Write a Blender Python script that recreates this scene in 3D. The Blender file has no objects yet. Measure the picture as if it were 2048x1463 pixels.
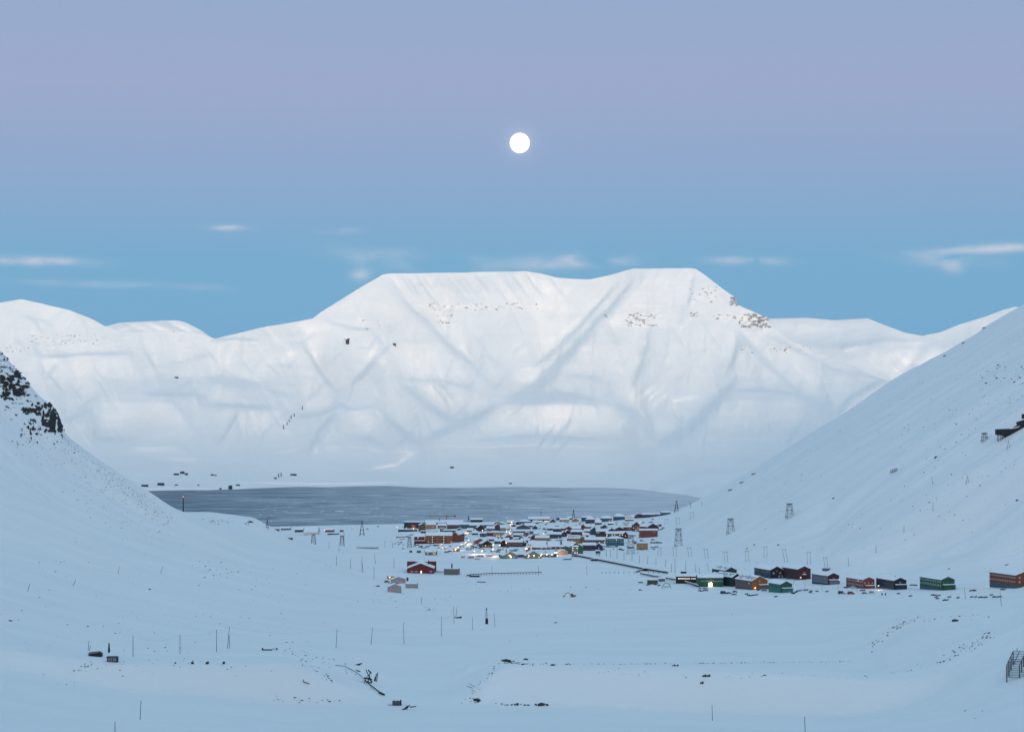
import bpy, bmesh, math, random
import numpy as np
from mathutils import Vector, Matrix

# ------------------------------------------------------------------ camera, world, sun
F = 4619.0            # focal length in photo pixels
CX, HV = 1024.0, 801.0   # principal column, horizon row of the photo
CAMZ = 300.0
scene = bpy.context.scene
COL = scene.collection
R = math.radians

cd = bpy.data.cameras.new("camera")
cam = bpy.data.objects.new("camera", cd); COL.objects.link(cam)
cam.location = (0, 0, CAMZ); cam.rotation_euler = (R(90), 0, 0)
cd.sensor_width = 36.0; cd.lens = 36.0 * F / 2048.0
cd.shift_y = (HV - 731.5) / 2048.0
cd.clip_start = 1.0; cd.clip_end = 400000.0
scene.camera = cam

SUN_EL, SUN_AZ = 5.6, 5.0      # degrees; azimuth measured behind the camera, towards the right
w = bpy.data.worlds.new("World"); scene.world = w; w.use_nodes = True
nt = w.node_tree; nt.nodes.clear()
N = nt.nodes.new; L = nt.links.new
def srgb(r, g, b):
    f = lambda c: (c/255/12.92) if c/255 <= 0.04045 else ((c/255+0.055)/1.055)**2.4
    return (f(r), f(g), f(b), 1.0)
out = N("ShaderNodeOutputWorld"); bg = N("ShaderNodeBackground"); bg.inputs[1].default_value = 1.0
L(bg.outputs[0], out.inputs[0])
tc = N("ShaderNodeTexCoord"); sep = N("ShaderNodeSeparateXYZ"); L(tc.outputs['Generated'], sep.inputs[0])
def mth(op, a, b=None, c=None, clamp=False):
    n = N("ShaderNodeMath"); n.operation = op; n.use_clamp = clamp
    for i, x in enumerate((a, b, c)):
        if x is None: continue
        if isinstance(x, (int, float)): n.inputs[i].default_value = x
        else: L(x, n.inputs[i])
    return n.outputs[0]
ramp = N("ShaderNodeValToRGB")
zz = mth('ADD', mth('MULTIPLY', sep.outputs[2], 1.0), 0.0, clamp=True)
L(mth('POWER', zz, 0.5), ramp.inputs[0])
stops = [(0.00, (94,161,205)), (0.035, (95,161,205)), (0.060, (99,160,203)), (0.082, (118,158,200)), (0.105, (132,156,197)),
         (0.135, (146,158,196)), (0.17, (141,159,196)), (0.27, (148,179,210)), (0.5, (147,185,215)), (1.0, (134,179,214))]
el = ramp.color_ramp.elements
while len(el) < len(stops): el.new(0.5)
for e, (z, c) in zip(el, stops):
    e.position = math.sqrt(z); e.color = srgb(*c)
sky = N("ShaderNodeTexSky"); sky.sky_type = 'NISHITA'; sky.sun_disc = False
sky.sun_elevation = R(SUN_EL); sky.sun_rotation = R(180 - SUN_AZ)
sky.air_density = 1.0; sky.dust_density = 1.0; sky.ozone_density = 1.5
def mixrgb(bt, fac, a, b):
    n = N("ShaderNodeMix"); n.data_type = 'RGBA'; n.blend_type = bt
    n.inputs[0].default_value = 1.0
    if isinstance(fac, (int, float)): n.inputs[0].default_value = fac
    else: L(fac, n.inputs[0])
    for i, x in ((6, a), (7, b)):
        if isinstance(x, tuple): n.inputs[i].default_value = x
        else: L(x, n.inputs[i])
    return n.outputs[2]
NISH = 0.018
GLOW = (1.83, 1.37, 1.10)
nsky = mixrgb('MULTIPLY', 1.0, sky.outputs[0], (NISH, NISH, NISH, 1))
# the twilight arch is a little more purple towards the photo's left
lft = mth('MULTIPLY', mth('MULTIPLY', sep.outputs[0], -1.6, clamp=True), mth('MULTIPLY', mth('SUBTRACT', zz, 0.07), 5.0, clamp=True), clamp=True)
lft = mth('MULTIPLY', mth('MULTIPLY', lft, 0.6), mth('MULTIPLY', mth('GREATER_THAN', sep.outputs[1], 0.0), mth('SUBTRACT', 1.0, mth('MULTIPLY', zz, 3.5), clamp=True)))
base = mixrgb('MIX', lft, ramp.outputs[0], srgb(168, 158, 197))
# thin wisps of cloud: flattened soft patches broken by noise
yy = mth('MAXIMUM', sep.outputs[1], 0.05)
su = mth('DIVIDE', sep.outputs[0], yy); sv = mth('DIVIDE', sep.outputs[2], yy)
cmb = N("ShaderNodeCombineXYZ"); L(mth('MULTIPLY', su, 42.0), cmb.inputs[0]); L(mth('MULTIPLY', sv, 120.0), cmb.inputs[1])
cn = N("ShaderNodeTexNoise"); cn.inputs['Scale'].default_value = 1.0; cn.inputs['Detail'].default_value = 8.0; cn.inputs['Distortion'].default_value = 0.6
L(cmb.outputs[0], cn.inputs['Vector'])
front = mth('GREATER_THAN', sep.outputs[1], 0.05)
CL = [(60,521,120,9,.75,.03),(250,570,190,8,.30,.03),(460,456,34,6,.6,0),(678,461,36,7,.50,0),(718,540,20,17,.8,.1),(750,508,90,14,.28,.05),
      (1110,525,110,14,.55,-.05),(1150,516,34,12,.45,0),(1225,522,60,10,.26,0),(1497,522,68,8,.62,.02),(1900,522,90,12,.45,.05),(1990,497,130,9,.75,-.07),(1912,538,28,14,.38,.1),(960,520,40,14,.14,.2),(820,530,50,12,.18,0)]
tot = None
for (u0, v0, ru, rv, a, sl) in CL:
    du = mth('MULTIPLY', mth('SUBTRACT', su, (u0-CX)/F), F/ru)
    dv0 = mth('SUBTRACT', sv, (HV-v0)/F)
    dv = mth('MULTIPLY', mth('ADD', dv0, mth('MULTIPLY', mth('SUBTRACT', su, (u0-CX)/F), sl)), F/rv)
    g = mth('ADD', mth('MULTIPLY', du, du), mth('MULTIPLY', dv, dv))
    g = mth('MULTIPLY', mth('EXPONENT', mth('MULTIPLY', g, -1.1)), a*1.2)
    tot = g if tot is None else mth('ADD', tot, g)
cf = mth('MULTIPLY', mth('MULTIPLY', tot, front), mth('MULTIPLY', mth('SUBTRACT', cn.outputs[0], 0.33), 3.6, clamp=True), clamp=True)
base = mixrgb('MIX', cf, base, srgb(196, 202, 220))
# twilight glow on the side where the sun stands low, strongest near the horizon
az = mth('ADD', mth('MULTIPLY', sep.outputs[0], math.sin(R(SUN_AZ))), mth('MULTIPLY', sep.outputs[1], -math.cos(R(SUN_AZ))))
gl = mth('MULTIPLY', mth('POWER', mth('ADD', mth('MULTIPLY', az, 0.5), 0.5, clamp=True), 3.2), mth('POWER', mth('SUBTRACT', 1.0, zz, clamp=True), 1.3))
glow = mixrgb('MULTIPLY', 1.0, (GLOW[0], GLOW[1], GLOW[2], 1), gl)
# faint aureole of the full moon
md_ = Vector(((1039.5-CX)/F, 1.0, (HV-286)/F)).normalized()
dt = N("ShaderNodeVectorMath"); dt.operation = 'DOT_PRODUCT'; L(tc.outputs['Generated'], dt.inputs[0]); dt.inputs[1].default_value = md_
an = mth('DIVIDE', mth('SUBTRACT', mth('ARCCOSINE', mth('MINIMUM', dt.outputs['Value'], 1.0)), 20.0/F), 11.0/F)
au = mth('MULTIPLY', mth('EXPONENT', mth('MULTIPLY', mth('MAXIMUM', an, 0.0), -1.0)), 0.09)
L(mixrgb('ADD', 1.0, mixrgb('ADD', 1.0, mixrgb('ADD', 1.0, base, nsky), glow), mixrgb('MULTIPLY', 1.0, (1.0, .86, .72, 1), au)), bg.inputs[0])

sd = bpy.data.lights.new("sun", 'SUN'); sun = bpy.data.objects.new("sun", sd); COL.objects.link(sun)
sd.energy = 1.95; sd.angle = R(5.0); sd.color = (1.0, 0.78, 0.53)
sdir = Vector((math.sin(R(SUN_AZ))*math.cos(R(SUN_EL)), -math.cos(R(SUN_AZ))*math.cos(R(SUN_EL)), math.sin(R(SUN_EL))))
sun.rotation_euler = sdir.to_track_quat('Z', 'Y').to_euler(); sun.location = (0, -50, 400)
vs = scene.view_settings
vs.view_transform = 'Standard'; vs.look = 'None'; vs.exposure = 0.0; vs.gamma = 1.0; vs.use_curve_mapping = False
scene.cycles.use_denoising = True
scene.cycles.max_bounces = 4; scene.cycles.diffuse_bounces = 3
scene.cycles.sample_clamp_indirect = 4.0

# ------------------------------------------------------------------ helpers
def W(u, v, Y):
    return np.array(((u-CX)*Y/F, Y, CAMZ-(v-HV)*Y/F))
_rng = np.random.default_rng(7)
_G = _rng.random((8, 256, 256))
def vnoise(x, y, k=0):
    xi = np.floor(x).astype(int); yi = np.floor(y).astype(int)
    fx = x-xi; fy = y-yi
    fx = fx*fx*fx*(fx*(fx*6-15)+10); fy = fy*fy*fy*(fy*(fy*6-15)+10)
    g = _G[k % 8]
    a = g[xi & 255, yi & 255]; b = g[(xi+1) & 255, yi & 255]; c = g[xi & 255, (yi+1) & 255]; d = g[(xi+1) & 255, (yi+1) & 255]
    return (a*(1-fx)+b*fx)*(1-fy)+(c*(1-fx)+d*fx)*fy
def fbm(x, y, o=4, k=0, gain=0.5):
    s = np.zeros(np.broadcast(x, y).shape); a = 1.0; t = 0
    for i in range(o):
        s = s+a*(vnoise(x*2**i+17.3*i, y*2**i+5.1*i, k+i)-0.5); t += a; a *= gain
    return s/t*2
def smooth(a, n, axis):
    k = np.exp(-0.5*(np.arange(-3*n, 3*n+1)/n)**2); k /= k.sum()
    pad = [(0, 0)]*a.ndim; pad[axis] = (3*n, 3*n)
    p = np.pad(a, pad, mode='edge')
    return np.apply_along_axis(lambda m: np.convolve(m, k, 'valid'), axis, p)
def pchip(xk, Yk, x):
    """monotone cubic through rows Yk (n, m) at knots xk"""
    xk = np.asarray(xk, float); h = np.diff(xk)[:, None]; d = np.diff(Yk, axis=0)/h
    m = np.zeros_like(Yk)
    w1 = 2*h[1:]+h[:-1]; w2 = h[1:]+2*h[:-1]
    ok = (d[:-1]*d[1:]) > 0
    with np.errstate(divide='ignore', invalid='ignore'):
        mm = (w1+w2)/(w1/d[:-1]+w2/d[1:])
    m[1:-1] = np.where(ok, mm, 0); m[0] = d[0]; m[-1] = d[-1]
    i = np.clip(np.searchsorted(xk, x)-1, 0, len(xk)-2)
    t = ((x-xk[i])/h[i, 0])[:, None]; hh = h[i]
    return (2*t**3-3*t**2+1)*Yk[i]+(t**3-2*t**2+t)*hh*m[i]+(-2*t**3+3*t**2)*Yk[i+1]+(t**3-t**2)*hh*m[i+1]

def tag(o, label=None, cat=None, group=None, kind=None):
    if label: o['label'] = label
    if cat: o['category'] = cat
    if group: o['group'] = group
    if kind: o['kind'] = kind
    return o
def link(name, me, parent=None, loc=None, rotz=0.0):
    o = bpy.data.objects.new(name, me); COL.objects.link(o)
    if parent is not None: o.parent = parent
    if loc is not None: o.location = loc
    if rotz: o.rotation_euler = (0, 0, rotz)
    return o
def grid_mesh(name, P, mat, shade=True):
    """P (rows, cols, 3)"""
    r, c = P.shape[:2]
    me = bpy.data.meshes.new(name)
    me.vertices.add(r*c); me.vertices.foreach_set("co", P.reshape(-1).astype(np.float32))
    i = (np.arange(r-1)[:, None]*c+np.arange(c-1)[None, :]).reshape(-1)
    q = np.stack([i, i+1, i+c+1, i+c], 1)
    me.loops.add(q.size); me.loops.foreach_set("vertex_index", q.reshape(-1).astype(np.int32))
    me.polygons.add(len(q)); me.polygons.foreach_set("loop_start", (np.arange(len(q))*4).astype(np.int32))
    me.polygons.foreach_set("use_smooth", np.full(len(q), shade))
    me.update(calc_edges=True); me.materials.append(mat)
    return me

# ------------------------------------------------------------------ materials
def new_mat(name):
    m = bpy.data.materials.new(name); m.use_nodes = True
    return m, m.node_tree, m.node_tree.nodes["Principled BSDF"]
def plain(name, rgb, rough=0.75, noise=0.18, scale=0.6, metal=0.0):
    m, t, b = new_mat(name)
    b.inputs['Roughness'].default_value = rough; b.inputs['Metallic'].default_value = metal
    n = t.nodes.new("ShaderNodeTexNoise"); n.inputs['Scale'].default_value = scale; n.inputs['Detail'].default_value = 4
    c = t.nodes.new("ShaderNodeTexCoord"); t.links.new(c.outputs['Object'], n.inputs['Vector'])
    mp = t.nodes.new("ShaderNodeMapRange"); mp.inputs[3].default_value = 1-noise; mp.inputs[4].default_value = 1+noise
    mp.inputs[1].default_value = 0.3; mp.inputs[2].default_value = 0.7
    t.links.new(n.outputs[0], mp.inputs[0])
    x = t.nodes.new("ShaderNodeMix"); x.data_type = 'RGBA'; x.blend_type = 'MULTIPLY'; x.inputs[0].default_value = 1
    x.inputs[6].default_value = (*rgb, 1); t.links.new(mp.outputs[0], x.inputs[7])
    t.links.new(x.outputs[2], b.inputs['Base Color'])
    return m
def snow_mat(name, col, bscale, bdist, streak=None, grain=True):
    m, t, b = new_mat(name); nd, ln = t.nodes.new, t.links.new
    b.inputs['Roughness'].default_value = 0.65
    b.inputs['Specular IOR Level'].default_value = 0.25
    g = nd("ShaderNodeNewGeometry")
    mp = nd("ShaderNodeMapping"); ln(g.outputs['Position'], mp.inputs[0])
    mp.inputs['Scale'].default_value = streak or (1, 1, 1)
    n1 = nd("ShaderNodeTexNoise"); n1.inputs['Scale'].default_value = bscale; n1.inputs['Detail'].default_value = 8; n1.inputs['Roughness'].default_value = 0.6
    ln(mp.outputs[0], n1.inputs['Vector'])
    bp = nd("ShaderNodeBump"); bp.inputs['Strength'].default_value = 1.0; bp.inputs['Distance'].default_value = bdist
    ln(n1.outputs[0], bp.inputs['Height']); ln(bp.outputs[0], b.inputs['Normal'])
    n2 = nd("ShaderNodeTexNoise"); n2.inputs['Scale'].default_value = bscale*0.25; n2.inputs['Detail'].default_value = 6
    ln(mp.outputs[0], n2.inputs['Vector'])
    cr = nd("ShaderNodeMapRange"); cr.inputs[1].default_value = 0.3; cr.inputs[2].default_value = 0.7; cr.inputs[3].default_value = 0.94; cr.inputs[4].default_value = 1.0
    ln(n2.outputs[0], cr.inputs[0])
    x = nd("ShaderNodeMix"); x.data_type = 'RGBA'; x.blend_type = 'MULTIPLY'; x.inputs[0].default_value = 1
    x.inputs[6].default_value = (*col, 1); ln(cr.outputs[0], x.inputs[7]); ln(x.outputs[2], b.inputs['Base Color'])
    return m
SNOW = snow_mat("snow", (0.87, 0.88, 0.87), 0.06, 1.5, (0.6, 1.3, 1.0))
SNOW_FAR = snow_mat("snow_far", (0.87, 0.875, 0.86), 0.014, 4.5)
SNOW_ROOF = plain("roof_snow", (0.86, 0.875, 0.89), 0.7, 0.03, 0.4)
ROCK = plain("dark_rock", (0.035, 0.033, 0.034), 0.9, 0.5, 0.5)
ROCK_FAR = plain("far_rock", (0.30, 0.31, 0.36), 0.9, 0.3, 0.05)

# ------------------------------------------------------------------ the valley floor and its two sides
ROWS = {
 300:[(-600,1560),(2650,1580)],
 600:[(-600,1400),(0,1500),(400,1530),(1600,1530),(1900,1500),(2100,1478),(2650,1400)],
 900:[(-600,1180),(0,1412),(250,1448),(600,1472),(1400,1472),(1750,1462),(1900,1430),(2048,1378),(2650,1200)],
 1100:[(-600,1040),(0,1335),(250,1382),(420,1392),(600,1412),(800,1412),(930,1408),(1100,1411),(1400,1423),(1640,1434),(1730,1432),(1800,1414),(1880,1378),(1960,1325),(2048,1285),(2650,1080)],
 1120:[(-600,960),(0,1290),(170,1318),(290,1326),(420,1327),(560,1324),(630,1340),(700,1374),(780,1398),(880,1402),(930,1396),(965,1362),(1003,1328),(1150,1332),(1400,1338),(1700,1350),(1800,1356),(1870,1345),(1960,1300),(2048,1262),(2650,1010)],
 1285:[(-600,910),(0,1247),(180,1285),(300,1304),(560,1310),(700,1335),(800,1362),(900,1362),(960,1335),(1003,1324),(1150,1327),(1400,1328),(1700,1338),(1760,1335),(1850,1290),(1930,1262),(2048,1238),(2650,960)],
 1350:[(-600,880),(0,1210),(180,1255),(300,1282),(560,1296),(700,1308),(800,1325),(900,1326),(1000,1317),(1300,1315),(1640,1318),(1740,1306),(1800,1262),(1850,1236),(1900,1226),(2048,1215),(2650,930)],
 1750:[(-600,790),(0,1118),(200,1178),(400,1225),(600,1256),(800,1268),(1000,1264),(1300,1260),(1600,1254),(1800,1235),(1900,1226),(2048,1216),(2650,930)],
 2100:[(-600,600),(0,985),(200,1075),(400,1135),(600,1180),(750,1205),(900,1212),(1200,1212),(1500,1204),(1800,1192),(2048,1186),(2650,960)],
 2300:[(-600,450),(0,890),(123,995),(300,1072),(500,1136),(700,1176),(850,1190),(1300,1188),(1500,1182),(1800,1172),(2048,1160),(2650,860)],
 2450:[(-600,330),(0,805),(60,865),(123,928),(300,1040),(500,1118),(700,1158),(900,1168),(1300,1166),(1600,1160),(1800,1148),(1950,1100),(2048,1030),(2650,640)],
 2600:[(-600,250),(-60,650),(0,697),(37,738),(56,758),(69,778),(90,796),(109,806),(118,824),(124,861),(172,898),(224,936),(293,982),(344,1023),(420,1064),(520,1104),(700,1138),(900,1146),(1300,1146),(1500,1142),(1650,1126),(2048,878),(2650,490)],
 3000:[(-600,400),(0,790),(200,950),(344,1036),(500,1074),(600,1100),(700,1112),(1000,1112),(1300,1110),(1430,1098),(1500,1058),(2048,712),(2650,350)],
 3300:[(-600,450),(0,820),(200,955),(310,1018),(344,1023),(420,1024),(500,1034),(534,1052),(567,1070),(592,1080),(650,1092),(800,1095),(1000,1093),(1300,1090),(1390,1080),(2048,664),(2650,320)],
 3600:[(-600,600),(0,870),(344,1050),(500,1065),(590,1082),(650,1084),(800,1082),(1000,1080),(1300,1076),(1365,1068),(1420,1036),(2048,632),(2650,300)],
 4200:[(-600,700),(0,920),(344,1068),(600,1074),(800,1070),(1000,1066),(1200,1063),(1300,1058),(1350,1046),(1400,1016),(1608,884),(1800,761),(1940,684),(2048,616),(2650,300)],
 4900:[(-600,800),(0,980),(344,1075),(560,1073),(700,1066),(900,1057),(1000,1052),(1100,1047),(1200,1042),(1300,1033),(1340,1026),(1380,1010),(1410,994),(1455,977),(1500,948),(1560,911),(1608,877),(1700,821),(1750,786),(1800,753),(1880,713),(1940,680),(2000,640),(2048,613),(2650,400)],
 5200:[(-600,900),(0,1020),(344,1068),(560,1063),(700,1059),(800,1055),(900,1050),(1000,1044),(1100,1039),(1200,1034),(1300,1028),(1345,1024),(1400,1012),(1608,930),(1800,830),(2048,720),(2650,560)],
 5500:[(-600,1040),(0,1050),(560,1053),(700,1051),(800,1049),(900,1046),(1000,1042),(1100,1040),(1200,1038),(1300,1036),(1400,1034),(1608,990),(1800,930),(2048,860),(2650,760)],
 5900:[(-600,1041),(1100,1041),(1250,1038),(1400,1034),(1608,1026),(2048,990),(2650,930)],
 6400:[(-600,1021),(1200,1022),(1400,1022),(1500,1017),(2650,1000)],
}
UD = np.arange(-600, 2651, 4.0)
rk = sorted(ROWS)
Zk = []
for Y in rk:
    pu, pv = zip(*ROWS[Y])
    v = np.interp(UD, pu, pv)
    sg = 2 if Y in (2600, 4900, 3300) else 5
    v = smooth(v[None, :], sg, 1)[0]
    Zk.append(CAMZ-(v-HV)*Y/F)
Zk = np.array(Zk)
YD = np.concatenate([np.arange(300, 1000, 14), np.arange(1000, 1500, 5), np.arange(1500, 2800, 7), np.arange(2800, 5400, 14), np.arange(5400, 6401, 20)]).astype(float)
ZD = pchip(rk, Zk, YD)
UU, YY = np.meshgrid(UD, YD)
XX = (UU-CX)*YY/F
# relief: soft undulation, wind crust, and lobes that run down the valley sides
vv = HV+(CAMZ-ZD)*F/YY
dzx = np.gradient(ZD, axis=1)/np.gradient(XX, axis=1)
side = np.clip((np.abs(dzx)-0.18)/0.3, 0, 1)
far_f = np.clip((5300-YY)/600, 0, 1)
rel = 0.9*fbm(XX/90, YY/120, 4, 0)+0.5*fbm(XX/24, YY/34, 4, 3)
rel = rel+side*(9.0*fbm(XX/520+YY/400, (YY-0.22*XX)/48, 4, 1, 0.55))
edge = np.clip((YY-1100)/60, 0, 1)*np.clip((1500-YY)/120, 0, 1)
rel = rel+edge*1.3*fbm(XX/30, YY/30, 3, 5)
TRK = [([(1340,1275),(1500,1262),(1640,1252),(1800,1240)],1.6,.7),([(1040,1312),(1170,1290),(1300,1270)],1.6,.5),([(1000,1290),(1120,1280),(1260,1265),(1400,1257)],2,.5),([(1420,1262),(1560,1252)],3,.6),([(0,1345),(90,1362),(180,1385),(250,1430)],2.5,.6),([(285,1330),(320,1370),(380,1400)],2.5,.7),
       ([(215,1112),(260,1135),(320,1165)],3,1.2),([(600,1450),(720,1436),(900,1428)],3,.5),([(150,900),(280,985),(420,1065),(560,1110),(700,1150)],5,1.6),([(330,1015),(420,1060),(520,1090)],4,1.2),([(1640,1330),(1800,1330)],3,.4),([(0,905),(120,985),(260,1060)],6,1.8),
       ([(930,1225),(860,1190),(800,1165)],3,.7),([(960,1195),(1100,1215),(1260,1218)],3,.4),([(1460,1210),(1560,1202),(1700,1196)],2,.4),([(1500,1085),(1640,1010)],5,1.6),([(1700,1060),(1860,985),(1960,930)],7,2.2),([(1640,1130),(1700,1110),(1800,1075)],5,1.4),([(1500,1010),(1600,950),(1720,880)],6,1.6),([(1880,1110),(2000,1050)],6,1.8)]
_v0 = HV+(CAMZ-ZD)*F/YY
for pts_, wd_, am_ in TRK:
    u_a, u_b = min(p[0] for p in pts_)-30, max(p[0] for p in pts_)+30; ia, ib = np.searchsorted(UD, [u_a, u_b]); ia = max(ia, 0)
    uu_, vv_ = UU[:, ia:ib], _v0[:, ia:ib]; d_ = np.full(uu_.shape, 1e9)
    for (a_, b_), (c_, e_) in zip(pts_, pts_[1:]):
        du_, dv_ = c_-a_, e_-b_; t_ = np.clip(((uu_-a_)*du_+(vv_-b_)*dv_)/(du_*du_+dv_*dv_), 0, 1); d_ = np.minimum(d_, np.hypot(uu_-a_-t_*du_, vv_-b_-t_*dv_))
    ZD[:, ia:ib] += 1.5*am_*np.exp(-(d_/wd_/1.6)**2)*(0.6+0.8*vnoise(uu_/30, vv_/30, 2))
ZD = ZD+rel*far_f
ZD = np.where(YY > 5850, np.minimum(ZD, np.where(UU < 1400, -3.0, ZD)), ZD)
UDi, YDi = UD, YD
def ground_z(X, Y):
    """height of the snow surface at world X, Y"""
    X = np.atleast_1d(np.asarray(X, float)); Y = np.atleast_1d(np.asarray(Y, float))
    u = CX+X*F/Y
    fi = np.clip((u-UD[0])/4.0, 0, len(UD)-1.001); i = fi.astype(int); fu = fi-i
    j = np.clip(np.searchsorted(YD, Y)-1, 0, len(YD)-2); fy = np.clip((Y-YD[j])/(YD[j+1]-YD[j]), 0, 1)
    a = ZD[j, i]*(1-fu)+ZD[j, i+1]*fu; b = ZD[j+1, i]*(1-fu)+ZD[j+1, i+1]*fu
    return a*(1-fy)+b*fy
VD = HV+(CAMZ-ZD)*F/YY
def hit(u, v, ymin=850.0):
    """where the line of sight through photo pixel (u, v) meets the snow"""
    fi = min(max((u-UD[0])/4.0, 0), len(UD)-1.001); i = int(fi); fu = fi-i
    col = VD[:, i]*(1-fu)+VD[:, i+1]*fu
    ok = (col <= v) & (YD >= ymin)
    if not ok.any():
        j = int(np.argmin(np.where(YD >= ymin, col, 9e9))); Y = YD[j]
    else:
        j = int(np.argmax(ok))
        if j == 0: Y = YD[0]
        else:
            t = (col[j-1]-v)/max(col[j-1]-col[j], 1e-6); Y = YD[j-1]+np.clip(t, 0, 1)*(YD[j]-YD[j-1])
    X = (u-CX)*Y/F
    return float(X), float(Y), float(ground_z(X, Y)[0])
P = np.stack([XX, YY, ZD], -1)
tag(link("snow_ground", grid_mesh("snow_ground", P, SNOW)), kind='structure')

# the two valley sides go on beyond the frame
for sgn in (-1, 1):
    e = 0 if sgn < 0 else -1; Xe, Ze = XX[:, e], ZD[:, e]
    sl = np.clip(smooth(((ZD[:, e]-ZD[:, e+sgn*-12])/(XX[:, e]-XX[:, e+sgn*-12]))[None, :], 8, 1)[0], -.75, .75)
    off = np.concatenate([np.linspace(0, 200, 21), np.linspace(230, 2600, 60)]); Xs = Xe[:, None]+sgn*off[None, :]
    Ps = np.stack([Xs, np.broadcast_to(YY[:, :1], Xs.shape), Ze[:, None]+sl[:, None]*sgn*off[None, :]*np.exp(-off/1600)[None, :]+7*fbm(Xs/140, YY[:, :1]/140, 4, 1)*np.clip(off/300, 0, 1)[None, :]], -1)
    if sgn < 0: Ps = Ps[:, ::-1]
    tag(link("snow_ground", grid_mesh("snow_ground_side", Ps, SNOW)), kind='structure')

# land under and behind the camera: the slope it stands on and an unseen range shaped to keep the valley in shade
bx = np.concatenate([np.arange(-16000, -2000, 350), np.arange(-2000, 2000, 80), np.arange(2000, 16001, 350)]).astype(float)
by = np.concatenate([np.arange(-9000, -2000, 160), np.arange(-2000, 420, 40)]).astype(float)
BX, BY = np.meshgrid(bx, by)
prof = np.interp(by, [-9000, -6500, -4000, -2600, -1900, -1500, -1250, -700, -150, 0, 140, 300, 420], [420, 560, 640, 780, 1050, 1115, 1010, 530, 296, 296, 275, 245, 218])
BZ = prof[:, None]+np.clip(-BY-500, 0, 1000)/1000*(26*fbm(BX/700, BY/500, 4, 2))
BZ = BZ+np.clip(np.abs(BX)-500, 0, 1500)*0.22*np.clip(1-BY/350, 0.2, 1)*np.clip((BY+1500)/1000, 0, 1)
BZ = np.minimum(BZ, 1140)
BZ = np.where(BY > 250, BZ-30*(BY-250)/170, BZ)
tag(link("hills", grid_mesh("hills_behind", np.stack([BX, BY, BZ], -1), SNOW)), kind='structure')

# ------------------------------------------------------------------ water of the fjord
def water_mat():
    m, t, b = new_mat("fjord_water"); nd, ln = t.nodes.new, t.links.new
    g = nd("ShaderNodeNewGeometry")
    mp = nd("ShaderNodeMapping"); mp.inputs['Scale'].default_value = (0.0042, 0.0095, 1); ln(g.outputs['Position'], mp.inputs[0])
    n = nd("ShaderNodeTexNoise"); n.inputs['Scale'].default_value = 1.0; n.inputs['Detail'].default_value = 9; n.inputs['Roughness'].default_value = 0.62; n.inputs['Distortion'].default_value = 1.6
    ln(mp.outputs[0], n.inputs['Vector'])
    sp = nd("ShaderNodeSeparateXYZ"); ln(g.outputs['Position'], sp.inputs[0])
    mx = nd("ShaderNodeMapRange"); mx.inputs[1].default_value = -1100; mx.inputs[2].default_value = 500; mx.inputs[3].default_value = -0.17; mx.inputs[4].default_value = 0.20
    ln(sp.outputs[0], mx.inputs[0])
    ad = nd("ShaderNodeMath"); ad.operation = 'ADD'; ln(n.outputs[0], ad.inputs[0]); ln(mx.outputs[0], ad.inputs[1])
    cr = nd("ShaderNodeValToRGB"); ln(ad.outputs[0], cr.inputs[0])
    e = cr.color_ramp.elements; e[0].position = 0.30; e[0].color = (0.10, 0.15, 0.20, 1); e[1].position = 0.72; e[1].color = (0.60, 0.62, 0.66, 1)
    k = e.new(0.52); k.color = (0.34, 0.39, 0.44, 1)
    ln(cr.outputs[0], b.inputs['Base Color'])
    b.inputs['Roughness'].default_value = 0.55; b.inputs['Specular IOR Level'].default_value = 0.12
    mp2 = nd("ShaderNodeMapping"); mp2.inputs['Scale'].default_value = (0.02, 0.08, 1); ln(g.outputs['Position'], mp2.inputs[0])
    n3 = nd("ShaderNodeTexNoise"); n3.inputs['Scale'].default_value = 1; n3.inputs['Detail'].default_value = 6; ln(mp2.outputs[0], n3.inputs['Vector'])
    bp = nd("ShaderNodeBump"); bp.inputs['Distance'].default_value = 1.2; bp.inputs['Strength'].default_value = 0.7; ln(n3.outputs[0], bp.inputs['Height']); ln(bp.outputs[0], b.inputs['Normal'])
    return m
wx, wy = np.meshgrid(np.linspace(-6000, 6000, 61), np.linspace(5300, 9400, 42))
tag(link("water", grid_mesh("water", np.stack([wx, wy, np.zeros_like(wx)], -1), water_mat())), kind='structure')

# ------------------------------------------------------------------ the mountain across the fjord
RELK = 1.6
MU = np.arange(-500, 2301, 2.0); NU = len(MU)
SHORE = [(-500,990),(0,986),(290,982),(400,979),(600,974),(800,972),(1000,972),(1200,974),(1300,978),(1370,987),(1410,996),(1500,1006),(2300,1020)]
RIDGE = [(-500,640),(-100,607),(0,605),(42,598),(80,606),(140,620),(185,638),(210,652),(240,662),(300,663),(335,660),(400,667),(430,677),(480,665),(520,655),(570,647),(625,637),(640,625),(680,600),(720,575),(765,549),(775,547),
         (900,545),(1050,542),(1080,546),(1110,554),(1150,558),(1180,558),(1220,550),(1255,540),(1265,537),(1380,536),(1392,538),(1410,550),(1440,573),(1465,591),(1471,595),(1475,609),(1490,616),(1520,629),(1534,634),(1541,651),
         (1580,680),(1640,705),(1700,731),(1760,756),(1790,764),(1850,790),(2000,830),(2300,860)]
shv = np.interp(MU, *zip(*SHORE)); rdv = np.interp(MU, *zip(*RIDGE))
rdv = rdv+0.5*fbm(MU/25, MU*0, 3, 2)
NV = 460
tt = np.linspace(0, 1, NV)
MVr = shv[None, :]*(1-tt[:, None])+rdv[None, :]*tt[:, None]     # photo row of every vertex
MUU = np.broadcast_to(MU, MVr.shape)
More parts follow.
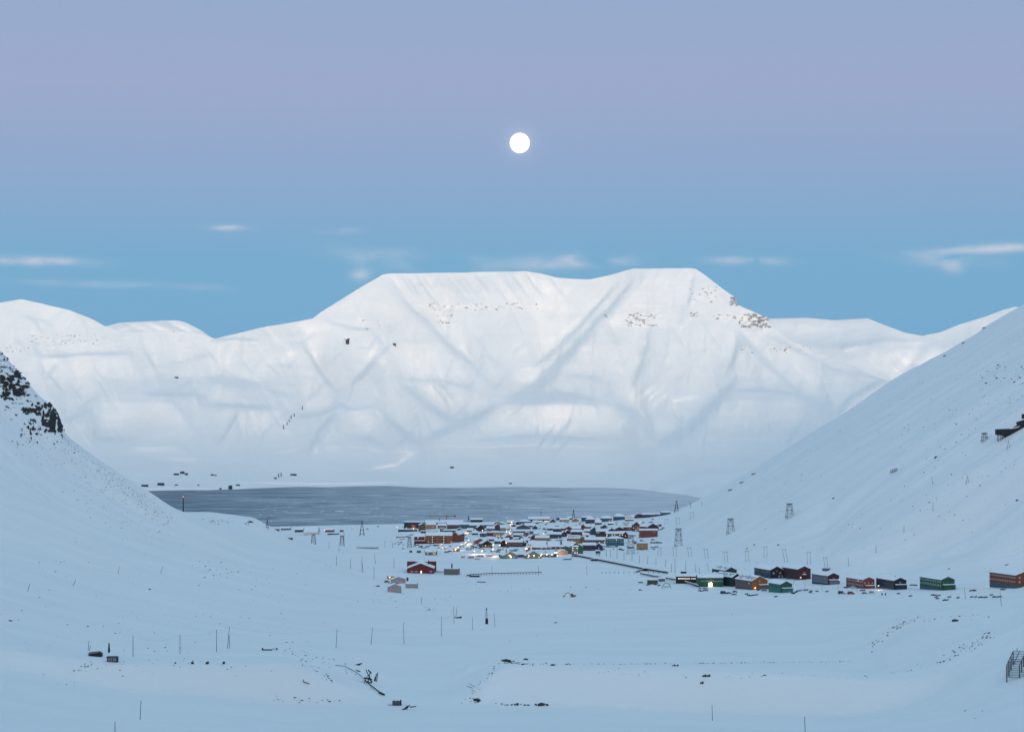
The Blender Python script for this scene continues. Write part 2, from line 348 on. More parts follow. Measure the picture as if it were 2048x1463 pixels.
def seg_dist(u, v, pts):
    d = np.full(u.shape, 1e9); par = np.zeros(u.shape); L0 = 0.0; LT = sum(math.dist(a, b) for a, b in zip(pts, pts[1:]))
    for (a, b), (c, e) in zip(pts, pts[1:]):
        du, dv = c-a, e-b; l2 = du*du+dv*dv
        t = np.clip(((u-a)*du+(v-b)*dv)/l2, 0, 1)
        q = np.hypot(u-a-t*du, v-b-t*dv); m = q < d
        d = np.where(m, q, d); par = np.where(m, (L0+t*math.sqrt(l2))/LT, par); L0 += math.sqrt(l2)
    return d, par
VG = np.arange(1031.0, 505.0, -1.0)
GU, GV = np.meshgrid(MU, VG)
QU, QV = GU+5*fbm(GU/60, GV/50, 4, 4), GV+4*fbm(GU/60+40, GV/50+9, 4, 6)
# slope towards the camera, degrees, as a field over the picture of the mountain
S = np.interp(GV, [530, 560, 600, 620, 650, 700, 760, 800, 860, 900, 940, 960, 975, 1020], [31, 33, 35, 34, 31, 28, 24, 21, 18, 14, 9, 6, 4, 2])
def blob(u0, v0, ru, rv, p=4):
    return np.exp(-(np.abs((QU-u0)/ru)**p+np.abs((QV-v0)/rv)**p))
def sm(x): return x*x*(3-2*x)
def trap(x0, x1, y0, x2, x3, y1, soft=8):
    """a steeper apron: top edge x0..x1 at row y0, bottom edge x2..x3 at row y1; bright below a crisp top edge"""
    t = np.clip((QV-y0)/(y1-y0), 0, 1)
    l = x0+(x2-x0)*t; r = x1+(x3-x1)*t
    m = sm(np.clip((QU-l)/18+0.5, 0, 1))*sm(np.clip((r-QU)/18+0.5, 0, 1))
    return m*sm(np.clip((QV-y0)/soft+0.5, 0, 1))*sm(np.clip((y1-QV)/(0.7*(y1-y0)), 0, 1))
for a in [(1004,1222,810,930,1280,885,15), (1450,1600,802,1415,1660,870,14), (700,745,816,650,760,890,14), (205,345,803,120,400,888,14), (482,566,822,430,590,892,12),
          (60,250,712,20,300,790,9), (470,640,672,430,640,740,7), (600,720,640,560,720,690,8), (740,880,690,700,900,760,6), (1130,1260,690,1060,1250,770,8), (1340,1440,650,1330,1440,740,5),
          (1640,1700,700,1650,1760,800,4), (270,350,892,230,400,915,9), (340,385,913,300,420,925,8), (960,1130,548,940,1150,640,3), (1290,1400,545,1280,1440,600,3), (1040,1075,735,1000,1075,785,13), (1300,1335,840,1290,1350,870,7)]:
    S = S+0.48*a[6]*trap(*a[:6])
for (u0, v0, ru, rv, a) in [(330,770,170,16,-5),(1060,893,180,3,3),(1500,878,120,6,3),(1480,905,140,5,3),(305,898,34,5,3),(350,917,40,4,2.5),(630,966,170,3,4),(920,614,90,4,3),(1290,640,70,12,2),(1505,640,48,12,3),(1290,610,40,3,4),(1056,752,30,16,2.5),(1680,720,60,20,-3)]:
    S = S+a*blob(u0, v0, ru, rv)
SLP = [([(1284,540),(1207,630),(1138,705),(1070,767),(1015,801)],9,-11),([(1254,545),(1172,637),(1111,698),(1040,760)],7,-8),([(1160,690),(1090,760),(1010,815)],26,-6),([(1000,805),(960,830),(919,849),(844,883)],11,-7),
       ([(783,561),(810,602),(878,671),(947,732),(1001,794)],13,-6),([(919,684),(960,725)],6,5),([(605,684),(639,739),(680,794)],6,-9),([(783,688),(742,732),(694,780)],7,-9),([(632,668),(600,684),(560,684)],5,-4),([(564,722),(595,690)],5,7),([(575,738),(590,715)],3,-5),
       ([(790,760),(837,794),(878,828),(925,848)],9,-9),([(858,760),(895,806)],4,9),([(878,765),(905,800)],4,-7),([(790,756),(880,762),(981,785)],9,-5),([(1001,797),(1100,792),(1215,797)],8,-9),([(1220,800),(1261,828),(1309,869)],8,-9),
       ([(1302,650),(1290,700),(1276,740),(1254,790)],11,-9),([(1254,807),(1290,850),(1312,890)],8,-6),([(1316,766),(1275,800)],3,6),([(1325,775),(1290,805)],3,6),([(1338,780),(1300,818)],3,5),([(1340,650),(1370,700),(1385,740)],7,-4),([(1222,640),(1235,700),(1250,760)],8,-4),
       ([(1487,753),(1425,807),(1377,855),(1323,885),(1290,905)],11,-9),([(1466,650),(1521,712),(1576,766),(1630,807),(1664,842)],7,-9),([(1480,678),(1466,725),(1440,760)],8,-7),([(1494,690),(1510,730)],5,4),([(1521,664),(1603,705),(1671,739),(1787,766)],5,-6),
       ([(1450,785),(1530,780),(1616,792)],8,-7),([(1610,790),(1650,815),(1668,838)],6,-6),([(1767,760),(1699,794),(1668,835)],5,-8),([(1780,770),(1715,800),(1680,832)],4,6),([(400,752),(516,770),(598,801)],13,-6),([(400,806),(480,812),(557,816)],7,-7),([(410,684),(470,676),(530,681)],3,-8),
       ([(475,828),(441,883)],5,-6),([(680,821),(640,860),(612,917)],9,-6),([(762,828),(810,869),(850,890)],7,-7),([(660,800),(700,818),(760,815)],6,-5),([(1125,748),(1207,762)],9,-4),([(960,705),(1015,735)],6,-5),([(1110,720),(1090,745)],5,4),
       ([(67,714),(160,708),(277,705)],3.5,-9),([(115,721),(91,761)],6,-4),([(285,788),(350,786),(416,790)],4,-7),([(147,822),(206,785)],5,-5),([(123,848),(190,806)],6,-6),([(186,880),(285,878)],8,-4),([(480,824),(432,892)],5,-6),([(300,740),(380,722),(440,700)],12,-4),
       ([(30,630),(80,640),(120,655)],8,-3),([(640,640),(700,655),(760,660)],4,-5),([(690,700),(660,725),(640,700)],5,-4),([(755,700),(770,740)],5,4),([(590,830),(640,828),(690,808)],6,-6),([(555,838),(520,880)],5,-4),([(930,880),(1100,872),(1250,880)],5,-4),([(1330,830),(1345,800),(1400,790)],6,5),([(700,870),(790,895)],6,-3),
       ([(1392,545),(1380,590),(1368,620)],5,-6),([(1405,560),(1425,600)],6,4),([(1440,580),(1462,615)],5,-5),([(1560,690),(1600,740),(1640,770)],9,3),([(540,905),(700,895),(830,905)],4,3),([(770,890),(822,905),(790,930),(720,940)],4,4),([(560,700),(520,740),(500,790)],9,3)]
NZ1 = fbm(GU/40, GV/30, 2, 3); NZ2 = fbm(GU/50, GV/36, 3, 5)
def sstroke(pts, wd, amp, k=1.0):
    xs_ = [q[0] for q in pts]; ys_ = [q[1] for q in pts]; m_ = 6*wd+30
    i0, i1 = np.searchsorted(MU, [min(xs_)-m_, max(xs_)+m_]); j0 = int(max(0, 1031-max(ys_)-m_)); j1 = int(min(len(VG), 1031-min(ys_)+m_))
    i1 = max(i1, i0+1)
    if j1 <= j0: return 0.0
    out_ = np.zeros_like(GU); sl_ = (slice(j0, j1), slice(i0, i1))
    out_[sl_] = _ss(QU[sl_], QV[sl_], pts, wd, amp, k, sl_); return out_
def _ss(QU, QV, pts, wd, amp, k, sl_):
    d, p = seg_dist(QU, QV, pts)
    sh_ = int(abs(amp)*37+wd*11) % 400
    wv = wd*(0.66+0.3*np.roll(NZ1, sh_, 1)[sl_])
    return 2.3*k*amp*(0.8+0.6*np.roll(NZ2, sh_, 1)[sl_])*np.exp(-(np.sqrt(d*d+2.0)-1.41)/wv)*np.clip(p/0.2, 0.1, 1)*np.clip((1-p)/0.3, 0.05, 1)
for pts, wd, amp in SLP: S = S+sstroke(pts, wd, amp)
rng = np.random.default_rng(3)
for k in range(26):      # flutes under the summit edge
    u0 = 790+k*13+rng.uniform(-5, 5); v0 = np.interp(u0, *zip(*RIDGE))+3; ln_ = rng.uniform(30, 80)
    if u0 > 1110: continue
    S = S+sstroke([(u0, v0), (u0+ln_*0.72, v0+ln_)], rng.uniform(1.6, 3.2), rng.choice([-1, -1, 1])*rng.uniform(3, 8))
for k in range(300):      # fine runnels and drifts everywhere on the faces
    u0 = rng.uniform(-80, 1760); v0 = rng.uniform(600, 860); ln_ = rng.uniform(18, 70); sl = rng.uniform(-1.1, 1.1)
    S = S+sstroke([(u0, v0), (u0+ln_*sl, v0+ln_)], rng.uniform(1.2, 5), rng.choice([-1, -1, 1])*rng.uniform(1, 3.6))
S = S*(1+0.07*fbm(GU/160, GV/12, 4, 1))
SP = ([530, 560, 600, 620, 650, 700, 760, 800, 860, 900, 940, 960, 975, 1030], [31, 33, 34, 33, 31, 28, 25, 22, 18, 14, 9, 6, 4, 3])
S0 = np.interp(GV, *SP)
S = np.clip(S, np.maximum(2.5, S0*0.5), 43)
VT = np.arange(1025.0, 520.0, -0.5)
YT = [8050.0]
for v in VT[1:]:
    YT.append(YT[-1]+0.5*YT[-1]/(F*(math.tan(math.radians(np.interp(v, *SP)))-(HV-v)/F)) if v < 975 else 8050.0)
YT = np.array(YT)
Y0 = np.interp(-MVr, -VT, YT); Ysh = F*CAMZ/(shv-HV)
Yf = Y0+(Ysh-Y0[0])[None, :]*np.exp(-(shv[None, :]-MVr)/70)
# relief whose slopes towards the camera follow the slope map: solved as one smooth surface
g_ = 1/np.tan(np.radians(S))-1/np.tan(np.radians(S0)); g_ = g_*np.clip((985-GV)/25, 0, 1)
G2 = np.concatenate([g_, -g_[::-1]], 0); G2 = np.concatenate([G2, G2[:, ::-1]], 1)
dz_, dx_ = 2.1, 4.2
oz = 2*np.pi*np.fft.fftfreq(G2.shape[0], dz_)[:, None]; ox = 2*np.pi*np.fft.fftfreq(G2.shape[1], dx_)[None, :]
Hf = 1j*(-0.22*ox+oz)
sol = np.real(np.fft.ifft2(np.conj(Hf)*np.fft.fft2(G2)/(np.abs(Hf)**2+(1/230)**2+0.03*ox**2)))[:g_.shape[0], :g_.shape[1]]
drift = np.zeros_like(Yf)
for i in range(NU):
    drift[:, i] = np.interp(-MVr[:, i], -VG, sol[:, i])
Yf = Yf+RELK*drift
# ridges (+) and gullies (-) as spurs pushed towards or away from the camera
QU, QV = MUU+4*fbm(MUU/60, MVr/60, 3, 4), MVr+4*fbm(MUU/60+40, MVr/60+9, 3, 6)
def stroke(pts, wd, amp, t0=0.0, t1=0.25):
    d, p = seg_dist(QU, QV, pts)
    wv = wd*(0.6+0.8*p)
    env = np.clip(p/max(t1, 1e-3), 0, 1)*np.clip((1-p)/0.2, 0, 1)
    return -amp*np.exp(-(np.sqrt(d*d+3.0)-1.73)/(wv*.95))*env
rel = np.zeros_like(Yf)
STR = [([(1292,538),(1190,640),(1085,745),(1010,800),(940,850),(880,885)],20,-85),([(1268,538),(1160,645),(1060,748)],8,-30),([(1240,548),(1150,640),(1080,700)],8,22),([(1310,540),(1220,640),(1120,740)],12,45),
       ([(779,579),(867,647),(936,719),(987,760),(1015,790)],15,-70),([(840,590),(900,640),(960,700),(1000,750)],14,32),([(760,552),(800,620),(850,680),(880,720)],16,40),
       ([(611,690),(640,735),(670,780),(690,800)],9,-55),([(765,685),(724,749),(690,800)],10,-60),([(590,690),(575,720),(560,745)],7,26),([(632,655),(600,690),(580,720)],7,-28),([(690,640),(690,700),(685,770)],20,60),
       ([(598,740),(640,760),(680,800)],7,-24),([(740,690),(700,700),(670,670)],6,-15),([(827,765),(880,805),(922,842),(950,860)],10,-55),([(848,752),(875,780),(905,812)],5,32),([(870,745),(890,770),(912,800)],5,-22),([(890,750),(915,778)],5,18),
       ([(1313,640),(1300,700),(1278,760),(1262,810),(1290,860),(1310,890)],13,-70),([(1345,650),(1330,740),(1310,800),(1275,815)],12,30),([(1262,650),(1255,720),(1250,780)],18,42),([(1275,795),(1310,760),(1330,740)],4,22),([(1285,812),(1315,775)],4,18),
       ([(1490,745),(1440,800),(1400,835),(1345,872),(1300,895)],11,-60),([(1385,640),(1395,700),(1405,770)],22,48),([(1463,660),(1475,690),(1450,735)],10,-38),([(1495,660),(1490,700),(1500,740)],10,24),
       ([(1470,655),(1520,705),(1562,750),(1610,800),(1652,840)],12,-65),([(1520,655),(1580,700),(1640,750),(1660,800)],14,40),([(1660,705),(1720,735),(1795,765)],8,-20),([(1598,800),(1630,820),(1655,832)],6,-22),
       ([(1655,835),(1690,800),(1730,770)],6,-25),([(1222,808),(1250,840),(1290,870)],9,-35),([(1410,850),(1425,820)],5,15),
       ([(731,812),(790,850),(840,868),(900,880)],8,-40),([(660,830),(640,860),(615,900)],10,-40),([(745,830),(770,850),(798,870)],5,20),([(760,800),(775,820)],8,15),([(860,805),(900,835),(930,850)],14,30),
       ([(190,800),(160,830),(140,860)],10,-45),([(570,820),(545,850),(500,890)],8,-26),([(120,715),(100,740),(70,770)],8,-20),([(480,665),(510,690),(530,720)],8,-22),([(430,680),(330,740),(210,800),(150,850)],30,-60),([(300,660),(260,700),(150,740)],30,30),
       ([(540,660),(520,700),(470,760)],22,35),([(1460,592),(1478,640),(1510,690)],10,22),([(1385,540),(1375,580),(1372,620)],6,-24),([(1410,555),(1405,590),(1400,620)],8,20),([(1425,580),(1450,610)],6,-14)]
for pts, wd, amp in STR: rel = rel+stroke(pts, wd, amp)*0.2
mw = np.clip((shv[None, :]-MVr-25)/60, 0, 1)*np.clip((MVr-rdv[None, :])/10, 0, 1)
rel = rel+mw*(5*fbm(MUU/80, MVr/110, 3, 5, 0.5)+1.5*fbm(MUU/10, MVr/26, 3, 2))
qx = MUU+28*fbm(MUU/70, MVr/60, 3, 3); 
rdg = np.abs(fbm(qx/34, MVr/100, 2, 4))+0.45*np.abs(fbm(qx/13, MVr/46, 2, 6))
rel = rel-mw*9*(rdg-0.3)*np.clip((shv[None, :]-MVr-60)/60, 0, 1)
cl = blob(920,614,90,6)+blob(1290,640,60,18)+blob(1505,640,46,15)+blob(1440,636,26,6)+blob(895,641,22,12)+0.6*blob(150,690,130,14)+0.5*blob(1380,590,30,30)
rel = rel+cl*6*fbm(MUU/4.5, MVr/3.5, 3, 7)
rel = rel
Yf = Yf+rel
Pm = np.stack([(MUU-CX)*Yf/F, Yf, CAMZ-(MVr-HV)*Yf/F], -1)
# the far side of the ridge falls away again
back = []
for k in range(1, 9):
    q = Pm[-1].copy(); dd = k*260.0
    q[:, 1] += dd; q[:, 0] += (MU-CX)*dd/F; q[:, 2] = q[:, 2]+0.0*dd-(dd*0.02 if k < 3 else dd*0.02+(dd-520)*0.45)
    back.append(q)
under = Pm[0].copy(); under[:, 1] -= 60; under[:, 0] -= (MU-CX)*60/F; under[:, 2] = -4
Pm = np.concatenate([under[None], Pm, np.array(back)], 0)
tag(link("mountain", grid_mesh("mountain", Pm, SNOW_FAR)), kind='structure')
def far_hit(u, v):
    i = int(np.clip(round((u-MU[0])/2), 0, NU-1)); j = int(np.argmin(np.abs(MVr[:, i]-v)))
    Y = Yf[j, i]; return (u-CX)*Y/F, Y, CAMZ-(v-HV)*Y/F

def back_ridge(name, crest, foot_v, y0, slope_deg, bumps):
    """a further snow mountain given by its crest line in the photo"""
    us = np.arange(crest[0][0], crest[-1][0]+1, 3.0)
    cv = np.interp(us, *zip(*crest)); n = 120
    t = np.linspace(0, 1, n)[:, None]; V = foot_v*(1-t)+cv[None, :]*t; U = np.broadcast_to(us, V.shape)
    Yb = np.zeros_like(V); Yb[0] = y0
    Sx = slope_deg+0*V
    for (u0, v0, ru, rv, a) in bumps: Sx = Sx+a*np.exp(-((U-u0)/ru)**2-((V-v0)/rv)**2)
    for i in range(1, n):
        den = np.tan(np.radians(Sx[i]))-(HV-V[i])/F
        Yb[i] = Yb[i-1]+(V[i-1]-V[i])*Yb[i-1]/(F*np.maximum(den, 0.03))
    Yb = Yb+30*fbm(U/70, V/60, 3, 3)+4*fbm(U/14, V/16, 2, 1)
    return U, V, Yb
def finish_ridge(name, U, V, Yb):
    Pq = np.stack([(U-CX)*Yb/F, Yb, CAMZ-(V-HV)*Yb/F], -1)
    bk = []
    for k in range(1, 5):
        q = Pq[-1].copy(); q[:, 1] += k*500; q[:, 0] += (U[0]-CX)*k*500/F; q[:, 2] -= k*k*60; bk.append(q)
    tag(link(name, grid_mesh(name, np.concatenate([Pq, np.array(bk)], 0), SNOW_FAR)), kind='structure')
U, V, Yb = back_ridge("m", [(150,665),(216,651),(240,645),(300,642),(345,640),(360,641),(375,646),(400,659),(418,671),(436,684),(480,720)], 740.0, 12500.0, 20.0, [(340,655,60,10,10),(260,655,40,8,5)])
for a, b, c, d, amp in [(250,645,300,668,30),(300,643,340,660,-40),(335,642,380,668,50),(262,650,230,660,-25)]:
    dd, p = seg_dist(U, V, [(a, b), (c, d)]); Yb = Yb+amp*0.5*np.exp(-(dd/6)**2)
finish_ridge("mountain", U, V, Yb)
U, V, Yb = back_ridge("m", [(1440,640),(1530,637),(1580,636),(1612,635),(1670,640),(1700,638),(1735,636),(1770,650),(1810,665),(1845,671),(1880,664),(1920,648),(1970,633),(2010,618),(2030,613),(2048,615),(2200,600),(2400,640)], 800.0, 11800.0, 19.0,
                            [(1620,655,120,14,9),(1700,690,140,8,-7),(1780,720,90,28,14),(1980,640,90,18,5),(1900,690,120,10,-4)])
for pts, wd, amp in [([(1690,695),(1760,684),(1850,683)],7,70),([(1715,697),(1760,740),(1790,760)],7,-60),([(1745,690),(1790,735)],6,45),([(1775,688),(1820,740)],6,-45),([(1810,686),(1830,720)],6,40),([(1840,690),(1800,760)],10,-70),([(1870,690),(1830,740)],10,50),([(1930,680),(1840,760)],12,-60),([(2040,640),(1900,700)],14,60)]:
    dd, p = seg_dist(U, V, pts); Yb = Yb-amp*0.35*np.exp(-(dd/wd)**2)
finish_ridge("mountain", U, V, Yb)

# ------------------------------------------------------------------ moon
MD = 90000.0
bm = bmesh.new(); bmesh.ops.create_uvsphere(bm, u_segments=48, v_segments=24, radius=20.1*MD/F)
me = bpy.data.meshes.new("moon"); bm.to_mesh(me); bm.free()
for p in me.polygons: p.use_smooth = True
m, t, b = new_mat("moon_glow")
n = t.nodes.new("ShaderNodeTexNoise"); n.inputs['Scale'].default_value = 0.0012; c = t.nodes.new("ShaderNodeTexCoord"); t.links.new(c.outputs['Object'], n.inputs['Vector'])
r_ = t.nodes.new("ShaderNodeMapRange"); r_.inputs[3].default_value = 1.25; r_.inputs[4].default_value = 1.7; t.links.new(n.outputs[0], r_.inputs[0])
b.inputs['Base Color'].default_value = (0.1, 0.1, 0.1, 1); b.inputs['Emission Color'].default_value = (1.0, 0.97, 0.9, 1); t.links.new(r_.outputs[0], b.inputs['Emission Strength'])
me.materials.append(m)
o = link("moon", me, loc=tuple(W(1039.5, 286, MD)))
tag(o, "full white moon in the violet sky above the flat-topped mountain", "moon")

# ------------------------------------------------------------------ mesh collector
class MB:
    def __init__(s): s.v = []; s.f = []; s.m = []; s.mats = []
    def mi(s, mat):
        if mat not in s.mats: s.mats.append(mat)
        return s.mats.index(mat)
    def poly(s, verts, faces, mat):
        k = len(s.v); s.v += [tuple(map(float, p)) for p in verts]
        i = s.mi(mat)
        for f in faces: s.f.append(tuple(k+j for j in f)); s.m.append(i)
        return s
    def box(s, x0, x1, y0, y1, z0, z1, mat):
        return s.poly([(x0,y0,z0),(x1,y0,z0),(x1,y1,z0),(x0,y1,z0),(x0,y0,z1),(x1,y0,z1),(x1,y1,z1),(x0,y1,z1)],
                      [(0,3,2,1),(4,5,6,7),(0,1,5,4),(1,2,6,5),(2,3,7,6),(3,0,4,7)], mat)
    def bar(s, a, b, r, mat, r2=None, n=4):
        a = Vector(a); b = Vector(b); d = (b-a)
        if d.length < 1e-6: return s
        z = d.normalized(); x = z.orthogonal().normalized(); y = z.cross(x); r2 = r if r2 is None else r2
        vs_ = [a+(x*math.cos(2*math.pi*(i+.5)/n)+y*math.sin(2*math.pi*(i+.5)/n))*r for i in range(n)]
        vs_ += [b+(x*math.cos(2*math.pi*(i+.5)/n)+y*math.sin(2*math.pi*(i+.5)/n))*r2 for i in range(n)]
        return s.poly(vs_, [(i, (i+1) % n, n+(i+1) % n, n+i) for i in range(n)]+[tuple(range(n))[::-1], tuple(range(n, 2*n))], mat)
    def build(s, name, parent=None, loc=None, rotz=0.0):
        me = bpy.data.meshes.new(name); me.from_pydata(s.v, [], s.f); me.update()
        for m in s.mats: me.materials.append(m)
        me.polygons.foreach_set("material_index", s.m)
        return link(name, me, parent, loc, rotz)

def paint(name, rgb):
    """weathered boarded wall: vertical boards, streaks of wear"""
    m, t, b = new_mat(name); nd, ln = t.nodes.new, t.links.new
    c = nd("ShaderNodeTexCoord")
    wv = nd("ShaderNodeTexWave"); wv.bands_direction = 'DIAGONAL'; wv.inputs['Scale'].default_value = 1.6; wv.inputs['Distortion'].default_value = 0.4; ln(c.outputs['Object'], wv.inputs['Vector'])
    n = nd("ShaderNodeTexNoise"); n.inputs['Scale'].default_value = 0.5; n.inputs['Detail'].default_value = 6; n.inputs['Roughness'].default_value = 0.7; ln(c.outputs['Object'], n.inputs['Vector'])
    mp = nd("ShaderNodeMapRange"); mp.inputs[1].default_value = 0.3; mp.inputs[2].default_value = 0.7; mp.inputs[3].default_value = 0.7; mp.inputs[4].default_value = 1.2; ln(n.outputs[0], mp.inputs[0])
    x = nd("ShaderNodeMix"); x.data_type = 'RGBA'; x.blend_type = 'MULTIPLY'; x.inputs[0].default_value = 1; x.inputs[6].default_value = (*rgb, 1); ln(mp.outputs[0], x.inputs[7])
    ln(x.outputs[2], b.inputs['Base Color']); b.inputs['Roughness'].default_value = 0.8
    bp = nd("ShaderNodeBump"); bp.inputs['Strength'].default_value = 0.5; bp.inputs['Distance'].default_value = 0.05; ln(wv.outputs[0], bp.inputs['Height']); ln(bp.outputs[0], b.inputs['Normal'])
    return m
PC = dict(red=(.16,.02,.022), darkred=(.075,.014,.02), maroon=(.055,.016,.026), brick=(.21,.05,.045), navy=(.018,.03,.065), blue=(.02,.045,.16), black=(.016,.014,.018), teal=(.035,.11,.15), dteal=(.02,.055,.075),
          green=(.018,.095,.06), dgreen=(.015,.045,.045), jade=(.035,.17,.15), sage=(.14,.21,.20), olive=(.055,.10,.055), tan=(.34,.21,.11), brown=(.16,.075,.04), orange=(.30,.09,.025), rust=(.20,.055,.022), greybrown=(.12,.10,.10),
          pink=(.38,.31,.32), grey=(.17,.18,.19), slate=(.07,.085,.11), stone=(.16,.17,.21), purple=(.10,.05,.085), peach=(.50,.30,.22), beige=(.30,.26,.20), white=(.62,.62,.62), plum=(.13,.05,.065), conc=(.15,.145,.135), lag=(.05,.10,.14))
PM = {k: paint("paint_"+k, v) for k, v in PC.items()}
TRIM_W = plain("trim_white", (.55,.55,.55), 0.6, 0.08); TRIM_D = plain("trim_dark", (.03,.03,.035), 0.7, 0.2)
STEEL = plain("galvanised_steel", (.16,.17,.18), 0.5, 0.25, 1.2, 0.5); WOOD = plain("grey_timber", (.055,.05,.048), 0.9, 0.35, 0.8); WOOD_D = plain("tarred_timber", (.02,.02,.022), 0.9, 0.4, 0.8)
RUST = plain("rusty_iron", (.07,.04,.03), 0.85, 0.4, 1.0)
def glass(name, col, rough=0.12):
    m, t, b = new_mat(name); b.inputs['Base Color'].default_value = (*col, 1); b.inputs['Roughness'].default_value = rough
    n = t.nodes.new("ShaderNodeTexNoise"); n.inputs['Scale'].default_value = 3; bp = t.nodes.new("ShaderNodeBump"); bp.inputs['Strength'].default_value = 0.08
    t.links.new(n.outputs[0], bp.inputs['Height']); t.links.new(bp.outputs[0], b.inputs['Normal'])
    return m
PANE = glass("dark_pane", (.03,.04,.055)); PANE_L = glass("pale_pane", (.20,.25,.30), 0.3)
def glow_mat(name, col, st):
    m, t, b = new_mat(name); b.inputs['Base Color'].default_value = (*col, 1); b.inputs['Emission Color'].default_value = (*col, 1)
    n = t.nodes.new("ShaderNodeTexNoise"); n.inputs['Scale'].default_value = 0.9; c = t.nodes.new("ShaderNodeTexCoord"); t.links.new(c.outputs['Object'], n.inputs['Vector'])
    r = t.nodes.new("ShaderNodeMapRange"); r.inputs[3].default_value = st*0.6; r.inputs[4].default_value = st*1.4; t.links.new(n.outputs[0], r.inputs[0]); t.links.new(r.outputs[0], b.inputs['Emission Strength'])
    return m
LIT = glow_mat("lit_pane", (1.0, .62, .22), 1.6); LIT_W = glow_mat("lit_white_pane", (1.0, .86, .62), 1.5); LAMP = glow_mat("lamp_glass", (1.0, .66, .32), 3.6); LAMP_R = glow_mat("red_lamp_glass", (1.0, .12, .08), 4.0)

_wm = {}
def window_mesh(kind, trim):
    """1 x 1 m window in the xz plane facing -y; frame proud of a recessed pane"""
    k = (kind, trim)
    if k not in _wm:
        b = MB(); t = TRIM_W if trim else TRIM_D; t = t if kind != 'bare' else TRIM_D
        p = {'dark': PANE, 'pale': PANE_L, 'lit': LIT, 'litw': LIT_W}.get(kind, PANE)
        for (x0, x1, z0, z1) in ((-.5,-.4,0,1),(.4,.5,0,1),(-.4,.4,.9,1),(-.4,.4,0,.1),(-.04,.04,.1,.9)): b.box(x0, x1, -.12, 0.02, z0, z1, t)
        b.poly([(-.4,-.05,.1),(.4,-.05,.1),(.4,-.05,.9),(-.4,-.05,.9)], [(0,1,2,3)], p)
        me = bpy.data.meshes.new("window"); me.from_pydata(b.v, [], b.f); me.update()
        for m in b.mats: me.materials.append(m)
        me.polygons.foreach_set("material_index", b.m); _wm[k] = me
    return _wm[k]
hrng = random.Random(11)
def add_windows(par, side, rows, cols, Wd, Dp, z0, hh, lit=0.0, kind='pale', trim=1, wsz=None, span=(0.0, 1.0), litset=None):
    """rows x cols of windows on one face: f front(-y), l left(-x), r right(+x)"""
    Ln = Wd if side == 'f' else Dp
    for r in range(rows):
        for c in range(cols):
            t = span[0]+(span[1]-span[0])*(c+0.5)/cols
            ww = wsz[0] if wsz else min(1.6, 0.55*Ln*(span[1]-span[0])/cols); wh = wsz[1] if wsz else min(1.7, 0.5*hh/rows)
            zz_ = z0+hh*(r+0.5)/rows-wh/2
            on = ((r, c) in litset) if litset is not None else hrng.random() < lit
            k = ('lit' if hrng.random() < .75 else 'litw') if on else kind
            o = bpy.data.objects.new("window", window_mesh(k, trim)); COL.objects.link(o); o.parent = par
            o.scale = (ww, 1, wh)
            if side == 'f': o.location = (-Wd/2+t*Wd, -.004, zz_)
            elif side == 'l': o.location = (-Wd/2-.004, Dp*(1-t), zz_); o.rotation_euler = (0, 0, -math.pi/2)
            else: o.location = (Wd/2+.004, Dp*t, zz_); o.rotation_euler = (0, 0, math.pi/2)

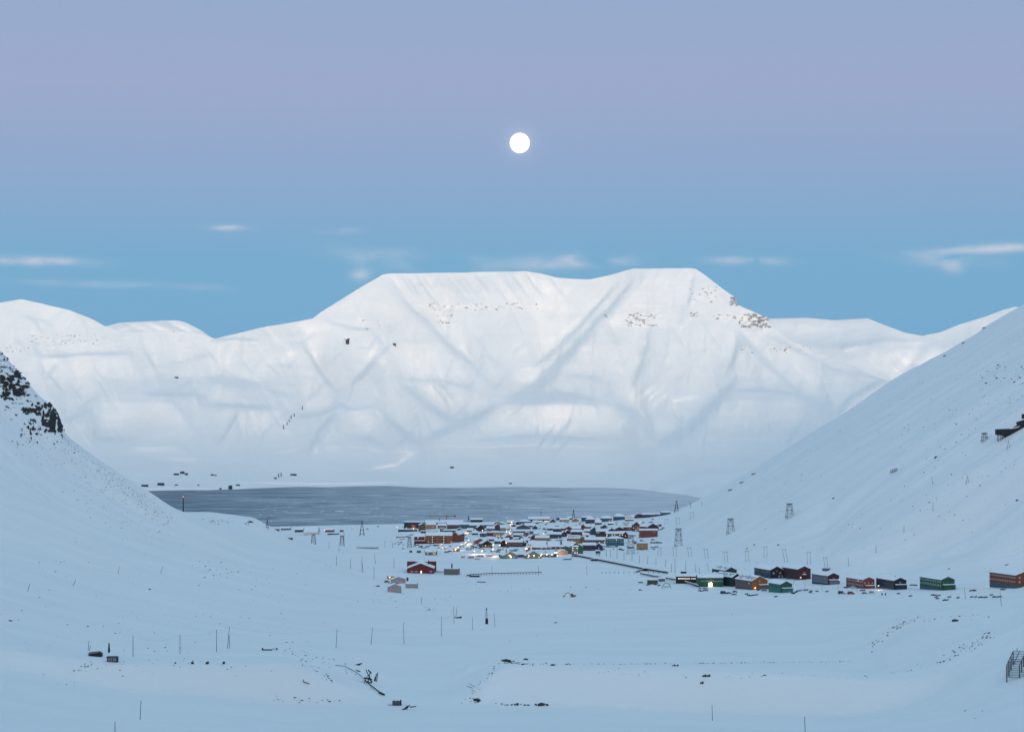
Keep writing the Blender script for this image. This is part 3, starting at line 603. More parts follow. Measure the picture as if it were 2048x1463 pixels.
def house(name, cat, label, u, v, wpx, hpx, dep, rot=0, rise=3, axis='y', col='red', base=None, bh=0.0, win=(), group=None, over=0.5, snow=0.55, rsnow=None, porch=None, door=None, chim=None, side_col=None, bury=7.0, Y=None, trimroof=TRIM_D, wall_lab=None, hip=False):
    """u, v: photo pixel of the middle of the front foot; wpx, hpx: size of the front wall in photo pixels; dep: metres; rot: degrees"""
    X, Yh, Z = hit(u, v) if Y is None else (lambda p: (p[0], Y, p[2]))(W(u, v, Y))
    s = F/Yh; Wd = wpx/s/max(0.3, math.cos(R(rot))); H = hpx/s*(1.14 if Yh > 2700 else 1.0); rs = rise/s*(1.22 if Yh > 2700 else 1.0)
    root = bpy.data.objects.new(name, None); COL.objects.link(root); root.location = (X, Yh, Z); root.rotation_euler = (0, 0, R(rot))
    tag(root, label, cat, group)
    wm = PM[col]; b = MB(); z0 = bh
    x0, x1 = -Wd/2, Wd/2
    if axis == 'y':
        b.poly([(x0,0,z0),(x1,0,z0),(x1,0,H),(0,0,H+rs),(x0,0,H),(x0,dep,z0),(x1,dep,z0),(x1,dep,H),(0,dep,H+rs),(x0,dep,H)], [(0,1,2,3,4),(9,8,7,6,5)], wm)
        b.poly([(x0,0,z0),(x0,dep,z0),(x0,dep,H),(x0,0,H),(x1,0,z0),(x1,dep,z0),(x1,dep,H),(x1,0,H)], [(1,0,3,2),(4,5,6,7)], PM[side_col or col])
    else:
        b.poly([(x0,0,z0),(x1,0,z0),(x1,0,H),(x0,0,H),(x0,dep,z0),(x1,dep,z0),(x1,dep,H),(x0,dep,H)], [(0,1,2,3),(5,4,7,6)], wm)
        b.poly([(x0,0,z0),(x0,0,H),(x0,dep/2,H+rs),(x0,dep,H),(x0,dep,z0),(x1,0,z0),(x1,0,H),(x1,dep/2,H+rs),(x1,dep,H),(x1,dep,z0)], [(4,3,2,1,0),(5,6,7,8,9)], PM[side_col or col])
    wl = b.build("wall", root)
    if wall_lab: wl['label'] = wall_lab
    b = MB(); b.box(x0+.05, x1-.05, .05, dep-.05, -bury, z0-.002, PM[base] if base else PM['slate']); b.build("foundation", root)
    # roof: dark eave board below, snow on top
    o = over; tk = 0.22
    def slab(bb, pts_lo, thick, mat):
        lo = pts_lo; hi = [(p[0], p[1], p[2]+thick) for p in lo]
        bb.poly(lo+hi, [(3,2,1,0),(4,5,6,7),(0,1,5,4),(1,2,6,5),(2,3,7,6),(3,0,4,7)], mat)
    b = MB(); sn = MB(); e = 0.03
    if hip:
        c0 = [(x0-o,-o,H+e),(x1+o,-o,H+e),(x1+o,dep+o,H+e),(x0-o,dep+o,H+e)]
        a_ = min(Wd, dep)/2*0.9; r1 = (x0+a_ if Wd > dep else 0, dep/2 if Wd >= dep else a_, H+rs); r2 = (x1-a_ if Wd > dep else 0, dep/2 if Wd >= dep else dep-a_, H+rs)
        b.poly(c0+[(p[0], p[1], p[2]+tk) for p in c0], [(3,2,1,0),(4,5,6,7),(0,1,5,4),(1,2,6,5),(2,3,7,6),(3,0,4,7)], trimroof)
        c1 = [(p[0]*0.99, p[1], p[2]+tk+.01) for p in c0]
        if Wd >= dep: sn.poly(c1+[r1, r2], [(3,2,1,0),(0,1,5,4),(1,2,5),(2,3,4,5),(3,0,4)], SNOW_ROOF)
        else: sn.poly(c1+[r1, r2], [(3,2,1,0),(0,1,4),(1,2,5,4),(2,3,5),(3,0,4,5)], SNOW_ROOF)
    elif axis == 'y':
        g = rs/(Wd/2) if Wd else 0
        for sx in (-1, 1):
            lo = [(0,-o,H+rs+e),(sx*(Wd/2+o),-o,H-g*o+e),(sx*(Wd/2+o),dep+o,H-g*o+e),(0,dep+o,H+rs+e)]
            if sx > 0: lo = [lo[0], lo[1], lo[2], lo[3]]
            else: lo = [lo[1], lo[0], lo[3], lo[2]]
            slab(b, lo, tk, trimroof)
            slab(sn, [(p[0]*.985, p[1]*1.0+(.12 if p[1] < 0 else -.12), p[2]+tk+.004) for p in lo], snow, SNOW_ROOF)
    else:
        g = rs/(dep/2)
        lo1 = [(x0-o,-o,H-g*o+e),(x1+o,-o,H-g*o+e),(x1+o,dep/2,H+rs+e),(x0-o,dep/2,H+rs+e)]
        lo2 = [(x0-o,dep/2,H+rs+e),(x1+o,dep/2,H+rs+e),(x1+o,dep+o,H-g*o+e),(x0-o,dep+o,H-g*o+e)]
        for lo in (lo1, lo2):
            slab(b, lo, tk, trimroof)
            slab(sn, [(p[0]*.985, p[1]+(.12 if p[1] < 0 else (-.12 if p[1] > dep else 0)), p[2]+tk+.004) for p in lo], snow, SNOW_ROOF)
    rf = b.build("roof", root); sn.build("roof_snow", rf)
    if rsnow:      # strips where the roof sheet shows through the snow
        b = MB(); mt = PM[rsnow]
        for k in range(9):
            t = (k+.5)/9*0.9+.05
            if axis == 'y':
                yy_ = dep*t; a = hrng.uniform(.05,.4); c = hrng.uniform(.55,.95); sx = -1
                p = lambda q: (sx*(Wd/2)*q, H+rs*(1-q)+e+tk+snow+.03)
                xa, za = p(a); xc, zc = p(c); w_ = dep*0.022
                b.poly([(xa,yy_-w_,za),(xc,yy_-w_,zc),(xc,yy_+w_,zc),(xa,yy_+w_,za),(xa,yy_-w_,za-.05),(xc,yy_-w_,zc-.05),(xc,yy_+w_,zc-.05),(xa,yy_+w_,za-.05)], [(0,1,2,3),(0,4,5,1),(1,5,6,2),(2,6,7,3),(3,7,4,0)], mt)
            else:
                xx_ = x0+Wd*t; a = hrng.uniform(.05,.35); c = hrng.uniform(.6,.95); w_ = Wd*0.022
                p = lambda q: (dep/2*(1-q), H+rs*(1-q)+e+tk+snow+.03)
                ya, za = p(a); yc, zc = p(c)
                b.poly([(xx_-w_,ya,za),(xx_+w_,ya,za),(xx_+w_,yc,zc),(xx_-w_,yc,zc),(xx_-w_,ya,za-.05),(xx_+w_,ya,za-.05),(xx_+w_,yc,zc-.05),(xx_-w_,yc,zc-.05)], [(3,2,1,0),(0,1,5,4),(1,2,6,5),(2,3,7,6),(3,0,4,7)], mt)
        b.build("bare_roof_strip", rf)
    for wn in win:
        kw = dict(wn); sd_ = kw.pop('s', 'f'); rr = kw.pop('r', 1); cc = kw.pop('c', 3)
        kw.setdefault('z0', z0+0.3)
        kw.setdefault('hh', H-kw['z0'])
        add_windows(root, sd_, rr, cc, Wd, dep, **kw)
    if door:
        dx, lit_ = door; b = MB(); dw, dh = min(1.5, Wd*.2), min(2.4, H*.5)
        b.box(dx*Wd/2-dw/2, dx*Wd/2+dw/2, -.10, .02, z0+.02, z0+dh, LIT_W if lit_ else PM['slate']); d = b.build("door", root)
        b = MB(); b.box(dx*Wd/2+dw*.3, dx*Wd/2+dw*.36, -.16, -.104, z0+dh*.45, z0+dh*.5, STEEL); b.build("handle", d)
    if porch:
        px0, px1, pz, pd = porch; b = MB()
        b.box(px0*Wd, px1*Wd, -pd, -.01, pz*H, pz*H+.25, TRIM_D); b.box(px0*Wd+.05, px1*Wd-.05, -pd+.05, -.012, pz*H+.254, pz*H+.95, SNOW_ROOF)
        for q in (px0+.02, px1-.02): b.box(q*Wd-.1, q*Wd+.1, -pd+.1, -pd+.3, -1.0, pz*H-.004, wm)
        b.box(px0*Wd+.3, px1*Wd-.3, -pd*.8, -.014, -1.0, pz*H-.3, PM[side_col or col]); b.build("porch", root)
    if chim:
        b = MB(); cx_, cy_, cz_, cw_ = chim; b.box(cx_*Wd-cw_, cx_*Wd+cw_, cy_*dep-cw_, cy_*dep+cw_, H*.6, H+rs+cz_, TRIM_D); b.build("chimney", rf)
    return root
def lamp_light(loc, e, r=0.25, col=(1.0, .60, .28)):
    ld = bpy.data.lights.new("lamp_light", 'POINT'); ld.energy = e; ld.shadow_soft_size = r; ld.color = col
    o = bpy.data.objects.new("lamp_light", ld); COL.objects.link(o); o.location = loc; return o
def wall_lamp(root, loc, size=0.6, e=None, mat=None):
    b = MB(); b.box(-size/2, size/2, -size, 0, -size/2, size/2, mat or LAMP); b.box(-size*.6, size*.6, -size*1.1, 0.01, size/2+.003, size*.65, TRIM_D)
    o = b.build("wall_lamp", root, loc)
    if e: l = lamp_light((0, -size*1.6, 0), e); l.parent = o
    return o
w_ = lambda s='f', r=1, c=3, **k: dict(s=s, r=r, c=c, **k)

# ------------------------------------------------------------------ the barracks along the foot of the slope
BG = "long wooden barracks along the foot of the slope"
house("barrack", "barrack", "long navy barrack with a black gable end, between the brick-red and the green barracks", 1800.5,1178,26,17.5,38,18,5.5,'y','black','lag',0.8,
      [w_('l',2,13,z0=1.8,wsz=(.9,1.3),trim=0,kind='dark'), w_('f',1,1,z0=5.6,hh=2.4,wsz=(1.5,1.2)), w_('f',1,1,z0=.9,hh=3.0,wsz=(1.6,1.6),kind='pale')], BG, side_col='navy', porch=(-.42,.47,.52,2.6), chim=(.05,.3,1.2,.4))
h15 = house("barrack", "barrack", "long green barrack with snow porch, standing alone between the navy and red-orange barracks", 1896,1179,28.5,20,43,18,6,'y','green','lag',1.0,
      [w_('l',2,13,z0=2.6,wsz=(1.2,1.7),kind='pale'), w_('f',1,3,z0=6.3,hh=2.2,wsz=(1.0,.9),trim=0)], BG, side_col='green', porch=(-.40,.49,.50,2.8))
house("barrack", "barrack", "red-orange barrack with two rows of white windows, last in the row", 2047,1172,34,22,46,20,6,'y','rust','lag',1.2,
      [w_('l',2,15,z0=2.4,wsz=(1.2,1.5)), w_('f',2,2,z0=2.2,wsz=(1.9,1.9))], BG, side_col='rust')
house("barrack", "barrack", "brick-red barrack with beige windows and low snowy porch, between grey-sided and navy barracks", 1737.5,1176,24,17,35,20,5,'y','brick','lag',0.6,
      [w_('l',2,12,z0=1.3,wsz=(1.1,1.6)), w_('f',1,3,z0=4.0,hh=2.6,wsz=(1.2,1.6))], BG, side_col='brick', porch=(-.30,.40,.30,3.2))
house("barrack", "barrack", "barrack with grey long side and maroon gable, a lamp lit beside its steps", 1667,1168,24,17,33,22,5.5,'y','maroon','dteal',0.8,
      [w_('l',2,10,z0=2.4,wsz=(1.1,1.4),kind='pale',trim=0), w_('f',1,1,z0=4.6,hh=2.6,wsz=(1.5,1.3)), w_('f',1,2,z0=.9,hh=3,wsz=(1.1,1.6),litset={(0,1)})], BG, side_col='stone', porch=(-.42,.47,.50,2.6))
house("barrack", "barrack", "maroon barrack with many-paned long side, next to the black-gabled barrack with teal side", 1608.5,1158,27,20,37,20,6,'y','darkred','teal',0.6,
      [w_('l',2,9,z0=2.0,wsz=(.9,1.4),trim=0), w_('f',1,1,z0=5.6,hh=2.6,wsz=(1.7,1.7),kind='dark'), w_('f',1,1,z0=.7,hh=3,wsz=(1.5,1.6),litset={(0,0)},span=(0,.45))], BG, side_col='maroon', porch=(-.16,.12,.46,1.8))
house("barrack", "barrack", "black-gabled barrack with teal side and small white windows, a red lamp lit at its door", 1554,1156,28,16.5,42,18,7,'y','black','teal',0.8,
      [w_('l',1,8,z0=3.8,wsz=(.9,1.2),kind='dark'), w_('f',1,2,z0=4.2,hh=3,wsz=(1.8,1.9),kind='pale'), w_('f',1,2,z0=1.0,hh=2.4,wsz=(1.8,1.8),span=(.55,1.0),kind='pale'), w_('f',1,1,z0=6.5,hh=3,wsz=(.8,1.3))], BG, side_col='dteal')
hor = house("barrack", "barrack", "orange-brown gabled barrack with melted red strips on its snowy roof, lamps lit at the porch", 1519.5,1178,33,17,34,24,9,'y','orange','slate',0.8,
      [w_('l',1,9,z0=3.6,wsz=(1.0,1.5),trim=0,litset={(0,7)}), w_('f',1,1,z0=7.0,hh=2.4,wsz=(1.5,1.5)), w_('f',1,3,z0=.9,hh=3,wsz=(1.6,1.9),span=(.35,1.0),kind='dark')], BG, side_col='greybrown', porch=(-.08,.5,.52,3.0), rsnow='plum')
wall_lamp(hor, (-5.6, -.02, 1.8), .8, 120)
house("barrack", "barrack", "jade-green gabled house with snow porch in front of the black-gabled barrack", 1572.5,1184,24.5,16,26,20,6,'y','green','jade',0.4,
      [w_('l',1,8,z0=3.0,wsz=(.7,2.4),trim=0,kind='dark')], BG, side_col='jade', porch=(-.40,.50,.50,2.4), door=(.35,0))
house("barrack", "barrack", "dark teal barrack under heavy snow, between the green hall and the orange-brown barrack", 1474,1172,20,18,34,26,7,'y','black','dgreen',0.4,
      [w_('l',2,8,z0=2.0,wsz=(1.0,1.3),trim=0,kind='dark')], BG, side_col='dgreen', rsnow='dteal')
house("barrack", "barrack", "dark green barrack behind the dark teal one, its roof edge bare of snow", 1462,1150,24,10,30,24,6,'y','dgreen','dgreen',0.2, [w_('f',1,2,wsz=(1.2,1.2),trim=0)], BG, rsnow='dteal')
h5 = house("hall", "hall", "bright green hall with a band of small windows and a lit yellow doorway", 1421,1173,51,18,17,0,5,'x','green','green',0.2,
      [w_('f',1,13,z0=4.7,hh=2.6,wsz=(1.0,1.1),span=(.12,.98))], None)
b = MB(); b.box(-2.2, 2.0, -.14, .02, 0.2, 4.0, LIT_W); d = b.build("door", h5); d['label'] = "lit yellow double door"
wall_lamp(h5, (-.1, -.15, 4.7), .8, 500)
h3 = house("hall", "hall", "low black hall with a lit strip of windows, beside the bright green hall", 1374,1166,44,13.5,20,-6,3.5,'x','black','navy',0.4,
      [w_('f',1,7,z0=4.2,hh=1.8,wsz=(2.2,1.0),kind='litw',trim=0,span=(.1,.62)), w_('f',1,3,z0=4.2,hh=1.8,wsz=(1.2,1.0),span=(.66,.9),litset={(0,0),(0,1),(0,2)})], None, side_col='navy')
house("cabin", "cabin", "red cabin with white-trimmed gable peeping over the bright green hall", 1434,1156,20,5,12,10,5.5,'y','darkred',None,.2,[w_('f',1,1,z0=1.6,hh=2.4,wsz=(1.6,1.5))],None,trimroof=TRIM_W)
house("cabin", "cabin", "small olive-green cabin with an orange lamp, at the open end of the barracks", 1305,1167.5,21,8,8,-4,2,'x','olive',None,.2,[w_('l',1,2,wsz=(.9,1.0))],None,chim=None)
house("cabin", "cabin", "small navy cabin behind the olive-green one", 1323.5,1162,13,5,6,-4,2,'x','blue',None,.2,[w_('f',1,3,wsz=(.9,.9))],None)
house("shed", "shed", "dark tilted timber shed in the snow above the low black hall", 1367.5,1147,11,4.5,6,0,.4,'x','black',None,.1,[],None,snow=.3)
house("shed", "shed", "weathered grey shed on the slope above the grey-sided barrack", 1651,1142,13,6,8,-14,.5,'x','conc',None,.1,[],None,snow=.25)

# ------------------------------------------------------------------ lone houses on the valley floor
hr = house("house", "house", "large dark red house with wide snowy gable, alone on the valley floor", 841,1146,53,10,30,0,10,'y','red',None,.4,
      [w_('f',1,2,z0=1.1,hh=2.2,wsz=(2.6,1.4),span=(.09,.42)), w_('f',1,1,z0=1.1,hh=2.2,wsz=(2.6,1.4),span=(.80,.99))], None, door=(.05,1), chim=(.28,.5,2.4,.45), trimroof=TRIM_W, over=.7)
b = MB(); b.box(-16.5, 16.5, 30.1, 38, 0, 11.0, PM['red']); b.box(-7, 8, 29.6, 38.5, 11.01, 11.9, SNOW_ROOF); b.build("rear_wing", hr)
house("outbuilding", "outbuilding", "windowless grey-beige block with a black chimney pipe, beside the large dark red house", 902,1149,28.5,11.5,12,-8,.4,'x','conc',None,.1,[],None,snow=.35,chim=(0,.5,5.5,.7),over=.15)
PG = "pale pink cabins below the large dark red house"
house("cabin", "cabin", "pale pink gabled cabin with a dark chimney block, behind the other pink cabins", 797.5,1166,28,7.5,11,8,5,'y','pink',None,.3,[w_('f',1,3,z0=3.3,hh=1.2,wsz=(.8,.8),kind='dark')],PG,chim=(.62,.05,-.4,1.0))
house("cabin", "cabin", "pale pink gabled cabin with a dark double window, the lowest of the pink cabins", 790,1184,25,11,9,10,5.5,'y','pink',None,.3,[w_('f',1,2,z0=3.6,hh=2.4,wsz=(1.5,1.7),span=(.3,.72),kind='dark')],PG)
house("cabin", "cabin", "flat-roofed pale pink annexe beside the pink cabins", 822,1175,22.5,7.5,8,-8,1.2,'x','pink',None,.4,[w_('f',1,1,wsz=(1.4,.7))],PG)
hy = house("cabin", "cabin", "small tan hut with a yellow lamp, uphill of the pale pink cabins", 784,1158,16,6,6,10,1.2,'x','tan',None,.3,[],None)
wall_lamp(hy, (-2.5, -.02, 2.4), .7, 60)

# ------------------------------------------------------------------ the town by the fjord
T = house
ap = T("apartment_block","apartment block","three-storey apartment block with brown and orange panels and lit stairwells", 878,1086,53,13.5,16,0,5,'x','brown',None,.3,
  [w_('f',3,14,wsz=(1.3,1.2),trim=0,kind='pale',litset={(0,3),(1,3),(2,3),(0,9),(1,9),(2,9),(0,1),(0,13)})],None,side_col='orange')
b = MB()
for (x0, x1) in ((-.50,-.44),(-.10,.02),(.30,.5)): b.box(x0*36, x1*36, -.35, -.01, .31, 9.0, PM['orange'])
b.build("panel", ap)['label'] = "orange wall panels"
b = MB(); b.poly([(13,-.4,9.0),(17.4,-.4,9.0),(15.2,-.4,12.2),(13,3,9.0),(17.4,3,9.0),(15.2,3,12.2)],[(0,1,2),(3,5,4),(0,2,5,3),(1,4,5,2)],PM['orange']); b.build("gable", ap)
T("apartment_block","apartment block","dark red end of the apartment row with snowy balconies, beside the brown and orange block", 840,1087,23,12.5,16,0,4.5,'x','darkred',None,.3,[w_('f',2,6,wsz=(1.1,1.1),trim=0,litset={(1,5)})],None,porch=(-.46,.46,.42,1.5))
T("apartment_block","apartment block","orange-brown wing of the apartment row running back towards the fjord", 910,1084,13,13,48,-10,5,'y','rust',None,.3,[w_('f',3,2,wsz=(1.2,1.2),trim=0),w_('r',3,8,wsz=(1.2,1.2),trim=0)],None)
T("office_block","block","dark navy flat-roofed block with a glowing orange wall section near the shore", 828,1056.5,40,11,24,0,1.2,'x','navy',None,.3,[w_('f',2,9,wsz=(1.6,1.2),trim=0,kind='dark')],None)['detail'] = 1
_o = [o for o in bpy.data.objects if o.name.startswith("office_block")][0]
b = MB(); b.box(-6, 3, -.5, -.02, 1, 8.4, PM['orange']); b.box(11, 12.5, -.5, -.02, 1, 8.4, PM['orange']); b.build("orange_facade", _o)
wall_lamp(_o, (-1.5, -2.2, 1.0), .9, 1500)
T("shop_row","building","low dark teal shed row with a dull red stripe in front of the navy block", 815,1062.5,38,3.5,12,0,1,'x','dteal',None,.2,[w_('f',1,8,wsz=(1.4,1.0),trim=0)],None)
T("house","house","brown house with a glowing yellow window, the middle of three behind the apartment row", 862,1057.5,20,7.5,14,0,3,'x','tan',None,.2,[w_('f',1,5,wsz=(1.3,1.3),trim=0,litset={(0,3)})],None)
T("house","house","tall brown stair tower house with dark gaps beside the glowing-window house", 845.5,1062,12,11,16,12,2.5,'y','brown',None,.2,[w_('f',2,2,wsz=(1.0,1.0),trim=0)],None)
T("house","house","grey snow-laden house with a dark base between two brown houses", 884,1056,17,5,14,0,3,'x','grey',None,.2,[w_('f',1,4,wsz=(1.1,1.0),trim=0)],None)
T("house","house","reddish house with brown end tower, directly below the orange crane", 907,1057,26,7,14,0,3,'x','plum',None,.2,[w_('f',1,6,wsz=(1.2,1.1),trim=0)],None)
T("hall","hall","long snow-roofed hall running behind the houses under the crane", 888,1047.5,78,2.5,34,0,3.5,'x','slate',None,.1,[w_('f',1,18,wsz=(1.4,.7),trim=0)],None,chim=(-.12,.4,3,1))
T("hall","hall","blue-grey metal hall with snowy roof, nearer the crane of the two", 930,1056.5,19,7,22,0,3,'x','teal',None,.1,[w_('f',1,5,wsz=(1.3,.9),trim=0)],None)
T("hall","hall","blue-grey metal hall with snowy roof, next to the dark purple terrace", 949,1057.5,20,6.5,22,0,4,'x','teal',None,.1,[w_('f',1,5,wsz=(1.3,.9),trim=0)],None)
T("terrace","building","dark narrow block with white-edged eaves behind the apartment roof, crane side", 858,1066.5,33,4,9,0,.8,'x','navy',None,.1,[w_('f',1,10,wsz=(1.3,1.0),trim=0,kind='dark')],None)
T("terrace","building","dark narrow block with a teal stair tower behind the apartment roof", 902,1065,32,4,9,0,.8,'x','black',None,.1,[w_('f',1,10,wsz=(1.3,1.0),trim=0,kind='dark')],None)
T("stair_tower","tower","small square teal tower between the two dark narrow blocks", 884,1065,8,8,6,0,.3,'x','teal',None,.1,[w_('f',2,1,wsz=(1.1,1.1),trim=0,litset={(1,0)})],None)
T("house","house","dark navy end house beside the lit yellow canopy", 919,1069,8,10,18,0,1.5,'y','navy',None,.1,[w_('r',2,4,wsz=(1.1,1.1),trim=0)],None)
T("warehouse","warehouse","long black warehouse on the shoreline behind the blue-grey halls", 926,1040.5,30,2.2,24,0,1.6,'x','black',None,.1,[],None)
T("warehouse","warehouse","black shore warehouse with posts beside it", 953,1044,24,4.5,20,0,2,'x','black',None,.1,[w_('f',1,6,wsz=(1.6,1.0),trim=0,kind='dark')],None)
T("terrace","building","dark purple terrace with a black gable facing the road", 973,1055.5,30,5.5,14,-6,2.5,'x','purple',None,.1,[w_('f',2,9,wsz=(1.0,.9),trim=0)],None)
hp = T("house","house","black gabled house with an orange lit porch at the road's end", 962,1062,14,6.5,16,10,5,'y','black',None,.1,[w_('f',1,2,wsz=(1.2,1.2),trim=0)],None)
wall_lamp(hp, (3, -.3, 2.2), 1.2, 500)
T("hall","hall","cream gabled hall with wide snowy roof near the shore", 995,1049.5,24,1.8,20,4,4.2,'y','beige',None,.1,[],None)
T("house","house","plum-coloured house under scaffolding with a tall narrow gable", 995,1062,12,9,10,8,3.5,'y','purple',None,.1,[w_('f',2,3,wsz=(1.0,1.1),trim=0)],None)
T("house","house","snow-covered white terrace with plum timbers beside the scaffolded house", 981,1063,16,6,12,0,3,'x','stone',None,.1,[w_('f',1,4,wsz=(1.1,1.3),trim=0)],None)
T("house","house","snow-covered cream terrace between the scaffolded house and the lamp-lit street", 1006,1062,11,6,12,0,4,'x','beige',None,.1,[w_('f',1,3,wsz=(1.1,1.3),trim=0)],None)
T("shop","shop","blue end of the shopping building with white-snowed low wing", 966,1073,12,6,14,0,1.2,'x','blue',None,.1,[w_('f',1,2,wsz=(1.5,1.5))],None)
T("shop","shop","bright red and blue shop front between the blue and the grey shops", 979.5,1071.5,14,6,16,0,1.2,'x','red',None,.1,[w_('f',1,3,wsz=(1.2,1.2),trim=0)],None)
T("shop","shop","pale grey shop front with a warm lit display window, beside the lamp-lit street", 998,1073.5,22,8,16,0,1,'x','beige',None,.1,[w_('f',2,5,wsz=(1.8,1.4),litset={(0,1),(0,2)})],None)
T("hall","hall","small dark-gabled hall with a wide snow roof on the shore, behind the lamp-lit street", 1011,1040.5,20,2.2,20,-10,2.6,'y','dgreen',None,.1,[],None)
T("sports_hall","hall","slate-blue round-roofed hall near the shore", 1050,1048.5,25,5,22,0,3.5,'x','slate',None,.1,[w_('f',1,7,wsz=(1.8,1.4),trim=0)],None,hip=True)
T("cottage","house","small dark-gabled cottage in front of the slate-blue hall", 1035,1048.5,10,2,10,4,3,'y','black',None,.1,[],None)
hs = T("store","shop","large dark teal store with snow roof and bright white shop windows by the shore", 1078,1043,44,4.5,26,0,3.5,'x','dteal',None,.1,[w_('f',1,12,z0=.4,hh=2.8,wsz=(2.4,1.9),litset={(0,4),(0,5),(0,6),(0,8),(0,9),(0,10),(0,11)},span=(.2,1.0),kind='pale')],None)
T("school","school","rambling teal school with snowy roofs and one orange window", 1046,1068,42,5.5,18,0,2,'x','teal',None,.1,[w_('f',1,12,wsz=(1.5,1.3),trim=0,litset={(0,8),(0,9)})],None)
T("school_block","building","vermilion block at the end of the rambling teal school", 1053.5,1072.5,6,7,9,0,.6,'x','brick',None,.1,[w_('f',1,1,wsz=(1.2,1.2),trim=0)],None)
T("house","house","dark house with two broad snowy gables above the teal school", 1046,1058,30,3,18,6,5,'y','slate',None,.1,[w_('f',1,5,wsz=(1.1,1.0),trim=0)],None)
T("house","house","grey terrace with thick snow roof between the teal school and the slipway road", 1060,1053.5,22,2.6,14,0,3.5,'x','teal',None,.1,[w_('f',1,6,wsz=(1.1,.9),trim=0)],None)
T("house","house","rust-brown gabled house below the lamp-lit street", 1017,1078,18,3.5,14,22,4,'y','rust',None,.1,[w_('f',1,3,wsz=(1.0,1.0))],None)
T("house","house","dark red terrace with snow roof beside the rust-brown house", 1036,1073,20,3,12,-14,2.5,'x','darkred',None,.1,[w_('f',1,5,wsz=(1.0,1.0),trim=0)],None)
T("barn","barn","plain brick-red gabled barn beside the curving road", 960,1087.5,15,6.5,16,16,3,'y','brick',None,.1,[],None)
hn = T("house","house","dark navy gabled house with lit windows and a tan deck, near the football field", 974,1094.5,22,6.5,16,14,5.5,'y','black',None,.2,[w_('f',1,4,z0=1.6,hh=2.6,wsz=(1.6,1.5),litset={(0,1)})],None,side_col='dteal')
b = MB(); b.box(-8, 5, -5, -.3, -1, 1.6, PM['tan']); b.build("deck", hn)
wall_lamp(hn, (8.6, -.3, 4.0), 1.0, 300)
T("terrace","building","dark red terrace stepping down beside the brick-red barn", 984,1081.5,18,3.2,12,-20,2.5,'x','darkred',None,.1,[w_('f',1,5,wsz=(1.0,1.0),litset={(0,0)})],None)
T("terrace","building","dark purple long house with a lamp at its middle, behind the long dark red house", 1001,1087,24,4.5,14,-4,3,'x','purple',None,.1,[w_('f',1,7,wsz=(1.0,1.0),trim=0,litset={(0,5)})],None)
hd = T("long_house","house","long dark red two-storey house with a red gable end and snowy porch", 1028,1093,35,8,16,-6,3,'x','darkred','dteal',1.2,[w_('f',1,9,z0=3.4,hh=2.4,wsz=(1.1,1.1)),w_('f',1,9,z0=1.3,hh=2.0,wsz=(1.1,1.0),kind='dark')],None)
wall_lamp(hd, (-11, -.3, 5.6), .8, 200)
T("house","house","dark red gabled house attached to the porch end of the long dark red house", 1041,1092,13,6.5,16,-14,4,'y','darkred',None,.2,[w_('f',1,2,wsz=(1.1,1.1),trim=0)],None,porch=(-.2,.45,.5,2))
T("house","house","black gabled annexe on the near end of the long dark red house", 1008,1092.5,12,8,14,4,3,'y','black','blue',1.0,[w_('f',1,3,z0=3,hh=2.2,wsz=(.9,1.0))],None)
T("house","house","dark red terrace with a teal gable at its end, behind the long dark red house", 1050,1085,18,4.5,12,-12,2.5,'x','darkred',None,.1,[w_('f',1,5,wsz=(1.0,1.0))],None)
T("house","house","narrow teal gabled house beside the small dark red gable", 1058.5,1084,7,7,14,8,3,'y','dteal',None,.1,[w_('f',1,1,wsz=(1.0,1.1),trim=0)],None)
T("house","house","small dark red gable on the street side of the tan house", 1066.5,1079,8,5.5,14,8,3,'y','darkred',None,.1,[w_('f',1,1,wsz=(1.0,1.0),trim=0)],None)
T("house","house","tan long house with plain walls and snowy roof, below the wide snow slipway", 1084,1081,28,5,14,-8,3.5,'x','tan',None,.1,[w_('f',1,7,wsz=(1.0,.9),trim=0,kind='dark')],None)
T("hall","hall","low green hall buried in snow up to its eaves, above the floodlit halls", 1074,1092.5,36,3.5,22,-4,5,'x','dgreen',None,.1,[w_('f',1,8,wsz=(1.2,1.0),trim=0,litset={(0,0)})],None)
hg = T("gatehouse","building","grey block with glowing orange stairwell between the low green and pale green halls", 1059,1103.5,13,8.5,12,0,1,'x','greybrown',None,.1,[w_('f',3,2,wsz=(1.2,1.5),trim=0,litset={(0,1),(1,1),(2,1)})],None)
wall_lamp(hg, (-4.8, -.3, 5.4), 1.3, 600, LIT_W)
T("hall","hall","long low dark teal hall with a line of yellow lamps, behind the peach-lit gable", 1083,1098,42,3,16,-2,4,'x','dteal',None,.1,[w_('f',1,9,wsz=(1.0,.8),trim=0,litset={(0,4),(0,6),(0,8)})],None)
hf = T("hall","hall","sage-green gabled hall with a lit doorway beside the floodlit field", 1021,1116.5,29,5,22,12,6.5,'y','sage',None,.1,[w_('f',1,2,z0=.5,hh=3.2,wsz=(2.6,2.4),span=(.42,.86),litset={(0,0)})],None,chim=(-.2,.4,3.2,.5))
wall_lamp(hf, (-1.5, -.3, 4.2), .9, 300)
T("hut","hut","small plum hut next to the sage-green hall", 1001.5,1113,8,4.5,8,0,.8,'x','plum',None,.1,[w_('f',1,1,wsz=(1.2,1.0))],None)
T("hut","hut","low brown link building between the sage-green and the pale green halls", 1044,1114,18,4.5,10,-10,1.2,'x','brown',None,.1,[w_('f',1,5,wsz=(1.0,1.0),trim=0,litset={(0,3)})],None)
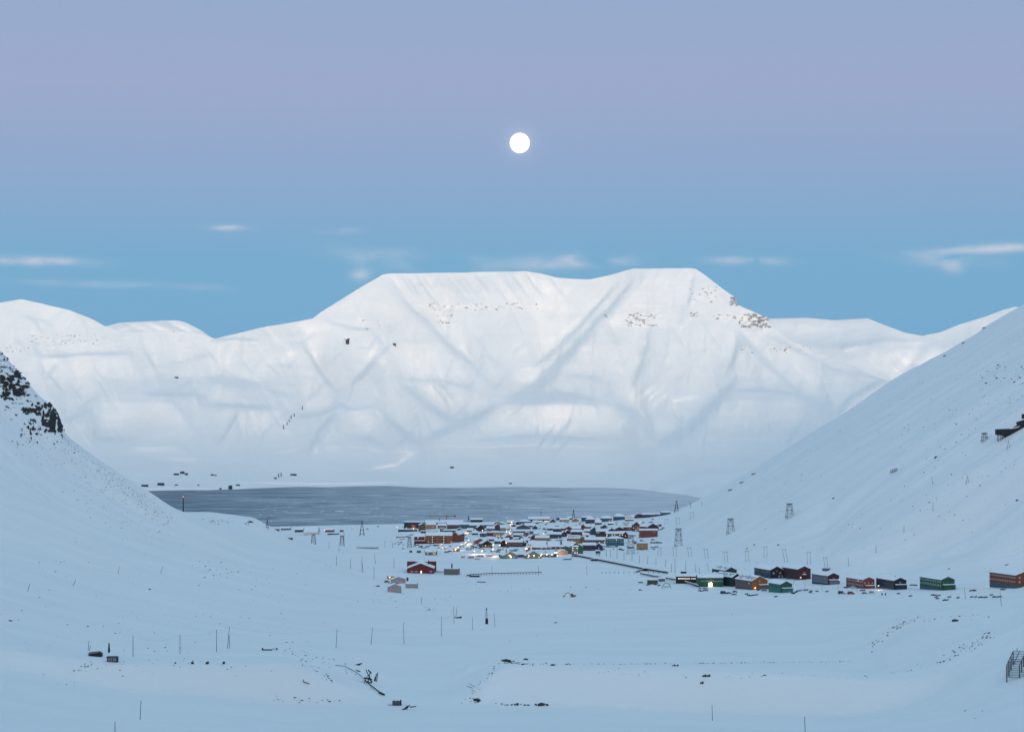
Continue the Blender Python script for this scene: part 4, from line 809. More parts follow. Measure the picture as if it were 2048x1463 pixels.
hq = T("hall","hall","pale green wide-gabled hall with yellow lamps along its eaves", 1067,1116.5,32,5,24,6,7.5,'y','sage',None,.1,[w_('f',1,3,z0=.6,hh=2.4,wsz=(1.4,1.2),litset={(0,0),(0,2)})],None)
for dx in (-6, 0.5, 9): wall_lamp(hq, (dx, -.3, 4.0), .8, 120)
hw = T("hall_wing","building","teal wing with a row of yellow lamps running from the pale green hall", 1094,1113.5,24,4,12,-22,1.5,'x','teal',None,.1,[w_('f',1,6,wsz=(1.0,1.0),trim=0,litset={(0,1),(0,4)})],None)
for dx in (-7, 0, 7): wall_lamp(hw, (dx, -.3, 3.3), .8, 120)
hc = T("house","house","peach gabled house in strong lamplight at the foot of the stone-grey tower", 1126,1109,19,5,12,8,3.5,'y','peach',None,.1,[w_('f',1,2,wsz=(1.2,1.4),span=(.6,1.0),kind='dark')],None)
wall_lamp(hc, (-9, -3, 3.4), 1.0, 1500)
T("house","house","stone-grey tower block with lit windows on every floor", 1150,1112.5,13,17,10,0,1.5,'x','stone',None,.1,[w_('f',4,3,wsz=(1.3,1.5),litset={(1,1),(1,2),(3,0),(3,2),(2,0)})],None)
hgg = T("hall","hall","tall green gabled hall behind the stone-grey tower, two lamps high on its wall", 1152,1107,28,12,30,10,7,'y','green',None,.1,[w_('f',1,3,z0=1,hh=3,wsz=(1.4,1.4),trim=0)],None)
wall_lamp(hgg, (-4.5, -.4, 9.2), 1.5, 700); wall_lamp(hgg, (-1.2, -.4, 10.2), 1.5, 700)
T("hall","hall","long navy-walled hall under one big snow roof, running to the tall green gabled hall", 1118,1097.5,44,4,26,0,7.5,'x','navy',None,.1,[w_('f',1,10,wsz=(1.0,.9),trim=0,litset={(0,1),(0,3),(0,5)})],None,chim=(.1,.2,1.5,1.0))
T("hut","hut","navy hut with a blue roof edge beside the dark arched-gable barrack", 1196,1106,9,4,7,0,1,'x','blue',None,.1,[],None)
T("barrack","barrack","dark navy barrack with an arched gable and pale cyan windows", 1178,1100.5,27,9.5,15,-4,3,'x','black',None,.2,[w_('f',2,7,wsz=(1.5,1.4),trim=0,kind='pale')],None,side_col='navy')
T("house","house","arched navy gable end of the dark barrack", 1197.5,1100.5,14,8,14,-6,4.5,'y','navy',None,.2,[w_('f',1,1,wsz=(1.6,2.0),kind='pale')],None)
T("barrack","barrack","sand-brown barrack with dark strips on its snowy roof", 1147,1086.5,26,9,18,-4,4.5,'x','tan',None,.2,[w_('f',2,9,wsz=(.9,.9),trim=0,kind='dark')],None,rsnow='slate')
T("house","house","plain sand-brown gable end joined to the striped-roof barrack", 1165.5,1085.5,11,8,18,-6,3.5,'y','tan',None,.2,[w_('f',2,2,wsz=(.9,.9),trim=0,kind='dark')],None)
T("terrace","building","dark red terrace with pale window bars and two bright lamps at its end", 1190,1086,41,6,14,-2,3,'x','darkred',None,.2,[w_('f',2,12,wsz=(1.1,1.1),litset={(0,8),(0,11)})],None)
T("house","house","teal three-storey house with rows of white windows and a hipped snow roof", 1230.5,1090.5,35,12,18,0,4,'x','teal','teal',1.0,[w_('f',2,8,z0=3.4,wsz=(1.2,1.3),litset={(1,4)})],None,hip=True)
T("terrace","building","maroon terrace with warm lit porches under a thick snow roof, above the teal three-storey house", 1232,1076,41,8,16,-3,3,'x','black',None,.2,[w_('f',2,8,wsz=(1.5,1.4),litset={(1,0),(1,2),(1,3),(1,5),(1,6),(0,7)},kind='dark')],None,side_col='maroon')
T("house","house","maroon gabled end house of the lit terrace", 1251,1076,8,8,14,-6,3.5,'y','maroon',None,.2,[w_('f',1,1,wsz=(1.1,1.1),litset={(0,0)})],None)
T("terrace","building","black two-storey terrace with cyan windows, beside the tall teal gable", 1203,1072.5,22,9,14,0,2.5,'x','black',None,.2,[w_('f',2,6,wsz=(1.2,1.3),kind='pale',trim=0,litset={(1,0),(1,1)})],None)
T("house","house","tall teal gabled house at the end of the black terrace", 1188,1069,10,9.5,16,6,3.5,'y','dteal',None,.2,[w_('f',1,1,wsz=(1.0,1.2),trim=0)],None)
T("house","house","small dark teal house half hidden behind the snow roofs, chimney on top", 1224,1062.5,12,3,10,4,2.5,'y','dteal',None,.1,[],None,chim=(0,.3,3,.4))
T("terrace","building","black terrace with cyan-lit windows and a snowy gable, in the middle of the town", 1153,1070.5,22,6.5,14,-3,3,'x','black',None,.2,[w_('f',1,6,wsz=(1.3,1.4),kind='pale',trim=0)],None)
T("house","house","black gabled house with snowy porch beside the cyan-windowed terrace", 1136,1072,11,7,14,8,3.5,'y','black',None,.2,[w_('f',1,2,wsz=(1.0,1.0))],None,porch=(-.3,.4,.5,2))
T("house","house","narrow dark red house between the teal terrace and the black gable", 1128.5,1073,6,7,14,8,2.5,'y','darkred',None,.2,[w_('f',1,1,wsz=(1.0,1.0))],None)
T("terrace","building","teal terrace with a peaked gable and one yellow window, above the striped-roof barrack", 1108,1076,29,7,14,-4,3,'x','dteal',None,.2,[w_('f',2,8,wsz=(1.0,1.0),trim=0,litset={(0,6)})],None)
T("terrace","building","navy terrace with snow roof and a brown end wall, below the red gabled houses", 1113.5,1064.5,15,6.5,14,-2,2.5,'x','navy',None,.2,[w_('f',2,5,wsz=(1.0,1.0),trim=0)],None,side_col='brown')
T("house","house","square brown house at the end of the navy terrace", 1124.5,1063,7,6,12,-2,1.5,'x','brown',None,.2,[w_('f',1,2,wsz=(.9,1.0),trim=0)],None)
T("house","house","bright red wide-gabled house, the first of the two red gables above the terraces", 1137,1061.5,17,4,14,10,4,'y','red',None,.2,[w_('f',1,3,wsz=(1.0,1.0),trim=0)],None)
T("house","house","low red wing with beige panels beside the wide-gabled red house", 1153,1060,17,3,12,-4,3.5,'x','red',None,.2,[w_('f',1,5,wsz=(1.0,1.0),trim=0)],None)
T("house","house","bright red gabled house with long red-edged snow roof, the second of the two red gables", 1165.5,1058.5,11,5,14,8,4,'y','red',None,.2,[w_('f',1,2,wsz=(1.0,1.0),trim=0)],None)
T("terrace","building","long low red terrace reaching from the second red gable towards the octagonal hut", 1179,1057,20,3.5,12,-8,2.5,'x','red',None,.2,[w_('f',1,6,wsz=(1.0,.9),trim=0)],None)
T("house","house","plum gabled house by the bright store near the shore", 1106,1044,11,2.5,12,8,3,'y','plum',None,.1,[w_('f',1,2,wsz=(1.0,.8),trim=0)],None)
T("house","house","sand-coloured low house near the shore between the plum gable and the steel pylon", 1129,1042.5,19,3.2,12,0,2.5,'x','tan',None,.1,[w_('f',1,5,wsz=(1.1,.9),trim=0,litset={(0,1)})],None)
T("house","house","tan gabled house with a lit eave at the foot of the shoreline pylon", 1151,1043,13,3,12,4,3,'y','tan',None,.1,[w_('f',1,2,wsz=(1.0,.9),trim=0,litset={(0,1)})],None)
T("house","house","navy low house with snow roof behind the shoreline pylon", 1141,1038.5,12,2.5,12,0,2,'x','navy',None,.1,[],None)
T("villa","house","dark blue pyramid-roofed house, first of the group of blue houses by the shore", 1167,1042,8,6.5,14,0,3,'x','navy',None,.1,[w_('f',1,2,wsz=(1.1,1.1),trim=0)],None,hip=True)
T("villa","house","navy pyramid-roofed house beside the octagonal red hut", 1181,1046,20,6.5,16,0,4,'x','navy','dteal',.6,[w_('f',1,6,wsz=(1.1,1.2))],None,hip=True)
T("villa","house","teal pyramid-roofed house with two orange windows, behind the octagonal red hut", 1212,1042.5,24,5.5,18,0,4.5,'x','teal',None,.3,[w_('f',1,7,wsz=(1.1,1.1),trim=0,litset={(0,5),(0,6)})],None,hip=True)
T("villa","house","teal pyramid-roofed house above the wind-scoured road, next to the tan striped-roof hut", 1239,1039.5,24,6,18,0,5,'x','teal',None,.3,[w_('f',1,7,wsz=(1.1,1.1),trim=0)],None,hip=True)
T("house","house","navy house with heavy snow roof behind the two teal pyramid-roofed houses", 1176,1038,22,3,14,0,3,'x','dteal',None,.1,[w_('f',1,5,wsz=(1.0,.8),trim=0)],None,hip=True)
# octagonal hut
X, Yh, Z = hit(1196.5, 1048.5); s_ = F/Yh
rt = bpy.data.objects.new("pavilion", None); COL.objects.link(rt); rt.location = (X, Yh, Z); tag(rt, "octagonal red hut under a high dome of snow, beside the navy pyramid-roofed house", "pavilion")
def octa(r, z): return [(r*math.cos(math.pi/8+k*math.pi/4), r*math.sin(math.pi/8+k*math.pi/4), z) for k in range(8)]
b = MB(); r_o = 7.5/s_; b.poly(octa(r_o, -3)+octa(r_o, 4/s_), [(i, (i+1) % 8, 8+(i+1) % 8, 8+i) for i in range(8)]+[tuple(range(8, 16))], PM['brick']); b.build("wall", rt)
b = MB(); b.poly(octa(r_o*1.06, 4/s_+.02)+octa(r_o*1.0, 8/s_)+octa(r_o*.5, 11/s_)+[(0,0,12/s_)], [tuple(range(8))[::-1]]+[(i, (i+1) % 8, 8+(i+1) % 8, 8+i) for i in range(8)]+[(8+i, 8+(i+1) % 8, 16+(i+1) % 8, 16+i) for i in range(8)]+[(16+i, 16+(i+1) % 8, 24) for i in range(8)], SNOW_ROOF); b.build("roof", rt)
T("hut","hut","tan hut with black bars showing through its snow roof, above the wind-scoured road", 1259,1041.5,17,3,9,0,5,'x','tan',None,.2,[w_('f',1,4,wsz=(1.2,.8),trim=0)],None,rsnow='black')
T("house","house","tall dark red gabled house with lit yellow windows on two floors", 1272.5,1061.5,14,11,14,4,4.5,'y','maroon',None,.2,[w_('f',3,4,z0=.6,wsz=(1.2,1.3),litset={(0,1),(0,2),(0,3),(1,0),(1,2),(1,3)})],None)
T("terrace","building","dark red link terrace between the tall lit gable and the wide dark red gable", 1289,1059.5,20,6,12,-4,3,'x','maroon',None,.2,[w_('f',1,4,wsz=(1.0,1.0),trim=0)],None)
T("house","house","wide dark red gabled house with snow steps in its gable, above the plum barrack", 1306,1061,23,6.5,18,6,6,'y','darkred',None,.2,[w_('f',1,3,wsz=(1.0,1.0),trim=0)],None,porch=(-.4,.2,.3,2.5))
T("barrack","barrack","plum-red barrack with faint grey windows, lowest of the dark red houses under the slope", 1297.5,1074,36,12,16,0,2,'x','brick',None,.3,[w_('f',2,8,wsz=(1.0,1.0),trim=0,litset={(1,6)})],None)
T("hut","hut","tiny dark red hut beside the wide dark red gabled house", 1320.5,1052,5.5,3.5,6,0,1.2,'x','darkred',None,.1,[w_('f',1,1,wsz=(1.0,.9))],None)
T("terrace","building","dark maroon terrace with a row of small lit panes, next to the tall lit gable", 1256,1060.5,19,6,12,-4,1.8,'x','maroon',None,.2,[w_('f',1,7,z0=2.6,hh=2.0,wsz=(1.2,.9),litset={(0,4),(0,6)})],None)
T("house","house","low dark red house with snowy gable, uphill end of the maroon terrace", 1239,1061,15,3.5,12,4,3,'y','darkred',None,.2,[w_('f',1,3,wsz=(1.0,.8),trim=0)],None)
ht = T("house","house","plain sand-brown house standing alone beside the tall lattice tower", 1284,1099,22,11.5,12,-6,.8,'x','tan',None,.3,[w_('f',1,1,z0=1.2,hh=3,wsz=(1.6,1.8),kind='dark'),w_('f',1,1,z0=4.6,hh=2.4,wsz=(1.6,1.3),kind='pale')],None,snow=.3)
T("terrace","building","dark purple terrace climbing to the slope, above the tan striped-roof hut", 1277.5,1035.5,12,5.5,12,4,2,'y','purple',None,.1,[w_('f',1,2,wsz=(1.0,.9),trim=0)],None)
T("terrace","building","long violet-black terrace on the skyline of the town", 1298,1034,28,4.8,12,4,2,'x','purple',None,.1,[w_('f',1,8,wsz=(1.0,.9),trim=0,kind='dark')],None,side_col='maroon')
T("house","house","small black house between the violet-black terrace and the last teal house", 1317.5,1031,9,2.5,10,4,2,'x','black',None,.1,[],None)
T("house","house","last teal house of the town, half behind the snow slope", 1332,1029,19,4,12,6,2,'x','teal',None,.1,[w_('f',1,5,wsz=(1.0,.8),trim=0)],None)
T("house","house","dark house with snowy hood left of the violet terraces above the tan hut", 1266.5,1035.5,9,3,10,0,2,'x','slate',None,.1,[],None)
# field-side huts
hl = T("house","house","dark grey house with yellow windows, beside the floodlit football field", 861,1109.5,22,5,12,-6,2,'x','slate',None,.2,[w_('f',1,6,wsz=(1.2,1.2),litset={(0,1),(0,4),(0,5)})],None)
T("house","house","low dark house with snow roof behind the dark grey house with yellow windows", 858,1104,18,3,10,0,1.5,'x','dteal',None,.2,[],None)
T("hut","hut","small black hut standing in open snow, west of the weathered hut", 821.5,1104,5,3,5,0,.4,'x','black',None,.1,[],None,snow=.2)
T("hut","hut","small weathered brown hut between the black hut and the dark grey house", 837.5,1105,8,4,5,0,.5,'x','greybrown',None,.1,[w_('f',1,2,wsz=(.8,.8),trim=0)],None,snow=.25)
hz_ = T("hut","hut","small hut with a bright lamp at the road bend", 911.5,1102.5,11,4.5,7,0,.8,'x','greybrown',None,.1,[w_('f',1,2,wsz=(1.0,1.0),trim=0)],None,snow=.3)
wall_lamp(hz_, (0, -.3, 3.0), 1.0, 600)
# harbour flat
T("hall","hall","plain pale hall on the harbour flat, the one nearest the snow ridge", 571,1059.5,19,3,20,0,2.2,'x','grey',None,.1,[w_('f',1,4,wsz=(1.4,.9),trim=0)],None)
T("shed","shed","small grey shed between the snow ridge and the plain pale hall", 553,1059.5,9,2,10,0,1.2,'x','grey',None,.1,[],None)
T("house","house","maroon house on the harbour flat with snow-filled yard", 598,1063.5,17,4,14,0,3,'x','maroon',None,.1,[w_('f',1,5,wsz=(1.2,1.0))],None)
T("hall","hall","broad white hall under one great snow roof on the harbour flat", 621,1069,28,4,60,0,8,'x','white',None,.1,[],None)
hk = T("house","house","dark red house with a bright yellow yard lamp on the harbour flat", 659,1063.5,18,3.6,14,0,2.5,'x','darkred',None,.1,[w_('f',1,5,wsz=(1.2,1.0))],None)
wall_lamp(hk, (-11, -3, 4.6), 1.0, 500)
T("shed","shed","long black low shed at the end of the harbour quay", 666,1068.5,22,2.0,10,-4,.8,'x','black',None,.1,[],None,snow=.25)
T("shed","shed","brown timber shed beside the dark red harbour house", 683,1063,7,3.2,8,0,.8,'x','brown',None,.1,[],None,snow=.2)
T("shed","shed","flat black shed on the snow below the harbour ridge", 580,1077.5,9,2.2,8,0,.5,'x','black',None,.1,[],None,snow=.2)

# more of the crowded rows between the named houses
for (u, v, w3, h3, c3, dd, ax, l) in [(1021,1046.5,14,2,'slate',12,'x',"small slate house behind the slate-blue hall, street side"),(1028,1055,12,3,'plum',12,'y',"plum gable just below the small dark-gabled cottage"),(1026,1061,12,3,'dteal',12,'x',"short dark teal house on the school side of the lamp-lit street"),(1071,1047,12,2.4,'brown',12,'x',"brown house in front of the dark teal store"),
    (1070,1057.5,10,3,'dteal',12,'y',"small dark teal gable at the slipway's upper edge"),(1072,1071,9,3.2,'brick',10,'x',"small brick-red house by the slipway's foot lamp"),(990,1068.5,14,2.5,'slate',12,'x',"low slate house behind the pale grey shop"),(940,1063,12,2.6,'greybrown',10,'x',"low grey-brown house by the curving road's upper end"),(950,1069,12,3,'navy',10,'x',"small navy house where the curving road leaves the town"),
    (1012,1083,12,3,'maroon',12,'x',"short maroon house uphill of the long dark red house"),(1043,1079,12,3,'greybrown',12,'y',"grey-brown gable between the rust-brown and the small dark red houses"),(1101,1060,12,3.5,'slate',12,'x',"slate house between the slipway and the navy terrace"),(1175,1066,14,4,'navy',12,'x',"navy house beside the tall teal gable, cyan terrace side"),(1171,1073,12,3,'maroon',10,'x',"short maroon house below the navy house, near the tall teal gable"),
    (1209,1056,12,3,'dteal',10,'y',"lone dark teal gable below the wind-scoured road"),(1222,1049,10,2.4,'brown',8,'x',"small brown shed on the wind-scoured road's inner bend"),(836,1052,12,3,'slate',10,'x',"slate lean-to beside the navy block with the glowing wall"),(902,1050,16,3,'tan',12,'x',"tan house behind the reddish crane house"),(1090,1042,10,2.6,'beige',10,'x',"beige house beside the bright shop windows"),(1117,1040,10,2.4,'teal',10,'y',"small teal gable on the shore past the plum gable")]:
    T("house","house",l,u,v,w3,h3,dd,hrng.uniform(-10,10),3,ax,c3,None,.1,[w_('f',1,max(2,int(w3/4)),wsz=(1.1,.9),trim=0,lit=.12)],None)

# ------------------------------------------------------------------ poles and pylons
def root_at(name, label, cat, u, v, group=None, rot=0.0):
    X, Yh, Z = hit(u, v)
    o = bpy.data.objects.new(name, None); COL.objects.link(o); o.location = (X, Yh, Z); o.rotation_euler = (0, 0, R(rot))
    tag(o, label, cat, group); return o, F/Yh
def pole(label, u, vt, vb, lean=0.0, thick=.16, group=None, name="wooden_pole", cat="pole", mat=None, arm=False, brace=False, cone=False):
    """round tapered pole; lean: pixels by which the top stands aside"""
    X, Yh, Z = hit(u, vb); s = F/Yh; H = (vb-vt)/s; b = MB()
    th = max(thick, 0.42/s)
    top = (lean/s, 0, H)
    b.bar((-lean/s*.1, 0, -1.2), top, th, mat or WOOD, th*.72, n=8)
    if arm: b.box(lean/s-1.1, lean/s+1.1, -.12, .12, H-.7, H-.45, mat or WOOD)
    if brace: b.bar((1.3, 0, -1), (lean/s*.7+.1, 0.05, H*.62), th*.8, mat or WOOD, n=6)
    if cone: b.bar((0, 0, H*.1), (lean/s, 0, H*.98), th*2.2, mat or WOOD_D, th, n=8)
    o = b.build(name, None, (X, Yh, Z)); tag(o, label, cat, group); return o, H, s
OR = ["first","second","third","fourth","fifth","sixth","seventh","eighth","ninth","tenth","eleventh","twelfth","thirteenth","fourteenth","fifteenth","sixteenth","seventeenth","eighteenth","nineteenth","twentieth"]
G1 = "wooden line poles across the near valley floor"
near = [(266,1271,1312,0,"thin pole standing just past the two buried sheds, first of the wired row"),(360,1268,1307,0,"thin pole midway between the buried sheds and the two tall poles"),
        (433,1258,1303,0,"tall dark upright pole, partner of the leaning one beside it"),(455,1252,1296,4,"tall dark pole leaning away from its upright partner"),
        (672,1258,1295,2,"slightly tilted pole on the snow beyond the wrecked conveyor"),(742,1254,1288,3,"tilted pole beyond the wrecked conveyor, nearer the valley middle"),
        (808,1244,1287,-1,"straight pole with a short top stub, between the tilted pole and the doubled pole"),(883,1232,1271,0,"thick doubled pole nearest the half-buried dark cart"),
        (908,1211,1247,-1,"pole standing at the half-buried dark cart"),(912,1213,1232,2,"short slanting pole rising from the half-buried dark cart"),(945,1233,1259,0,"short thin pole between the dark cart and the lattice mast"),(990,1224,1253,-2,"thin pole just beyond the dark lattice mast")]
P1 = [pole(l, u, a, c, ln_, .17, G1, brace=(i == 3)) for i, (u, a, c, ln_, l) in enumerate(near)]
b = MB()
for i in range(8):      # sagging wire strung along the row
    (o1, h1, s1), (o2, h2, s2) = P1[i], P1[i+1] if i < 7 else P1[8]
    A = Vector(o1.location)+Vector((0, 0, h1-.3)); B = Vector(o2.location)+Vector((0, 0, h2-.3)); last = A
    for k in range(1, 9):
        t = k/8; q = A.lerp(B, t); q.z -= 4*t*(1-t)*(A-B).length*.035; b.bar(last, q, .022, WOOD_D, n=3); last = q
o = b.build("overhead_wire"); tag(o, "thin sagging wire strung between the poles of the near row", "wire")
G2 = "lone short poles on the snowy side slope"
for (u, a, c, ln_, l) in [(55,1166,1182,5,"short tilted pole on the bare slope, farthest from the valley floor"),(145,1158,1171,7,"strongly tilted short pole on the bare slope, next to the outermost one"),(236,1132,1146,3,"short tilted pole high on the slope, third going towards the valley floor"),(321,1131,1145,5,"short tilted pole high on the slope, last before the boulder belt")]:
    pole(l, u, a, c, ln_, .17, G2)
for (u, a, c, ln_, l) in [(176,1280,1299,2,"slim stick pole behind the upper buried shed"),(178,1290,1301,3,"short slanting stick beside the slim one behind the upper buried shed"),(280,1400,1438,2,"tall pole alone in open snow near the lower edge of the picture"),(230,1452,1475,0,"pole whose top only just enters the picture at the lower edge"),
                       (1425,1408,1440,-1,"pole alone at the foot of the long snow bank, below the dark timber strip"),(1611,1432,1475,-2,"slightly leaning pole cut by the lower picture edge below the long snow bank")]:
    pole(l, u, a, c, ln_, .15)
pole("stout tapered dark post between the two buried sheds", 218, 1285, 1305, 0, .3, None, cone=True)
G3 = "thin poles scattered around the pink cabins"
for i, (u, a, c, ln_, l) in enumerate([(673,1110,1130,0,"thin pole on the flat, outermost from the pink cabins"),(701,1116,1137,0,"thin pole on the flat, between the outermost and the braced one"),(724,1110,1144,0,"tall braced pole on the flat before the pink cabins"),(751,1106,1127,-2,"leaning pole just beyond the tall braced one"),
                       (748,1133,1157,0,"pole standing lowest, close to the parked car at the tan hut"),(788,1116,1136,0,"pole between the pink cabins and the low footbridge"),(842,1193,1206,2,"short tilted pole on the snow below the pink cabins"),(984,1131,1151,0,"thin pole above the open pipe beside the grey-beige block"),
                       (1077,1131,1150,0,"thin pole at the far end of the low trestle pipe"),(1174,1130,1149,-1,"thin pole between the trestle pipe and the row of stub posts"),(688,1064,1082,0,"thin pole on the flat next to the squat trestle pylon"),(678,1093,1102,0,"short pole by the deep footbridge gap"),(658,1083,1096,0,"faint pole between the two squat trestle pylons"),(770,1082,1094,0,"pole at the end of the footbridge"),(785,1083,1095,1,"faint crossed pole past the footbridge")]):
    pole(l, u, a, c, ln_, .15, G3, arm=(i in (10, 13, 14)), brace=(i in (2,)))
G4 = "thin poles between the tan house and the barracks"
for i, (u, a, c, ln_) in enumerate([(1199,1098,1112,2),(1213,1100,1113,0),(1221,1098,1114,0),(1234,1094,1116,0),(1248,1103,1119,0),(1264,1099,1120,0),(1276,1101,1107,0),(1279,1110,1125,0),(1295,1111,1127,1),(1312,1114,1129,0),(1331,1117,1133,1),(1343,1126,1143,0),(1371,1120,1139,1),(1392,1126,1143,-2),(1400,1133,1148,-2),(1417,1125,1141,-2),(1438,1129,1138,-1)]):
    pole("thin line pole, %s of the file that runs from the navy hut to the barracks" % OR[i], u, a, c, ln_, .14, G4)
pole("tall twin-thickness pole with a box at its foot, above the low black hall", 1350, 1116, 1145, 0, .28, None)
G5 = "single poles on the far slope"
for (u, a, c, ln_, l) in [(1752,1089,1105,0,"thin pole high on the slope above the navy barrack"),(1866,1005,1021,0,"thin pole high on the slope above the green barrack"),(1808,1050,1064,0,"slim dark stake on the slope between the two thin high poles"),(1931,1175,1197,-2,"leaning pole in front of the green barrack's far end"),(2003,1184,1211,-3,"leaning pole in front of the red-orange barrack"),
                       (1698,1113,1132,-2,"slanting doubled pole on the slope above the brick-red barrack"),(1866,952,968,-3,"short slanting pole below the dark mine station on the slope"),(1404,1002,1010,0,"tiny pole on the skyline at the end of the fjord"),(1382,1003,1016,-2,"thin leaning mast on the skyline beside the shoreline pylon"),(1082,1017,1036,0,"hair-thin mast rising from the snow roof of the dark teal store")]:
    pole(l, u, a, c, ln_, .13, G5)
for (u, a, c) in [(2017,880,897),(1935,951,966)]:
    o, s = root_at("a_frame_pole", "two-legged A-frame pole on the slope, %s" % ("beside the dark mine station" if u > 2000 else "below the small trestle and mine station"), "pole", u, c)
    H = (c-a)/s
    for sx in (-1, 1): b = MB(); b.bar((sx*3/s, 0, -1), (0, 0, H), .22, WOOD, .16, n=6); b.build("leg", o)
# pairs of poles with a cross-beam
G6 = "twin-pole line frames along the foot of the slope"
for i, (u, a, c, ln_) in enumerate([(1319,1094,1111,0),(1350,1094,1112,-1),(1381,1094,1113,-3),(1414,1097,1116,-3),(1453,1103,1124,-2),(1495,1101,1122,-1),(1531,1092,1114,0),(1573,1098,1124,-5),(1618,1103,1128,-1),(1654,1114,1138,-4),(1384,1024,1039,0),(1356,1035,1050,0),(1333,1037,1048,0)]):
    lab = "twin-pole line frame, %s of the long row at the slope foot" % OR[i] if i < 10 else ["small twin-pole frame highest up the slope past the town","small twin-pole frame directly above the lattice tower by the slope","small twin-pole frame nearest the tiny dark red hut"][i-10]
    o, s = root_at("twin_pole_frame", lab, "pole frame", u, c, G6); H = (c-a)/s; w2 = 3.0/s
    for sx in (-1, 1):
        b = MB(); b.bar((sx*w2, 0, -1), (sx*w2+ln_/s, 0, H), .2, WOOD, .16, n=6); b.build("leg", o)
    b = MB(); b.box(-w2*1.5+ln_/s, w2*1.5+ln_/s, -.13, .13, H-.5, H-.2, WOOD); b.build("cross_beam", o)
    b = MB()
    for q in (-1.4, 0, 1.4): b.box(q*w2+ln_/s-.1, q*w2+ln_/s+.1, -.1, .1, H-.9, H-.504, STEEL)
    b.build("insulator", o)
def trestle(label, u, vt, vb, wpx, mat=WOOD_D, group="timber cableway trestles"):
    """four-legged timber cableway tower with crossed braces and a head frame"""
    o, s = root_at("cableway_trestle", label, "trestle", u, vb, group, 12); H = (vb-vt)/s; bw = wpx/s/2; tw = bw*.55; dp = bw*.8; r = max(.22, .30/s)
    cn = lambda sx, sy, t: ((bw+(tw-bw)*t)*sx, (dp+(dp*.6-dp)*t)*sy, H*t)
    for sx in (-1, 1):
        for sy in (-1, 1):
            b = MB(); a = cn(sx, sy, 0); b.bar((a[0], a[1], -6), cn(sx, sy, 1), r, mat); b.build("leg", o)
    nb = max(2, int(round(H/ (bw*1.5)))); b = MB()
    for k in range(nb+1):
        t = k/nb; hb = MB()
        for sy in (-1, 1): hb.bar(cn(-1, sy, t), cn(1, sy, t), r*.7, mat)
        for sx in (-1, 1): hb.bar(cn(sx, -1, t), cn(sx, 1, t), r*.7, mat)
        hb.build("girt", o)
        if k < nb:
            t2 = (k+1)/nb
            for sy in (-1, 1): b.bar(cn(-1, sy, t), cn(1, sy, t2), r*.5, mat); b.bar(cn(1, sy, t), cn(-1, sy, t2), r*.5, mat)
            for sx in (-1, 1): b.bar(cn(sx, -1, t), cn(sx, 1, t2), r*.5, mat)
    b.build("cross_brace", o)
    b = MB(); b.box(-tw*1.5, tw*1.5, -dp*.75, dp*.75, H+.01, H+.5, mat); b.bar((0, 0, H-.02), (0, 0, H*.84), r*1.5, mat); b.bar((0, 0, H*.84), (-tw, 0, H-.1), r, mat); b.bar((0, 0, H*.84), (tw, 0, H-.1), r, mat); b.build("head_frame", o)
    return o
trestle("dark timber cableway trestle highest on the open slope", 1579, 1007, 1033, 15)
trestle("dark timber cableway trestle on the slope, downhill of the highest one", 1461, 1037, 1065, 15)
trestle("dark timber cableway trestle at the slope foot above the twin-pole frames", 1357, 1057, 1091, 15)
trestle("tall grey lattice tower standing between the teal three-storey house and the plain sand-brown house", 1261.5, 1070, 1107, 15, STEEL)
trestle("squat dark trestle beside the mine station on the slope", 1969, 866, 881, 13)
trestle("grey squat trestle pylon on the flat near the harbour", 627, 1068, 1087, 10, STEEL)
trestle("grey squat trestle pylon on the flat nearer the footbridge", 684, 1071, 1091, 10, STEEL)
trestle("grey trestle pylon in front of the dark red end of the apartment row", 819, 1073, 1094, 9, STEEL)
def aframe(label, u, vt, vb, wpx, mat=WOOD_D):
    o, s = root_at("line_pylon", label, "pylon", u, vb, "tall narrow pylons near the shore", 15); H = (vb-vt)/s; bw = wpx/s/2; r = max(.25, .40/s)
    for sx in (-1, 1):
        for sy in (-.5, .5): b = MB(); b.bar((sx*bw, sy*bw, -4), (sx*bw*.12, sy*.2, H*.93), r, mat); b.build("leg", o)
    b = MB()
    for t in (.12, .36, .6, .8):
        x = bw*(1-.88*t/.93)
        for sy in (-.5, .5): b.bar((-x, sy*x, H*t), (x, sy*x, H*t), r*.7, mat)
    b.build("cross_beam", o)
    b = MB(); b.bar((0, 0, H*.9), (0, 0, H), r*1.1, mat); b.box(-bw*.5, bw*.5, -.15, .15, H*.93, H*.95, mat); b.build("top_post", o)
aframe("pointed pylon at the skyline where the town meets the slope", 1353, 1000, 1023, 9)
aframe("pointed pylon rising from the middle of the shoreline houses", 1147, 1018, 1041, 7)
aframe("pointed pylon on the harbour flat beside the broad white hall", 724, 1040, 1071, 10)
aframe("pointed pylon half behind the snow ridge at the harbour", 534.5, 1038, 1056, 6)
aframe("small pointed pylon behind the blue-grey halls near the crane", 937, 1031, 1048, 5)
